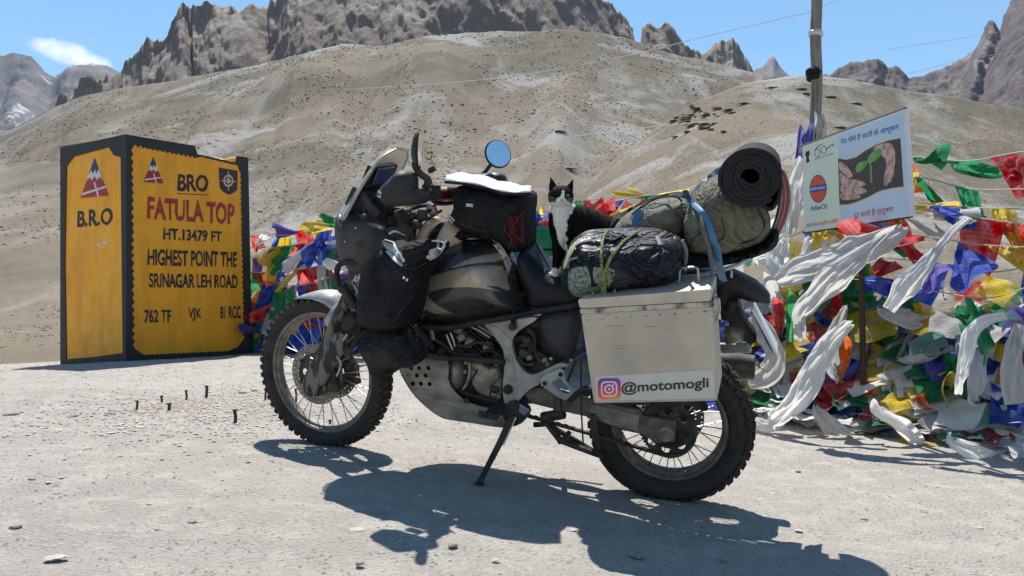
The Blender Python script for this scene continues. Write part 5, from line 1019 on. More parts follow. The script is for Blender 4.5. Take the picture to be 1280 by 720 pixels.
# ================================================================ hills and mountains
def interp_crest(c):
    a = np.array(sorted(c), float); return lambda px: np.interp(px, a[:, 0], a[:, 1])
HF = {}
def hillfn(key, crest, R0, Rc, Tb, p, amp, scale, seed, rib=0, ribk=10, jag=0, jagk=.05, oct_=6, back=1.6, extra=None, Rvar=0, ribp=1.0):
    cf = interp_crest(crest)
    def f(px, s):
        """px: bearing, s: 0 foot .. 1 crest .. beyond"""
        r = R0+(Rc-R0)*s; ta = (px-640)/1000; Tc = (385-cf(px))/1000; y = r; x = ta*r
        if jag: Tc = Tc+jag*(ridged(px*jagk, px*0+seed, 4, seed)-.6)
        s1 = np.minimum(s, 1); T = Tb+(Tc-Tb)*s1**p
        nz = fbm(x/scale, y/scale, oct_, seed)*.6+(ridged(x/scale*1.2+7, y/scale*1.2, oct_, seed+3)-.55)*.8
        env = np.minimum(1, s*4)*np.where(s < 1, 1-.55*s1**3, 1)
        z = T*r+amp*nz*env
        if oct_ == 8: z = z+amp*.35*(ridged(x/scale*5, y/scale*5, 5, seed+6)-.55)*env
        if rib: z = z+rib*(ridged(px/1000*ribk+.25*fbm(x/scale*2, y/scale*2, 3, seed+9), s*1.1+seed, 5, seed+20)-.6)*np.minimum(1, s1*2)*(1-.7*np.clip(s1*1.02-.6, 0, 1)**1.5*0)*(1 if ribp == 1 else s1**ribp)
        if extra is not None: z = z+extra(px, s1)
        z = z-np.maximum(0, s-1)*(Rc-R0)*back*.5
        if oct_ == 8: y = y+scale*.34*(ridged(x/scale*1.5+z/scale*.5, z/scale*.55, 6, seed+40, .48)-.5)*np.clip(s1*2.2-.5, 0, 1)+scale*.022*(ridged(x/scale*9, z/scale*4, 4, seed+44)-.5)
        elif key == 'A': z = z-4.5*np.clip(ridged((px-s1*210)/120., s1*1.2+seed, 3, 71)-.62, 0, 1)*4*s1*(1-s1**4)
        return x, y, z+EYE
    HF[key] = f; return f
def mountain(name, key, px0, px1, nc, nr, m, smax=1.25, sp=1.0, **k):
    f = HF[key]; px = np.linspace(px0, px1, nc); t = np.linspace(0, 1, nr); s = smax*t**sp; PX, SS = np.meshgrid(px, s); x, y, z = f(PX.ravel(), SS.ravel())
    ii = (np.arange(nr-1)[:, None]*nc+np.arange(nc-1)[None]).ravel(); return fastmesh(name, np.stack([x, y, z], 1), np.stack([ii, ii+1, ii+nc+1, ii+nc], 1), m, kind='structure')
def slope_mat(name, base, alt, pale, dark, sc, spk=1.0, spkt=.63, bumpd=.5, patch=None, steep=None, snow=None):
    m, t, b = newmat(name); N = t.nodes; L = t.links; K = dict(N=N, L=L); ge = N.new('ShaderNodeNewGeometry'); ob = ge.outputs['Position']
    c = mixc(rng_(nzn(1/(sc*60), 6, .6, vec=ob, dist=.6, **K), .45, .56, **K), base, alt, **K)
    c = mixc(rng_(nzn(1/(sc*35), 8, .68, vec=ob, dist=1.0, **K), .51, .60, 0, .85, **K), c, pale, **K)
    c = mixc(rng_(nzn(1/(sc*7), 6, .7, vec=ob, **K), .55, .72, 0, .45, **K), c, alt, **K)
    mq = N.new('ShaderNodeMapping'); mq.inputs['Rotation'].default_value = (0, 0, .55); mq.inputs['Scale'].default_value = (1, .16, .4); L.new(ob, mq.inputs[0])
    c = mixc(rng_(nzn(1/(sc*16), 7, .66, vec=mq.outputs[0], dist=.8, **K), .54, .66, 0, .5, **K), c, pale, **K)
    mq2 = N.new('ShaderNodeMapping'); mq2.inputs['Rotation'].default_value = (0, 0, -.35); mq2.inputs['Scale'].default_value = (1, .2, .4); L.new(ob, mq2.inputs[0])
    c = mixc(rng_(nzn(1/(sc*11), 7, .66, vec=mq2.outputs[0], dist=.8, **K), .56, .70, 0, .6, **K), c, alt, **K)
    if patch: c = mixc(rng_(nzn(1/(sc*22), 6, .65, vec=ob, dist=.5, **K), .60, .68, 0, .8, **K), c, patch, **K)
    if steep:
        sx = N.new('ShaderNodeSeparateXYZ'); L.new(ge.outputs['Normal'], sx.inputs[0]); c = mixc(rng_(sx.outputs[2], steep[1], steep[2], 1, 0, **K), c, steep[0], **K)
    if snow:
        sx = N.new('ShaderNodeSeparateXYZ'); L.new(ge.outputs['Normal'], sx.inputs[0]); mm = N.new('ShaderNodeMath'); mm.operation = 'MULTIPLY'; L.new(rng_(nzn(1/(sc*20), 7, .7, vec=ob, **K), .56, .64, 0, .6, **K), mm.inputs[0]); L.new(rng_(sx.outputs[2], .4, .62, **K), mm.inputs[1]); c = mixc(mm.outputs[0], c, snow, **K)
    if spk: c = mixc(rng_(nzn(1/(sc*spk), 2, .5, vec=ob, **K), spkt, spkt+.05, 0, .7, **K), c, dark, **K)
    L.new(c, b.inputs['Base Color']); b.inputs['Roughness'].default_value = .95; b.inputs['Specular IOR Level'].default_value = .15
    bp = N.new('ShaderNodeBump'); bp.inputs['Strength'].default_value = .8; bp.inputs['Distance'].default_value = bumpd; L.new(nzn(1/(sc*4), 10, .75, vec=ob, **K), bp.inputs['Height']); L.new(bp.outputs[0], b.inputs['Normal']); return m
mA = slope_mat('brown_scree_slope', (.185, .148, .108), (.128, .108, .076), (.30, .285, .265), (.09, .08, .06), 1.6, spk=.55, spkt=.64, bumpd=.6)
mB = slope_mat('near_gravel_slope', (.20, .16, .115), (.14, .12, .087), (.31, .29, .27), (.10, .09, .065), .8, spk=.35, spkt=.65, bumpd=.3)
mR = slope_mat('purple_grey_rock', (.27, .218, .18), (.20, .163, .138), (.36, .32, .28), (.12, .10, .09), 3.0, spk=6, spkt=.68, bumpd=5, steep=((.22, .172, .145), .25, .6))
mF = slope_mat('distant_rock', (.17, .14, .13), (.13, .105, .10), (.30, .27, .25), (.07, .06, .07), 7.0, spk=0, bumpd=10, steep=((.125, .10, .095), .35, .65))
mS = slope_mat('distant_snowy_rock', (.15, .13, .13), (.11, .10, .10), (.22, .2, .2), (.07, .07, .08), 9.0, spk=0, bumpd=10, snow=(.75, .77, .80))
crA = [(-500, 300), (-300, 250), (-100, 205), (0, 168), (60, 137), (100, 122), (150, 108), (220, 98), (300, 82), (380, 64), (430, 52), (480, 56), (560, 44), (640, 38), (700, 35), (760, 44), (800, 55), (840, 66), (900, 80), (960, 95), (1020, 115), (1100, 150), (1280, 220), (1500, 260)]
def exA(px, s): return 15*np.exp(-((px-535)/62)**2-((s-.80)/.13)**2)+9*np.exp(-((px-380)/50)**2-((s-.86)/.09)**2)+7*np.exp(-((px-700)/35-(s-.6)*3)**2-((s-.6)/.22)**2)
hillfn('A', crA, 10.5, 430, -.135, .62, 7, 130, 3, rib=2.2, ribk=12, extra=exA, oct_=4)
crB = [(380, 480), (500, 425), (560, 385), (620, 330), (700, 262), (760, 210), (820, 164), (870, 130), (930, 109), (1000, 99), (1060, 102), (1120, 113), (1200, 124), (1280, 135), (1400, 160), (1700, 230)]
hillfn('B', crB, 10.5, 170, -.115, .72, 2.0, 46, 8, rib=.6, ribk=9, oct_=4)
crC = [(-500, 160), (-200, 185), (-60, 205), (0, 205), (50, 201), (75, 203), (100, 222), (125, 260), (160, 330), (200, 400), (260, 470), (320, 520)]
hillfn('C', crC, 10.5, 110, -.12, .8, 1.2, 30, 12, rib=.4, ribk=12, oct_=4)
crE = [(-100, 200), (20, 160), (60, 130), (75, 122), (110, 112), (150, 90), (165, 78), (185, 70), (200, 72), (215, 58), (225, 34), (232, 30), (240, 44), (262, 40), (280, 38), (292, 24), (310, 11), (325, 11), (340, 2), (360, -20), (450, -70), (600, -80), (700, -45), (750, -10), (765, 4), (775, 13), (785, 11), (795, 20), (801, 52), (804, 52), (806, 20), (815, 16), (828, 22), (838, 22), (846, 34), (860, 50), (873, 64), (890, 71), (905, 75), (915, 71), (922, 82), (940, 104), (980, 160)]
hillfn('E', crE, 330, 800, .02, 1.5, 60, 150, 21, rib=13, ribk=13, jag=.012, jagk=.043, back=1.2, oct_=8)
crF = [(980, 140), (1020, 104), (1034, 95), (1050, 84), (1070, 74), (1085, 70), (1100, 69), (1115, 77), (1130, 74), (1145, 81), (1165, 79), (1190, 72), (1203, 66), (1212, 60), (1222, 42), (1230, 27), (1236, 26), (1243, 38), (1250, 22), (1258, 5), (1270, -10), (1300, -50), (1450, -90), (1600, -60)]
hillfn('F', crF, 700, 1900, .10, 1.1, 170, 480, 31, rib=26, ribk=13, jag=.008, jagk=.05, oct_=8)
hillfn('G', [(880, 120), (925, 93), (945, 86), (955, 80), (962, 70), (967, 65), (974, 74), (985, 82), (1000, 90), (1020, 88), (1035, 92), (1080, 110)], 2600, 4600, .20, 1.0, 160, 900, 37, rib=30, ribk=20, jag=.004, jagk=.06, oct_=8)
hillfn('H', [(-400, 40), (-200, 60), (-60, 82), (0, 76), (12, 71), (22, 72), (30, 72), (40, 80), (55, 92), (65, 101), (75, 94), (90, 89), (105, 85), (122, 81), (135, 83), (150, 87), (170, 100), (220, 130), (300, 160)], 1500, 3800, .12, 1.1, 170, 800, 41, rib=70, ribk=16, jag=.006, jagk=.05, oct_=8)
mountain('hillside', 'A', -900, 2400, 1200, 400, mA, 1.2, 1.8); mountain('near_hill', 'B', 380, 2600, 620, 260, mB, 1.35, 1.6); mountain('left_knoll', 'C', -1100, 320, 420, 220, mB, 1.35, 1.6)
mountain('rocky_ridge', 'E', -100, 980, 1000, 340, mR, 1.2); mountain('rock_range', 'F', 980, 2600, 800, 240, mF, 1.15); mountain('far_peak', 'G', 880, 1080, 140, 90, mF, 1.15); mountain('snowy_range', 'H', -1100, 300, 560, 160, mS, 1.15)
# tufts and stones on the slopes
g = np.random.default_rng(23); tuft_m = mat('dry_tuft', (.17, .15, .10), .95, col2=(.12, .105, .08), nscale=.7, thr=(.4, .6)); rock_m = mat('slope_stone', (.17, .155, .14), .95, col2=(.10, .09, .085), nscale=.5)
def on(key, n, px0, px1, s0, s1, size, m, nm, lab, flat, seed, clump=1.0, thr=.0, pw=1.0):
    thr = thr+.035
    px = g.uniform(px0, px1, n); s = s0+(s1-s0)*g.random(n)**pw; x, y, z = HF[key](px, s); keep = (vnoise(x/size/70, y/size/90, seed)*.45+vnoise(x/size/16, y/size/16, seed+1)*.4+.15*g.random(n)) > thr; x, y, z = x[keep], y[keep], z[keep]
    ds_ = np.hypot(x, y); ds_ = np.clip(ds_/ds_.max()*1.5, .12, 1)**.8; scatter(nm, x, y, z, size*ds_*(.35+1.0*g.random(len(x))**2.5), m, seed, flat=flat, smooth=True, kind='stuff', label=lab)
on('A', 46000, -100, 1150, .10, 1.0, .42, tuft_m, 'shrubs', 'dry dark shrubs dotting the big brown slope', .8, 51, thr=.47, pw=.8)
on('A', 14000, -100, 1000, .2, 1.0, .6, rock_m, 'slope_rocks', 'grey rocks strewn over the big brown slope', .6, 52, thr=.56)
on('B', 80000, 500, 1500, .03, 1.0, .11, tuft_m, 'shrubs', 'small dry tufts dotting the nearer right hill', .8, 53, thr=.42, pw=.9)
on('B', 12000, 600, 1500, .03, 1.0, .12, rock_m, 'slope_rocks', 'small stones strewn over the nearer right hill', .6, 54, thr=.5)
on('C', 14000, -300, 240, .05, 1.0, .13, tuft_m, 'shrubs', 'small tufts dotting the pale knoll on the left', .8, 55, thr=.5)
# larger olive bushes in a cluster on the near hill, each its own thing
def find_on(key, px, py):
    s = np.linspace(.02, 1.0, 700); x, y, z = HF[key](np.full(700, float(px)), s); sy = 385-(z-EYE)/y*1000; i = int(np.argmax(sy <= py)); return np.array((x[i], y[i], z[i]))
bush_m = mat('olive_cushion_bush', (.25, .22, .10), .95, col2=(.15, .14, .07), nscale=2.5, bump=.6, bscale=9, thr=(.4, .62))
def bush_mesh(seed):
    rd = np.random.default_rng(seed); V = []; F = []; n = 0
    for i in range(60):
        c = rd.normal(0, .42, 3)*np.array((1, 1, .0)); c[2] = .30*(1-min(1, (c[0]**2+c[1]**2)))*rd.random()+.05; B = OCT*rd.uniform(.12, .26)*rd.uniform(.8, 1.2, (7, 3))*np.array((1, 1, .8)); V.append(B+c); F.append(OF+n); n += 7
    me = bpy.data.meshes.new('bush'); me.from_pydata(np.concatenate(V).tolist(), [], np.concatenate(F).tolist()); me.materials.append(bush_m); return me
BMs = [bush_mesh(i) for i in range(4)]; rd = random.Random(5)
for i in range(46):
    px = min(915, max(800, rd.gauss(868, 22))); py = 128+(px-820)*.05+abs(rd.gauss(0, 13))+rd.uniform(0, 10); q = find_on('B', px, py)
    o = bpy.data.objects.new('bush', BMs[i % 4]); COL.objects.link(o); s = rd.uniform(.35, 1.1); o.location = q; o.scale = (s*1.3, s, s*.7); o.rotation_euler = (0, 0, rd.uniform(0, 6)); prop(o, label='low olive cushion bush in the cluster on the near hill', cat='bush', group='olive bushes clustered on the near hill')
for px, py in ((1008, 118), (1020, 128), (1038, 122), (1070, 130), (860, 165), (965, 110), (1002, 112), (712, 212), (700, 165), (930, 130), (1050, 160), (1130, 150), (770, 165)):
    q = find_on('B' if px > 750 else 'A', px, py); o = bpy.data.objects.new('bush', BMs[px % 4]); COL.objects.link(o); s = .8 if px > 750 else 1.6; o.location = q; o.scale = (s*1.5, s, s*.6); prop(o, label='lone low olive bush scattered on the slope away from the cluster', cat='bush', group='lone bushes on the slopes')
# ================================================================ milestone monument
ym = mat('weathered_yellow_paint', (.88, .375, .010), .55, col2=(.74, .29, .010), nscale=2.6, bump=.8, bscale=14, dust=.14, dustcol=(.36, .20, .06), detail=10, aniso=(3, 3, .7), thr=(.42, .72)); bk = mat('weathered_black_paint', (.016, .016, .02), .65, noise=.4, nscale=9, dust=.08, bump=.6, bscale=18)
rdm = mat('painted_red', (.42, .022, .02), .6, noise=.3, nscale=12); wtm = mat('painted_white', (.62, .6, .56), .6, noise=.15); blm = mat('painted_blue', (.02, .04, .13), .6, noise=.3); plm = mat('crumbling_plaster', (.42, .39, .34), .95, col2=(.2, .18, .14), nscale=14, bump=1, bscale=30)
nc_ = np.array((-3.47, 7.2)); E1 = np.array((.556, .831)); E2 = np.array((-.831, .556)); NR = np.array((E1[1], -E1[0])); NL = np.array((-E2[1], E2[0])); NR = NR if NR[1] < 0 else -NR; NL = NL if NL[1] < 0 else -NL
def face(px, py, e, nrm, off=0):
    r = np.array(((px-640)/1000, 1)); t = (nc_ @ nrm+off)/(r @ nrm); p = r*t; return (p-nc_) @ e, EYE+(385-py)/1000*t
def f3(u, z, e, nrm, off): return np.array((*(nc_+e*u+nrm*off), z))
mon = empty('milestone', (*nc_, g1(*nc_)), label='big yellow roadside milestone block with black saw-tooth edges and hand-painted lettering', cat='milestone')
MX = Matrix.Translation(-Vector(mon.location))
R_ = lambda pts, off=0: [face(x, y, E1, NR, off) for x, y in pts]
Lf = lambda pts, off=0: [face(x, y, E2, NL, off) for x, y in pts]
prof = R_([(158, 459), (314, 452), (309, 198), (296, 196), (294.5, 204), (280, 200), (262, 195.5), (246, 193), (243.5, 184.5), (158, 170)]); V, T = tri(prof, (), .08)
A = np.array([f3(u, z, E1, NR, 0) for u, z in V]); B_ = A+np.array((*E2*1.111, 0)); b = MB(); solid(b, V, T, B_, A); b.build('painted_block', ym, mon, MX, angle=40, bevel=.012)
def fplate(outl, holes, e, nrm, o0, o1, name, m, sm=0, bevel=0):
    V, T = tri(smoothpoly(outl, sm) if sm else outl, holes); b = MB(); solid(b, V, T, np.array([f3(u, z, e, nrm, o0) for u, z in V]), np.array([f3(u, z, e, nrm, o1) for u, z in V]))
    return b.build(name, m, mon, MX, smooth=False, bevel=bevel)
def teeth(a, b, h, n, side):
    a = np.array(a); b = np.array(b); d = (b-a); L = np.linalg.norm(d); d /= L; p = np.array((-d[1], d[0]))*side; o = []
    rt = random.Random(n)
    for i in range(n): o += [tuple(a+d*L*i/n), tuple(a+d*L*(i+.5+rt.uniform(-.12, .12))/n+p*h*rt.uniform(.7, 1.2))]
    return o
rc4 = R_([(166, 181), (300, 207), (304, 437), (168, 441)]); outer = R_([(157, 460), (315, 453), (309.5, 197), (296, 195), (294.5, 203.5), (246, 192.5), (243.5, 184), (157, 169.5)])
inner = teeth(rc4[0], rc4[3], .020, 28, -1)+teeth(rc4[3], rc4[2], .012, 26, -1)+teeth(rc4[2], rc4[1], .012, 30, -1)+teeth(rc4[1], rc4[0], .018, 20, -1)
ro_in = R_([(166, 183), (243, 198), (250, 196), (297, 207), (300, 215), (304, 425), (297, 434), (286, 438), (178, 443), (168, 436)])
def tl(pts, specs):
    o = []
    for i, (h, n) in enumerate(specs):
        a, b = pts[i], pts[(i+1) % len(pts)]; o += teeth(a, b, h, n, 1) if n else [a]
    return o
ih = tl(ro_in, [(.022, 13), (0, 0), (.004, 6), (0, 0), (.016, 32), (0, 0), (0, 0), (.014, 20), (0, 0), (.024, 26)])
fplate(outer, [ih], E1, NR, -.01, .010, 'black_border', bk)
fplate(Lf([(159, 462), (76.5, 468), (76.5, 183.5), (159, 169.5)]), [Lf([(84, 208), (93, 196), (137, 184), (143, 194), (152, 197), (153, 300), (154.5, 441), (120, 446), (84, 449), (82, 330)])], E2, NL, -.01, .010, 'black_border', bk)
top = [f3(*R_([(156, 169.6)])[0], E1, NR, .012), f3(*R_([(243.5, 184)])[0], E1, NR, .012)]
b = MB(); q0, q1 = top; e2 = np.array((*E2*1.135, 0)); h_ = np.array((0, 0, .016)); b.add([q0, q1, q1+e2, q0+e2, q0+h_, q1+h_, q1+e2+h_, q0+e2+h_], [(3, 2, 1, 0), (4, 5, 6, 7), (0, 1, 5, 4), (1, 2, 6, 5), (2, 3, 7, 6), (3, 0, 4, 7)]); b.build('black_top', bk, mon, MX, bevel=.008)
# crumbled plaster along the broken top edge
rdc = random.Random(8)
for i in range(26):
    f = i/25; px = 246+49*f; py = 192.5+10.5*f; u, z = R_([(px, py)])[0]; b = MB(); s = rdc.uniform(.014, .034); b.sph((0, 0, 0), 1, 6, 4); b.v = [np.concatenate(b.v)*np.array((s, s*2.5, s*.7))*(1+.3*np.array([[rdc.uniform(-1, 1)] for _ in range(len(np.concatenate(b.v)))]))+f3(u, z, E1, NR, -.03-rdc.random()*.1)]; b.build('plaster_lump', plm if i % 3 else wtm, mon, MX, angle=20)
def mtext(body, x0, x1, yt, yb, m, e, nrm, fc, bold=.03, yt2=None, yb2=None):
    """lettering filling the traced box on a face; second pair: right-hand heights"""
    yt2 = yt if yt2 is None else yt2; yb2 = yb if yb2 is None else yb2
    bl = f3(*fc([(x0, yb)])[0], e, nrm, .0015); br = f3(*fc([(x1, yb2)])[0], e, nrm, .0015); tlp = f3(*fc([(x0, yt)])[0], e, nrm, .0015)
    return lay_text(body, (bl, br, tlp), 'lettering', m, mon, bold=bold, off=.0012, X=MX, normal=(0, -1, 0), jit=1.3)
a_ = (E1, NR, R_)
mtext('BRO', 222, 260, 217, 239, bk, *a_, yb2=240); mtext('FATULA TOP', 184, 293, 245, 274, rdm, *a_, yb2=281, bold=.035); mtext('HT.13479 FT', 204, 277, 285, 300, bk, *a_, yb2=303)
mtext('HIGHEST POINT THE', 184.5, 296, 311, 332, bk, *a_, yb2=334); mtext('SRINAGAR LEH ROAD', 186, 297, 341, 359.5, bk, *a_, yb2=360.5); mtext('762 TF', 180, 214, 387, 404, bk, *a_, yb2=403); mtext('VJK', 235, 252, 385, 401.5, bk, *a_); mtext('81 RCC', 275, 301, 382.5, 398.5, bk, *a_, yb2=398)
mtext('B.R.O', 97, 141, 263.5, 284.5, bk, E2, NL, Lf, yb2=281)
fplate(R_([(221, 241.3), (261, 243.2), (261, 244.4), (221, 242.5)]), (), E1, NR, 0, .003, 'red_underline', rdm)
def logo(cx, y0, y1, hw, e, nrm, fc, tilt=0):
    H = y1-y0; T_ = lambda pts: fc([(cx+x*hw, y0+y*H+x*tilt) for x, y in pts])
    fplate(T_([(0, 0), (-1, 1), (1, 1)]), (), e, nrm, 0, .0025, 'emblem_blue', blm)
    fplate(T_([(-.42, .42), (-.2, .32), (-.1, .44), (.03, .30), (.13, .42), (.28, .30), (.42, .42), (.62, .62), (-.62, .62)]), (), e, nrm, .0025, .0035, 'emblem_snow', wtm)
    fplate(T_([(-.55, .57), (-.35, .50), (-.2, .58), (0, .48), (.2, .58), (.38, .5), (.56, .57), (1, 1), (-1, 1)]), (), e, nrm, .0035, .0045, 'emblem_red', rdm)
    fplate(T_([(-.86, .88), (.86, .74), (.88, .79), (-.88, .94)]), (), e, nrm, .0045, .0055, 'emblem_line', wtm); fplate(T_([(-.05, .62), (.05, .62), (.35, 1), (.22, 1)]), (), e, nrm, .0045, .0054, 'emblem_line', wtm)
logo(118.5, 197, 246, 17.5, E2, NL, Lf, -1.5); logo(191.5, 196, 228.5, 12.5, E1, NR, R_, 1)
shm = mat('shield_maroon', (.06, .015, .022), .6, noise=.3); crm = mat('emblem_cream', (.55, .42, .28), .6)
fplate(R_([(273.5, 209.5), (297, 213.5), (296.5, 237), (292, 241), (286, 243.5), (279, 240), (274.5, 235)]), (), E1, NR, 0, .003, 'shield', shm)
def ringf(cx, cy, rx, ry, k, name, m, o0): fplate(R_([(cx+rx*math.cos(2*PI*i/20), cy+ry*math.sin(2*PI*i/20)) for i in range(20)]), [R_([(cx+rx*k*math.cos(2*PI*i/20), cy+ry*k*math.sin(2*PI*i/20)) for i in range(20)])], E1, NR, .003, o0, name, m)
ringf(285.3, 226, 6.2, 7.6, .72, 'shield_ring', crm, .0042); ringf(285.3, 226, 2.6, 3.2, .5, 'shield_ring', crm, .0042)
fplate(R_([(284.8, 214), (285.8, 214), (285.8, 238), (284.8, 238)]), (), E1, NR, .003, .0038, 'shield_cross', crm); fplate(R_([(276, 225.2), (294.5, 226.8), (294.5, 227.8), (276, 226.2)]), (), E1, NR, .003, .0036, 'shield_cross', crm)
for px, py, s, e, nrm, fc in [(124, 306, 2.5, E2, NL, Lf), (131, 303, 3.2, E2, NL, Lf), (128, 309, 1.5, E2, NL, Lf), (114, 307, 1.8, E2, NL, Lf), (136, 288, 1.6, E2, NL, Lf), (133, 294, 1.2, E2, NL, Lf), (100, 206, .9, E2, NL, Lf), (105, 200, .8, E2, NL, Lf), (178, 188, 1.2, E1, NR, R_), (172, 260, 1., E1, NR, R_), (175, 320, .8, E1, NR, R_), (237, 262, 1.2, E1, NR, R_), (262, 232, .7, E1, NR, R_), (240, 268, .8, E1, NR, R_), (290, 330, .7, E1, NR, R_)]:
    k = rdc.random()*6; fplate(fc([(px+s*math.cos(k+i*.9)*rdc.uniform(.5, 1.4), py+s*.9*math.sin(k+i*.9)*rdc.uniform(.5, 1.2)) for i in range(7)]), (), e, nrm, 0, .0015, 'paint_chip', wtm)
# ================================================================ sign board on its post
sg0 = np.array((2.11, 5.80)); sg1 = np.array((2.29, 4.63)); SE_ = (sg1-sg0)/np.linalg.norm(sg1-sg0); SN = np.array((SE_[1], -SE_[0])); SN = SN if SN[1] < 0 and SN[0] < 0 else -SN
if SN @ (-sg0) < 0: SN = -SN
def sp_(px, py, off=0):
    r = np.array(((px-640)/1000, 1)); t = (sg0 @ SN+off)/(r @ SN); p = r*t; return np.array((*p, EYE+(385-py)/1000*t))
bp0 = np.array((2.22, 5.11)); sgn = empty('sign_board', (*bp0, g1(*bp0)), label='tilted white and blue printed sign board about trees and pollution on a thin iron post', cat='sign'); GX = Matrix.Translation(-Vector(sgn.location))
def splate(px, name, m, o0, o1, holes=(), sm=0, parent=None):
    e = SE_; O2 = sg0
    def uv(q): p = sp_(*q); return ((p[:2]-O2) @ e, p[2])
    P_ = [uv(q) for q in px]; P_ = smoothpoly(P_, sm) if sm else P_; V, T = tri(P_, [[uv(q) for q in h] for h in holes]); b = MB(); g3 = lambda o: np.array([(*(O2+e*u+SN*o), z) for u, z in V]); solid(b, V, T, g3(o0), g3(o1)); return b.build(name, m, parent or sgn, GX, smooth=False)
bw = mat('sign_white_edge', (.7, .7, .7), .5, noise=.08); bb = mat('sign_sky_blue', (.50, .62, .74), .4, col2=(.60, .69, .76), nscale=1.5, detail=1); bgm = mat('sign_pale_green', (.70, .74, .56), .4, col2=(.66, .72, .62), nscale=1.6, detail=1)
CR = [(1003, 183), (1131.5, 136), (1139.5, 270), (1005, 290.5)]
splate(CR, 'board', bw, -.025, 0)
splate([(1004.5, 184.5), (1045, 169.8), (1049, 195), (1047.5, 240), (1052, 281.5), (1006.5, 288.5)], 'green_panel', bgm, 0, .0015)
splate([(1046, 169.5), (1129, 139.2), (1136.5, 268.5), (1053, 281.3), (1048.5, 240), (1050, 195)], 'blue_panel', bb, 0, .0015)
soil = mat('printed_soil', (.04, .03, .028), .6, col2=(.13, .095, .085), nscale=110, thr=(.45, .6)); skin = mat('printed_skin', (.62, .40, .32), .5, col2=(.36, .19, .14), nscale=22, thr=(.45, .62)); leaf = mat('printed_leaf', (.10, .28, .06), .5, col2=(.22, .42, .12), nscale=14); wl = mat('printed_white', (.75, .76, .78), .5); navy = mat('printed_navy', (.02, .05, .30), .5); pink = mat('printed_crimson', (.42, .02, .07), .5); orange = mat('printed_orange', (.62, .09, .02), .5)
ytop = [(1048, 198), (1058, 200), (1070, 197), (1083, 188), (1096, 181), (1112, 175.5), (1126, 173)]; ybot = [(1130, 233), (1116, 235), (1100, 238.5), (1086, 246), (1072, 252), (1060, 255.5), (1050, 256)]
splate([(x, y-1.5) for x, y in ytop]+[(x+.3, y+1.5) for x, y in ybot], 'picture_edge', mat('printed_cream', (.66, .55, .32), .5), .0015, .0022)
splate(ytop+ybot, 'soil_picture', soil, .0022, .003)
splate([(1049, 201), (1056, 205), (1063, 213), (1067, 219), (1065, 223), (1060, 222), (1054, 215), (1049.5, 212)], 'printed_thumb', skin, .003, .0042, sm=1)
splate([(1049.5, 214), (1056, 220), (1064, 224), (1074, 225), (1082, 228), (1083, 232), (1076, 234), (1066, 233), (1050, 231)], 'printed_finger', skin, .003, .0038, sm=1); splate([(1050, 230), (1064, 233), (1076, 234), (1084, 237), (1084, 241), (1076, 243), (1064, 242), (1051, 241)], 'printed_finger', skin, .003, .0042, sm=1); splate([(1051, 240), (1064, 241.5), (1074, 243), (1077, 246), (1072, 249), (1062, 250), (1051, 250)], 'printed_finger', skin, .003, .0038, sm=1)
splate([(1090, 186), (1100, 180), (1112, 178), (1118, 183), (1118, 195), (1116, 210), (1113, 226), (1109, 233), (1105, 231), (1106, 220), (1109, 207), (1107, 197), (1098, 192)], 'printed_hand', skin, .003, .0042, sm=1); splate([(1115, 184), (1120, 188), (1120, 204), (1117, 222), (1113, 230), (1111, 227), (1114, 208), (1114, 194)], 'printed_finger', skin, .0042, .005, sm=1)
splate([(1084, 203), (1087, 194), (1095, 187), (1103, 185), (1103, 192), (1097, 200), (1089, 204)], 'printed_leaf', leaf, .0042, .0055, sm=1); splate([(1086, 203), (1082, 201), (1074, 203), (1070, 210), (1072, 217), (1078, 214), (1083, 208)], 'printed_leaf', leaf, .0042, .0055, sm=1); splate([(1088, 203), (1090, 203), (1091.5, 228), (1089, 229)], 'printed_stem', leaf, .0032, .005)
def stext(body, x0, x1, yt, yb, yt2, yb2, m, bold=.0, off=.002):
    return lay_text(body, (sp_(x0, yb), sp_(x1, yb2), sp_(x0, yt)), 'lettering', m, sgn, bold=bold, off=off, X=GX, normal=(*SN, 0))
stext('पेड़-पौधे है धरती के आभूषण', 1051, 1124, 173, 182.5, 151, 164, navy, .012); stext('दूर करते है प्रदूषण', 1068, 1117, 265, 275, 256, 267, pink, .012)
stext('IndianOil', 1014, 1034, 257, 263.5, 255, 261, navy, .015); stext('इंडियन ऑयल कार्पोरेशन लिमिटेड', 1008, 1048, 279, 286, 273, 280, orange, .01)
def ell(cx, cy, rx, ry, n=28): return [(cx+rx*math.cos(2*PI*i/n), cy+ry*math.sin(2*PI*i/n)) for i in range(n)]
splate(ell(1023, 236, 10.6, 17.6), 'logo_rim', navy, .0015, .0022); splate(ell(1023, 236, 9.8, 16.5), 'logo_disc', orange, .0022, .003); splate([(1012.5, 233.5), (1033.5, 230), (1033.7, 237.5), (1012.6, 241)], 'logo_band', navy, .003, .0038)
stext('इंडियनऑयल', 1013.5, 1032.5, 234.5, 239, 231.5, 236.5, wl, .01, .0045)
for cx, cy in ((1022, 191), (1030, 187.5)): splate(ell(cx, cy, 3.6, 5.2, 18), 'spectacle_rim', M['black'], .0015, .0025, holes=[ell(cx, cy, 3.0, 4.5, 18)])
splate([(1019, 187), (1023, 182), (1029, 179.5), (1029, 180.2), (1023.4, 182.8), (1019.4, 187.8)], 'spectacle_arm', M['black'], .0015, .0025); splate([(1033.4, 186), (1042, 179), (1042.5, 183), (1041.8, 183.3), (1041.5, 180.4), (1033.6, 187)], 'spectacle_arm', M['black'], .0015, .0025)
stext('स्वच्छ भारत अभियान', 1018, 1042, 198, 201, 190.5, 193.5, navy, .01)
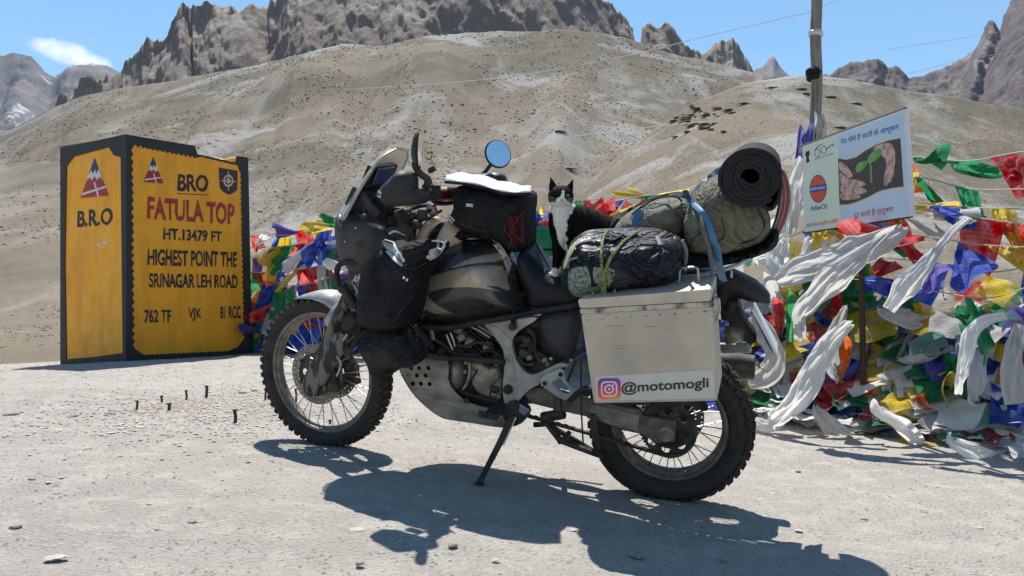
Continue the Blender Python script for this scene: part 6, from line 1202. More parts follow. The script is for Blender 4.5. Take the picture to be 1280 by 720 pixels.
splate([(1007.5, 190), (1012, 188), (1012.5, 193), (1011, 196), (1012.5, 202), (1008, 204), (1008.5, 197), (1007, 194)], 'crest', M['black'], .0015, .0025)
b = MB(); pb_ = sp_(1074, 288, -.03); 
def post(px, yb, yt, Y, w_, name, m, par, X, bend=0):
    b = MB(); base = W(px[0], yb, Y); base[2] -= .15; tp = W(px[1], yt, Y); b.tube([base, (base+tp)/2+np.array((bend, 0, 0)), tp], w_, 8); return b.build(name, m, par, X)
post((1080.5, 1074), 539, 165, 5.21, .021, 'post', M['rust'], sgn, GX)
b = MB(); b.tube([sp_(1024.5, 290, -.04), sp_(1024.5, 151, -.04)], .018, 6); b.build('wooden_batten', mat('bare_wood', (.42, .35, .26), .8, noise=.4), sgn, GX)
b = MB(); 
for q0, q1 in ((CR[0], CR[1]), (CR[3], CR[2])): b.tube([sp_(*q0, -.015), sp_(*q1, -.015)], .012, 6)
b.build('frame', M['rust'], sgn, GX)
# ================================================================ wooden pole
pm = mat('grey_weathered_wood', (.26, .22, .19), .9, col2=(.13, .11, .095), nscale=8, aniso=(6, 6, .5), bump=.8, bscale=30)
pz = W(1018, 520, 6.2); pole = empty('wooden_pole', (pz[0], 6.2, g1(pz[0], 6.2)), label='tall grey weathered wooden pole hung with prayer flags, behind the sign board', cat='pole'); PX_ = Matrix.Translation(-Vector(pole.location))
def PW(px, py, Y=6.2): return W(px, py, Y)
b = MB(); b.tube(smoothline([PW(1017, 545), PW(1017, 400), PW(1018, 250), PW(1018.5, 170), PW(1021, 100), PW(1019.5, 50), PW(1021, 0), PW(1020, -60), PW(1021, -110)]), np.linspace(.046, .040, 49), 12); b.build('pole_shaft', pm, pole, PX_)
for y_, c_, s_ in ((42, 'refl', .05), (90, 'cloth', .055), (96, 'cloth', .05)):
    b = MB(); b.lathe([(-.03, .001), (-.028, s_), (.0, s_*1.15), (.02, s_*.9), (.03, .001)], PW(1020 if y_ < 60 else 1017, y_), axis=(.2, .1, 1), n=10); b.build('wrapped_rag', M[c_], pole, PX_)
b = MB(); b.tube(smoothline([PW(1020, 42), PW(1013, 39), PW(1012, 41)]), .01, 6); b.build('tied_rag', M['refl'], pole, PX_)
# ================================================================ prayer flags
def simulate(B, ny, nx, wd, ht, pin, g0, wind, steps, seed, collide=None, gather=None, it=7, start=None, turb=.6, damp=.985):
    """small cloth solver, all variants at once; pin(B, ny, nx) -> mask; returns B x ny x nx x 3"""
    r = np.random.default_rng(seed); u = np.linspace(0, 1, nx); v = np.linspace(0, 1, ny)
    P0 = np.zeros((B, ny, nx, 3)); ga = np.ones(B) if gather is None else gather
    P0[..., 0] = u[None, None]*wd*ga[:, None, None]; P0[..., 2] = -v[None, :, None]*ht
    P0[..., 1] = r.normal(0, .004, (B, ny, nx))+.02*np.sin(u[None, None]*r.uniform(4, 14, (B, 1, 1))+r.uniform(0, 6, (B, 1, 1)))*(1-ga[:, None, None]+.2)
    if start is not None: P0 = start(P0, r)
    Pn = P0.copy(); Pp = P0.copy(); W_ = 1-pin(B, ny, nx, r).astype(float); W_ = W_[..., None]
    dx, dy = wd/(nx-1), ht/(ny-1); dd = math.hypot(dx, dy)
    def con(sa, sb, L, k=1.0):
        a = Pn[sa]; b = Pn[sb]; d = b-a; l = np.linalg.norm(d, axis=-1, keepdims=True)+1e-9; wa = W_[sa]; wb = W_[sb]; c = d*((l-L)/l)*k/(np.maximum(wa+wb, 1e-6)); Pn[sa] = a+c*wa; Pn[sb] = b-c*wb
    def sl(ax, par, off):
        n = (ny, nx)[ax]; a = slice(par, n-off, 2*off if off == 1 else 4) if off == 1 else slice(par, n-off, 1)
        return a
    A = slice(None)
    dt = .012; ph = r.uniform(0, 6, (B, 1, 1)); wv = wind(B, r)
    for s in range(steps):
        t = s*dt; gust = 1+turb*np.sin(t*5+ph+Pn[..., 0]*9+Pn[..., 2]*7); ac = np.array(g0)+wv[:, None, None]*gust[..., None]
        ac[..., 1] += turb*3*np.sin(t*8+Pn[..., 0]*17+ph*2)*np.linalg.norm(wv, axis=1)[:, None, None]*.1
        Q = Pn+(Pn-Pp)*damp*W_+ac*dt*dt*W_; Pp = Pn.copy(); Pn[...] = Q
        for _ in range(it):
            for p in (0, 1):
                ia = np.arange(p, nx-1, 2); con((A, A, ia), (A, A, ia+1), dx)
                ja = np.arange(p, ny-1, 2); con((A, ja), (A, ja+1), dy)
            for p in (0, 1):
                ja = np.arange(p, ny-1, 2)
                con((A, ja, slice(0, -1)), (A, ja+1, slice(1, None)), dd, .6); con((A, ja, slice(1, None)), (A, ja+1, slice(0, -1)), dd, .6)
        if collide is not None: collide(Pn)
    return Pn
def flagmeshes(Ps, name):
    out = []; B, ny, nx, _ = Ps.shape; ii = (np.arange(ny-1)[:, None]*nx+np.arange(nx-1)[None]).ravel(); F = np.stack([ii, ii+nx, ii+nx+1, ii+1], 1)
    U, V = np.meshgrid(np.linspace(0, 1, nx), np.linspace(1, 0, ny)); UV = np.stack([U.ravel(), V.ravel()], 1)
    for b in range(B):
        me = bpy.data.meshes.new(name); v = Ps[b].reshape(-1, 3); me.vertices.add(len(v)); me.vertices.foreach_set('co', v.astype(np.float32).ravel()); me.loops.add(F.size); me.loops.foreach_set('vertex_index', F.astype(np.int32).ravel()); me.polygons.add(len(F)); me.polygons.foreach_set('loop_start', (np.arange(len(F))*4).astype(np.int32)); me.polygons.foreach_set('use_smooth', [True]*len(F)); me.update(calc_edges=True)
        uv = me.uv_layers.new(name='UV'); uv.data.foreach_set('uv', UV[F.ravel()].astype(np.float32).ravel()); me.materials.append(None); out.append(me)
    return out
lin = lambda n, a, b: np.linspace(a, b, n)
def wnd(x, y, z, sp):
    return lambda B, r: np.stack([r.normal(x, sp, B), r.normal(y, sp, B), r.normal(z, sp*.4, B)], 1)
top_pin = lambda B, ny, nx, r: np.broadcast_to(np.arange(ny)[:, None] == 0, (B, ny, nx))
def two_pin(B, ny, nx, r):
    m = np.zeros((B, ny, nx), bool); m[:, 0, 0] = 1; m[:, 0, nx-1] = 1; return m
def corner_pin(B, ny, nx, r):
    m = np.zeros((B, ny, nx), bool); m[:, 0:2, 0] = 1; m[:, 0, :2] = 1; return m
def bank_col(Pn): Pn[..., 1] = np.minimum(Pn[..., 1], .012*np.sin(Pn[..., 0]*23+1)*np.sin(Pn[..., 2]*19))
def crump(P0, r):
    B = P0.shape[0]; P0[..., 0] *= .62; P0[..., 2] *= .62; P0[..., 1] = -.05+.05*fbm(P0[..., 0]*14+np.arange(B)[:, None, None]*9, P0[..., 2]*14, 3, 5); return P0
F1 = flagmeshes(simulate(18, 13, 14, .27, .25, top_pin, (0, 0, -9.8), wnd(11, -1.5, 3, 6), 110, 1, gather=np.linspace(.55, .98, 18)), 'flag')
F2 = flagmeshes(simulate(14, 13, 14, .29, .25, corner_pin, (0, 0, -9.8), wnd(17, -1, 4, 5), 130, 2), 'flag')
F3 = flagmeshes(simulate(20, 14, 14, .32, .30, two_pin, (0, 3.5, -9), wnd(1, 0, 0, 1.5), 150, 3, collide=bank_col, gather=np.linspace(.38, .85, 20), it=6), 'flag')
F5 = flagmeshes(simulate(14, 15, 15, .34, .34, lambda B, ny, nx, r: np.zeros((B, ny, nx), bool), (0, 6, -1.0), wnd(0, 0, 0, .6), 70, 4, collide=bank_col, start=crump, it=5), 'cloth')
F4 = flagmeshes(simulate(12, 40, 9, .30, 1.15, top_pin, (0, 3.5, -9), wnd(.5, 0, 0, 1.5), 170, 6, collide=bank_col, gather=np.linspace(.18, .5, 12), it=9), 'scarf')
def flagmat(name, col, tr=.55, prn=.5, col2=None):
    m, t, b = newmat(name); N = t.nodes; L = t.links; K = dict(N=N, L=L); tc = N.new('ShaderNodeTexCoord'); uv = tc.outputs['UV']
    oi = N.new('ShaderNodeObjectInfo'); va = N.new('ShaderNodeVectorMath'); va.operation = 'ADD'; cx = N.new('ShaderNodeCombineXYZ'); L.new(oi.outputs['Random'], cx.inputs[2]); mu = N.new('ShaderNodeVectorMath'); mu.operation = 'SCALE'; L.new(cx.outputs[0], mu.inputs[0]); mu.inputs['Scale'].default_value = 40; L.new(uv, va.inputs[0]); L.new(mu.outputs[0], va.inputs[1])
    mp = N.new('ShaderNodeMapping'); mp.inputs['Scale'].default_value = (26, 11, 1); L.new(va.outputs[0], mp.inputs[0])
    pr = rng_(nzn(1.0, 3, .6, vec=mp.outputs[0], **K), .47, .56, **K)
    sx = N.new('ShaderNodeSeparateXYZ'); L.new(uv, sx.inputs[0]); ln = fmath('SINE', fmath('MULTIPLY', sx.outputs[1], 75.0, t), None, t); ln = rng_(ln, -.1, .3, 0, 1, **K)
    def edge(o): a = rng_(o, .06, .09, 0, 1, **K); b_ = rng_(o, .94, .91, 0, 1, **K); return fmath('MULTIPLY', a, b_, t)
    pr = fmath('MULTIPLY', fmath('MULTIPLY', pr, ln, t), fmath('MULTIPLY', edge(sx.outputs[0]), edge(sx.outputs[1]), t), t)
    f = fmath('MULTIPLY', pr, prn, t); hs = N.new('ShaderNodeHueSaturation'); hs.inputs['Color'].default_value = (*col, 1)
    L.new(rng_(oi.outputs['Random'], 0, 1, .72, 1.15, **K), hs.inputs['Value']); L.new(rng_(nzn(3.1, 2, .5, vec=va.outputs[0], **K), .3, .7, .7, 1.1, **K), hs.inputs['Saturation'])
    c = mixc(f, hs.outputs[0], tuple(x*.18 for x in col), **K)
    dirt = rng_(nzn(2.2, 6, .7, vec=va.outputs[0], **K), .5, .75, 0, .35, **K); c = mixc(dirt, c, tuple(x*.55+.04 for x in col), **K)
    L.new(c, b.inputs['Base Color']); b.inputs['Roughness'].default_value = .75; b.inputs['Specular IOR Level'].default_value = .2
    tl_ = N.new('ShaderNodeBsdfTranslucent'); L.new(c, tl_.inputs[0]); mxs = N.new('ShaderNodeMixShader'); mxs.inputs[0].default_value = tr; L.new(b.outputs[0], mxs.inputs[1]); L.new(tl_.outputs[0], mxs.inputs[2]); L.new(mxs.outputs[0], t.nodes['Material Output'].inputs['Surface'])
    bp = N.new('ShaderNodeBump'); bp.inputs['Strength'].default_value = .7; bp.inputs['Distance'].default_value = .012; L.new(nzn(4, 6, .65, vec=va.outputs[0], dist=2.0, **K), bp.inputs['Height']); L.new(bp.outputs[0], b.inputs['Normal']); L.new(bp.outputs[0], tl_.inputs['Normal']); return m
FM = dict(blue=flagmat('blue_flag_cloth', (.04, .10, .58)), white=flagmat('white_flag_cloth', (.70, .70, .69), prn=.2), red=flagmat('red_flag_cloth', (.72, .04, .04)), green=flagmat('green_flag_cloth', (.02, .32, .11)), yellow=flagmat('yellow_flag_cloth', (.85, .62, .03)), sky=flagmat('light_blue_flag_cloth', (.06, .22, .68)), orange=flagmat('orange_flag_cloth', (.80, .18, .03)), violet=flagmat('violet_flag_cloth', (.14, .11, .50)), pale=flagmat('pale_green_cloth', (.30, .55, .42)))
SCM = [flagmat('white_scarf_silk', (.88, .87, .84), .5, 0), flagmat('dusty_white_scarf_silk', (.70, .68, .64), .45, 0), flagmat('greyish_scarf_silk', (.52, .52, .54), .4, 0)]
def setm(o, m): o.material_slots[0].link = 'OBJECT'; o.material_slots[0].material = m
def putflag(me, m, M4, parent=None, name='flag', base=None):
    o = bpy.data.objects.new(name, me); COL.objects.link(o); setm(o, m)
    if parent: o.parent = parent; o.matrix_local = Matrix.Translation(-Vector(base)) @ M4
    else: o.matrix_world = M4
    return o
cordm = mat('dirty_cord', (.4, .38, .34), .8)
SEQ = ['blue', 'white', 'red', 'green', 'yellow']
def flagstring(pts, label, sp=.25, kinds=(0, 1), seed=0, skip=0, cols=None, scale=1.0, gapstart=0, group='strings of prayer flags', bank=False, zj=0, sy=1.0):
    """a cord through world points carrying flags"""
    rd = random.Random(seed); Q = smoothline(pts, 14); seg = np.linalg.norm(np.diff(Q, axis=0), axis=1); cum = np.concatenate([[0], np.cumsum(seg)]); base = Q[len(Q)//2]
    s = empty('prayer_flag_string', tuple(base), label=label, cat='prayer flags', group=group); X = Matrix.Translation(-Vector(base))
    b = MB(); b.tube(Q, .004, 5); b.build('cord', cordm, s, X); d = gapstart; k = rd.randrange(5); n = 0
    while d < cum[-1]-.2:
        j = min(len(seg)-1, np.searchsorted(cum, d, side='right')-1); p = Q[j]+(Q[j+1]-Q[j])*((d-cum[j])/seg[j]); t = (Q[j+1]-Q[j])/seg[j]
        if rd.random() > skip:
            kd = rd.choice(kinds); me = (F1, F2, F3, F5)[kd][rd.randrange((18, 14, 20, 14)[kd])]
            T = Vector(t); Z = Vector((0, 0, 1)); Yv = Z.cross(T).normalized()
            if Yv.y < 0: Yv = -Yv
            if kd in (0, 1): Zv = T.cross(Yv).normalized()
            else: Zv = T.cross(Yv).normalized()
            if Zv.z < 0: Zv = -Zv
            sc_ = scale*rd.uniform(.85, 1.15); R_m = Matrix((T, Yv, Zv)).transposed().to_4x4()
            if bank: R_m = R_m @ Matrix.Rotation(rd.uniform(-1.05, -.5), 4, 'X') @ Matrix.Rotation(rd.uniform(-.6, .6), 4, 'Y')
            elif kd == 1: R_m = R_m @ Matrix.Rotation(rd.uniform(-.3, .2), 4, 'Y') @ Matrix.Rotation(rd.uniform(-.6, .4), 4, 'Z')
            else: R_m = R_m @ Matrix.Rotation(rd.uniform(-.35, .35), 4, 'X')
            c = rd.choice(cols) if cols else (SEQ[k % 5] if rd.random() < .75 else rd.choice(['orange', 'sky', 'violet', 'red', 'yellow', 'blue']))
            off = Vector((0, 0, rd.uniform(-zj, zj))) if zj else Vector((0, 0, 0))
            putflag(me, FM[c], Matrix.Translation(Vector(p)+off) @ R_m @ Matrix.Diagonal((sc_, sc_*sy, sc_, 1)), s, 'flag', base); n += 1
        d += sp*rd.uniform(.8, 1.25); k += 1
    return s
# bank of stones and earth that carries the draped flags
BP = smoothline(np.array([(-4.2, 9.3), (-2.9, 8.75), (-1.3, 8.2), (.1, 7.4), (1.1, 6.35), (1.75, 5.62), (2.25, 5.30), (2.75, 4.70), (3.3, 4.45), (4.3, 4.1), (6.5, 3.9)]), 12)
bt = np.gradient(BP, axis=0); bt /= np.linalg.norm(bt, axis=1)[:, None]; bn = np.stack([bt[:, 1], -bt[:, 0]], 1); bn *= np.sign((-BP*bn).sum(1))[:, None]; blen = np.concatenate([[0], np.cumsum(np.linalg.norm(np.diff(BP, axis=0), axis=1))])
def bk_(d, h, out_=0.0):
    """point at distance d along the bank, height h above the ground, on its face"""
    x = np.interp(d, blen, BP[:, 0]); y = np.interp(d, blen, BP[:, 1]); n0 = np.interp(d, blen, bn[:, 0]); n1 = np.interp(d, blen, bn[:, 1]); s = -h*.60+out_
    return np.array((x+n0*s, y+n1*s, g1(x, y)+h))
def d_at(px):
    """distance along the bank foot seen at a bearing"""
    p = 640+1000*BP[:, 0]/BP[:, 1]; return float(np.interp(px, p, blen))
nd = 260; nh = 22; V = []; ds = np.linspace(0, blen[-1], nd); HT = lambda d: np.interp(d, [0, d_at(330), d_at(640), d_at(900), d_at(1080), d_at(1180), d_at(1330), blen[-1]], [.5, .62, .6, .70, .74, .66, .70, .6])
for i, d in enumerate(ds):
    H = HT(d)
    for j in range(nh):
        f = j/(nh-1)*1.7; h = H*min(f, 1)-.06; bump = .05*float(fbm(d*3.1, f*4, 4, 77)); q = bk_(d, h-max(0, f-1)*H*1.2, -.03+bump-max(0, f-1)*.5); V.append(q)
V = np.array(V); ii = (np.arange(nd-1)[:, None]*nh+np.arange(nh-1)[None]).ravel(); fastmesh('bank', V, np.stack([ii, ii+nh, ii+nh+1, ii+1], 1), mat('stony_bank_earth', (.25, .215, .18), .95, col2=(.14, .12, .10), nscale=6, bump=1, bscale=25), kind='structure')
def bank_row(px0, px1, hf, label, seed, **k):
    d0_, d1_ = d_at(px0), d_at(px1); rd = random.Random(seed); m = 9
    pts = [bk_(d0_+(d1_-d0_)*i/(m-1), HT(d0_+(d1_-d0_)*i/(m-1))*hf(i/(m-1))+rd.uniform(-.05, .05), .03+rd.uniform(0, .05)) for i in range(m)]
    return flagstring(pts, label, bank=True, seed=seed, kinds=(2, 2, 1, 3), **k)
words = ['lowest', 'second-lowest', 'third-lowest', 'middle', 'third from top', 'second from top', 'topmost']
for r_ in range(7):
    f0 = .22+.155*r_
    bank_row(296, 610, lambda t, f=f0: f, '%s row of crumpled prayer flags on the bank behind the front wheel' % words[r_], 100+r_, sp=.14, zj=.07, scale=.95, sy=1.5)
    if r_ > 2: bank_row(600, 900, lambda t, f=f0: f, '%s row of prayer flags on the bank behind cat and tank bag' % words[r_], 120+r_, sp=.2, zj=.04)
    cs_ = [['white', 'yellow', 'blue', 'red', 'white', 'orange'], ['white', 'blue', 'green', 'red', 'yellow', 'white'], ['white', 'green', 'blue', 'yellow', 'red', 'white'], ['blue', 'white', 'red', 'green', 'blue', 'yellow'], ['blue', 'red', 'green', 'white', 'yellow'], ['red', 'blue', 'violet', 'green', 'yellow', 'white'], ['green', 'red', 'yellow', 'blue', 'pale', 'white']][r_]
    bank_row(905, 1100, lambda t, f=f0: f*1.05, '%s row of tattered prayer flags on the heap left of the sign post' % words[r_], 140+r_, sp=.082, zj=.09, cols=cs_, sy=1.8, scale=.8)
    bank_row(1085, 1345, lambda t, f=f0: f*1.05, '%s row of tattered prayer flags on the heap right of the sign post' % words[r_], 160+r_, sp=.082, zj=.09, cols=cs_, sy=1.8, scale=.8)
# strings in the air: from the pole to the right
def air(pts, label, seed, sag=0, **k):
    return flagstring([W(*p) for p in pts], label, seed=seed, **k)
PY = 6.15
air([(1018, 188, PY), (1075, 196, 5.8), (1140, 196, 5.3), (1210, 201, 4.8), (1300, 188, 4.3), (1430, 200, 3.9)], 'topmost flag string stretched from the pole to the right edge', 201, sp=.30, kinds=(0, 1, 1), cols=['orange', 'violet', 'white', 'red', 'green', 'yellow', 'red'])
air([(1018, 215, PY), (1090, 222, 5.6), (1150, 222, 5.2), (1215, 236, 4.7), (1310, 236, 4.2), (1440, 240, 3.85)], 'second flag string from the top, right of the sign board', 202, sp=.34, skip=.25, kinds=(0, 1), cols=['yellow', 'green', 'blue', 'red', 'yellow'])
air([(1018, 245, PY), (1100, 252, 5.5), (1180, 258, 4.9), (1310, 262, 4.2), (1440, 262, 3.85)], 'third flag string from the top, passing behind the sign board', 203, sp=.24, kinds=(0, 1), cols=['blue', 'red', 'green', 'yellow', 'red', 'yellow'])
air([(1018, 262, PY), (1100, 266, 5.4), (1150, 266, 5.0), (1200, 269, 4.7), (1310, 284, 4.2), (1440, 290, 3.85)], 'flag string with a wide blue flag just right of the sign board', 204, sp=.25, kinds=(0, 0, 1), cols=['sky', 'blue', 'red', 'white', 'sky', 'red'], scale=1.1)
air([(1010, 285, PY), (1090, 292, 5.4), (1160, 296, 4.9), (1230, 306, 4.5), (1320, 310, 4.15), (1440, 315, 3.85)], 'flag string with printed yellow and green flags at mid height', 205, sp=.25, kinds=(0, 0, 1), cols=['red', 'green', 'yellow', 'blue', 'white', 'yellow'], scale=1.1)
air([(1010, 318, PY), (1100, 322, 5.3), (1180, 330, 4.8), (1240, 340, 4.5), (1320, 330, 4.1), (1440, 345, 3.85)], 'flag string sagging over bare sand right of the sign post', 206, sp=.30, skip=.2, kinds=(0, 1), cols=['yellow', 'red', 'green', 'blue', 'violet'])
air([(1010, 345, PY), (1100, 352, 5.2), (1180, 366, 4.7), (1240, 372, 4.4), (1320, 352, 4.1), (1440, 372, 3.85)], 'lowest hanging flag string above the heap on the right', 207, sp=.33, skip=.3, kinds=(0, 1), cols=['red', 'green', 'blue', 'yellow', 'violet'])
air([(940, 300, 6.2), (985, 296, 6.1), (1020, 285, 6.1), (1060, 300, 5.7), (1110, 310, 5.3)], 'short flag string tucked behind the white scarf left of the sign', 208, sp=.2, kinds=(0, 1, 2), cols=['red', 'yellow', 'blue', 'green', 'white'])
# from the pole to the left, behind the motorcycle
air([(1018, 178, PY), (985, 196, 6.2), (940, 222, 6.3), (880, 238, 6.5), (800, 246, 6.7), (740, 258, 7.0), (690, 262, 7.2), (640, 272, 7.4)], 'flag string running from the pole down behind the backpack and cat', 211, sp=.24, kinds=(0, 1, 0), scale=1.0)
air([(1018, 205, PY), (960, 240, 6.3), (880, 262, 6.5), (780, 268, 6.8), (700, 284, 7.1), (640, 292, 7.4), (560, 296, 7.7)], 'second flag string behind the cat, just under the first', 212, sp=.22, kinds=(0, 1), scale=1.0)
air([(1018, 240, PY), (940, 285, 6.3), (860, 295, 6.5), (760, 300, 6.8), (680, 310, 7.2), (600, 312, 7.6)], 'third flag string behind the cat, full of red and white flags', 213, sp=.2, kinds=(0, 1), cols=['red', 'white', 'red', 'yellow', 'pale'])
for k in range(9):
    yy = 246+k*11; air([(900, yy-14, 6.5+.05*k), (840, yy-4, 6.55+.05*k), (760, yy+2, 6.7+.05*k), (700, yy+8+(k%2)*4, 6.85+.05*k), (650, yy+12, 7.0+.05*k), (590, yy+20, 7.2+.05*k)], '%s flag string in the bundle seen between tank bag and cat' % ('topmost', 'second', 'third', 'fourth', 'fifth', 'sixth', 'seventh', 'eighth', 'lowest')[k], 240+k, sp=.12, kinds=(0, 1, 2, 3), scale=.95, zj=.03, cols=(['red', 'white', 'blue', 'yellow', 'green'], ['red', 'pale', 'red', 'white', 'blue', 'violet'])[k % 2])
for k in range(5):
    yy = 352+k*19; air([(470, yy-10, 7.9), (420, yy-4, 8.0), (370, yy+5, 8.15), (330, yy+3, 8.35), (296, yy+2, 8.5)], '%s flag string low on the bank just right of the milestone' % ('topmost', 'second', 'third', 'fourth', 'lowest')[k], 260+k, sp=.12, kinds=(1, 3, 2), scale=.95, zj=.04)
for k, (y0, y1, y2, nm) in enumerate(((281, 288, 296, 'topmost'), (292, 304, 308, 'second'), (306, 318, 322, 'third'), (322, 336, 340, 'fourth'), (340, 356, 362, 'fifth'))):
    air([(470, y0-4, 7.6), (430, y0, 7.8), (395, y1-3, 8.0), (350, y1+4, 8.3), (300, y2, 8.7)], '%s flag string from above, between the milestone and the windscreen' % nm, 220+k, sp=.15, kinds=(0, 1, 0), scale=.95)
# white scarves
def ribbon(name, pts, wid, m, label, seed=1, amp=.02, folds=3, nv=(0, -1, .25), k=10, group='white scarves tied among the flags', frng=0):
    Q = smoothline(pts, k); n = len(Q); t = np.gradient(Q, axis=0); t /= np.linalg.norm(t, axis=1)[:, None]; nv = np.array(nv, float); nv /= np.linalg.norm(nv); sd = np.cross(t, nv); sd /= np.linalg.norm(sd, axis=1)[:, None]; nn = np.cross(sd, t)
    wv = .58*np.interp(np.linspace(0, 1, n), np.linspace(0, 1, len(wid)), wid); m_ = 29; s = np.linspace(0, 1, n)[:, None]; a = np.linspace(-1, 1, m_)[None]
    L = np.linalg.norm(np.diff(Q, axis=0), axis=1).sum(); a0_ = a; fo = 1.0*amp*(.7*np.sin(a*PI*folds*.55+5*fbm(s*L*1.7+0*a, a*.5+seed+0*s, 3, seed)+seed)*vnoise(s*L*3+0*a, a*1.0+0*s, seed+4)+2.2*fbm(s*L*3.4+a*.9, a*1.1-s*L*1.6, 4, seed+8)+1.9*(ridged(s*L*3.0+a*1.3+seed, a*1.2-s*L*2.0, 4, seed+2)-.5))
    ww = wv[:, None]*(1+.35*fbm(s*L*4+0*a, a*0+7, 3, seed+3)+.12*fbm(s*L*9+0*a, np.sign(a)*3+7+0*s, 3, seed+3)); Q = Q+nn*(.03*fbm(s*L*3, s*0+seed, 2, seed)); P3 = Q[:, None]+sd[:, None]*(a*ww)[..., None]/2*1.0+nn[:, None]*fo[..., None]*np.minimum(1, wv/.05)[:, None, None]
    me = flagmeshes(P3[None], name)[0]; o = bpy.data.objects.new(name, me); COL.objects.link(o); base = Q[0]; me.transform(Matrix.Translation(-Vector(base))); o.location = base; setm(o, m); q = o.modifiers.new('sub', 'SUBSURF'); q.levels = q.render_levels = 1
    return prop(o, label=label, cat='scarf', group=group)
def rb(px, wid, m, label, seed, **k): return ribbon('scarf', [W(*p) for p in px], wid, SCM[m], label, seed, **k)
rb([(1128, 286, 4.75), (1105, 300, 4.7), (1070, 312, 4.7), (1035, 330, 4.75), (1000, 338, 4.85), (972, 352, 4.9)], [.08, .24, .34, .30, .26, .12], 0, 'big white scarf blown out to the left below the sign board, upper length', 1, amp=.03, folds=2.5)
rb([(1108, 292, 4.68), (1075, 320, 4.62), (1045, 345, 4.62), (1020, 370, 4.66), (1000, 395, 4.7), (1003, 425, 4.75)], [.06, .20, .28, .22, .18, .10], 0, 'frayed white scarf hanging down below the big one, left of the sign post', 2, amp=.03, folds=2.5)
rb([(1213, 272, 4.5), (1196, 285, 4.45), (1172, 312, 4.4), (1150, 340, 4.35), (1130, 362, 4.35), (1112, 388, 4.4)], [.05, .07, .10, .14, .20, .16], 0, 'long narrow white scarf slanting down from the blue flag right of the sign', 3, amp=.02, folds=1.5)
rb([(1060, 405, 4.85), (1035, 430, 4.8), (1020, 455, 4.75), (1005, 485, 4.72), (985, 512, 4.75), (960, 528, 4.85), (935, 522, 5.1)], [.10, .18, .2, .2, .18, .16, .10], 0, 'white scarf trailing from the sign post down to the ground by the rear wheel', 4, amp=.03)
rb([(975, 300, 5.5), (968, 318, 5.4), (975, 340, 5.3), (1000, 330, 5.3), (1010, 300, 5.4)], [.1, .18, .16, .14, .1], 0, 'white scarf looped in a knot behind the tail of the motorcycle', 5, amp=.03)
rb([(1003, 200, 6.0), (998, 225, 5.95), (992, 255, 5.9), (985, 290, 5.8)], [.12, .22, .26, .2], 0, 'white scarf hanging from the pole between backpack and sign board', 6, amp=.03)
rb([(1255, 395, 4.25), (1228, 402, 4.2), (1212, 420, 4.15), (1206, 445, 4.12), (1200, 470, 4.12), (1196, 490, 4.15)], [.06, .10, .13, .14, .12, .10], 0, 'bright white scarf curving down the heap at the far right of the photo', 7)
rb([(940, 395, 5.2), (955, 412, 5.1), (972, 440, 5.05), (962, 468, 5.05), (935, 478, 5.1)], [.1, .22, .26, .22, .14], 1, 'dusty white scarf bundled behind the number plate', 8, amp=.035)
rb([(1275, 405, 4.15), (1268, 435, 4.1), (1262, 470, 4.08), (1268, 505, 4.06)], [.12, .18, .2, .2], 1, 'grey-white scarf hanging straight down at the right edge', 9)
# hanging and lying scarves over the heap
rdS = random.Random(31)
for i, (x0, y0, x1, y1, Y, m_, w_) in enumerate([(1058, 382, 1040, 470, 4.95, 1, .16), (1140, 392, 1128, 470, 4.75, 0, .15), (1110, 455, 1105, 530, 4.7, 0, .16), (1092, 500, 1150, 555, 4.65, 0, .14), (1168, 425, 1160, 520, 4.5, 1, .15), (1150, 505, 1205, 560, 4.45, 0, .20), (1230, 430, 1222, 505, 4.35, 2, .14), (1185, 545, 1245, 570, 4.3, 0, .14), (990, 440, 960, 520, 5.05, 1, .16), (1010, 400, 1050, 360, 5.0, 0, .14), (1020, 505, 1060, 545, 4.85, 1, .14), (945, 330, 985, 300, 5.6, 0, .18), (1262, 500, 1285, 545, 4.2, 2, .16), (1100, 385, 1150, 400, 4.7, 1, .16), (960, 370, 1000, 410, 5.2, 1, .13)]):
    if i in (1, 2, 4, 5, 8, 9, 12, 14): continue
    mx_, my_ = (x0+x1)/2+rdS.uniform(-12, 12), (y0+y1)/2+rdS.uniform(2, 14)
    rb([(x0, y0, Y+.06), (x0*.7+mx_*.3+rdS.uniform(-5, 5), y0*.6+my_*.4, Y), (mx_, my_, Y-.05), (x1*.7+mx_*.3, y1*.7+my_*.3, Y-.02), (x1, y1, Y+.05)], [w_*.35, w_*.9, w_*1.2, w_, w_*.5], m_, 'limp %s scarf on the heap %s' % (('white', 'dusty white', 'greyish')[m_], ('left of the sign post' if x0 < 1075 else 'right of the sign post')), 40+i, amp=.022, folds=3, group='limp %s scarves %s' % (('white', 'dusty white', 'greyish')[m_], ('left of post' if x0 < 1075 else 'right of post')))
rd = random.Random(77); bankR = math.atan(.60)
def on_bank(me, m, px, h, out_, s, name, rx=0, rz=0, ry=0, **k):
    d = d_at(px); q = bk_(d, h, out_); j = int(np.argmin(abs(blen-d))); T = Vector((bt[j][0], bt[j][1], 0)); Yv = -Vector((bn[j][0], bn[j][1], 0)); Mx = Matrix((T, Yv, Vector((0, 0, 1)))).transposed().to_4x4()
    o = putflag(me, m, Matrix.Translation(Vector(q)) @ Mx @ Matrix.Rotation(-bankR+rx, 4, 'X') @ Matrix.Rotation(ry, 4, 'Y') @ Matrix.Rotation(rz, 4, 'Z') @ Matrix.Diagonal((s, s*1.8, s, 1)), None, name); return prop(o, **k)
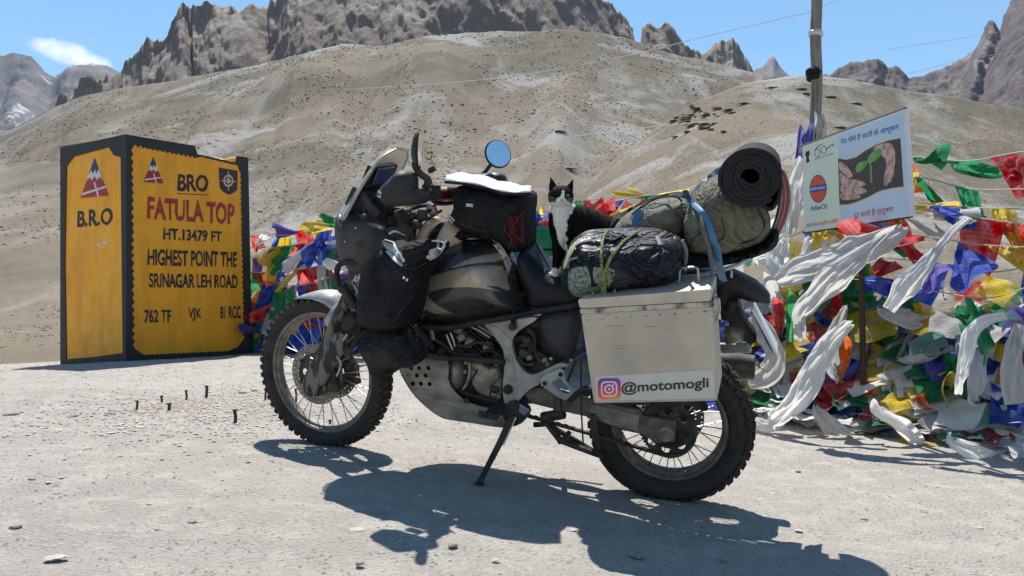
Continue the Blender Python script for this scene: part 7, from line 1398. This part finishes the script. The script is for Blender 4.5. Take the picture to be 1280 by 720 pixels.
hang = [(925, .62), (950, .70), (1000, .72), (1030, .62), (1052, .72), (1098, .62), (1112, .72), (1130, .66), (1146, .55), (1158, .70), (1172, .60), (1186, .68), (1202, .5), (1236, .62), (1250, .45), (1262, .66), (1278, .55), (1298, .7), (1085, .45), (1015, .45), (970, .5)]
for i, (px, h) in enumerate(hang[::2]+hang[1:8:4]):
    side = 'left' if px < 1075 else 'right'
    on_bank(F4[i % 12], SCM[rd.choice((0, 1, 1, 2))], px, h, .10+rd.uniform(0, .05), rd.uniform(.35, .6), 'scarf', ry=rd.uniform(-.25, .25), label='dusty white scarf hanging down the flag heap on the %s of the sign post' % side, cat='scarf', group='scarves hanging on the heap %s of the sign post' % side)
cl = [('white', .38), ('yellow', .12), ('red', .13), ('orange', .06), ('blue', .14), ('green', .10), ('pale', .04), ('violet', .03)]
nms = {'pale': 'pale green', 'violet': 'violet'}
for i in range(300):
    r = rd.random(); a = 0
    for c, w_ in cl:
        a += w_
        if r <= a: break
    zone = i % 3
    if zone == 0: px, h, out_ = rd.uniform(935, 1320), rd.uniform(.03, .10), rd.uniform(.02, .22); c = rd.choice([c, 'white', 'white']); where = 'lying at the foot of the heap by the sign post'; rx = -.75
    elif zone == 1: px, h, out_ = rd.uniform(915, 1320), rd.uniform(.08, .78), .14; where = 'caught on the face of the heap by the sign post'; rx = 0
    else: px, h, out_ = (rd.uniform(300, 450), rd.uniform(.03, .5), .08) if i % 2 else (rd.uniform(1090, 1320), rd.uniform(.1, .5), .13); where = 'on the flag bank behind the front wheel' if i % 2 else 'caught on the heap right of the sign post'; rx = 0
    m = FM[c] if c != 'white' else SCM[rd.choice((0, 0, 1))]
    nm = nms.get(c, c); on_bank(F5[i % 14], m, px, h, out_, rd.uniform(.4, .75), 'loose_flag', rx=rx-rd.uniform(0, .5), rz=0, ry=rd.uniform(0, 6.28), label='crumpled %s flag %s' % (nm, where), cat='loose flag', group='crumpled %s flags %s' % (nm, where))
# rags wound round the pole
for k, (py, c) in enumerate(((150, 'white'), (160, 'blue'), (172, 'green'), (165, 'violet'))):
    on = W(1018-4*(k % 2), py-12, 6.12); T = Matrix.Translation(Vector(on)) @ Matrix.Rotation(.9*k, 4, 'Z') @ Matrix.Diagonal((.55, 1, .8, 1))
    o = putflag(F3[k], FM[c], T, None, 'rag'); prop(o, label='%s rag tied round the wooden pole just above the sign board' % c, cat='rag')
# thin wires in the sky
for l, lb in ((((1060, -8, 9), (1018, 12, 6.2)), None), (((1018, 14, 6.2), (880, 46, 7.5), (760, 74, 9.5), (600, 100, 13), (430, 112, 20)), 'thin pale wire running from the pole top down to the left across the slope'), (((880, 152, 9), (800, 160, 10), (700, 172, 12), (560, 186, 16), (520, 190, 18)), 'thin white cord crossing the slope above the cat'), (((1110, 62, 20), (1200, 48, 24), (1290, 33, 28)), 'faint wire in front of the right-hand mountains, upper'), (((1120, 96, 20), (1210, 74, 24), (1300, 60, 28)), 'faint wire in front of the right-hand mountains, lower')):
    if lb is None: lb = 'short wire end leaving the pole to the upper right'
    Q = [W(*p) for p in l]; r_ = .004 if len(l) > 3 else .006; b = MB(); b.tube(smoothline(Q) if len(Q) > 2 else Q, r_, 5); o = b.build('wire', M['white'] if len(l) > 3 else M['refl'], None, loc=Q[0]); prop(o, label=lb, cat='wire')
# ================================================================ thin mountain air
hz = bpy.data.materials.new('thin_air'); hz.use_nodes = True; t = hz.node_tree; t.nodes.clear(); o_ = t.nodes.new('ShaderNodeOutputMaterial'); pv = t.nodes.new('ShaderNodeVolumePrincipled'); pv.inputs['Color'].default_value = (.62, .78, 1, 1); pv.inputs['Density'].default_value = 3.2e-5; pv.inputs['Anisotropy'].default_value = .1; t.links.new(pv.outputs[0], o_.inputs['Volume'])
b = MB(); b.box((0, 2800, 1100), (9000, 6600, 2600)); hb = b.build('haze', hz, None, smooth=False, kind='stuff')
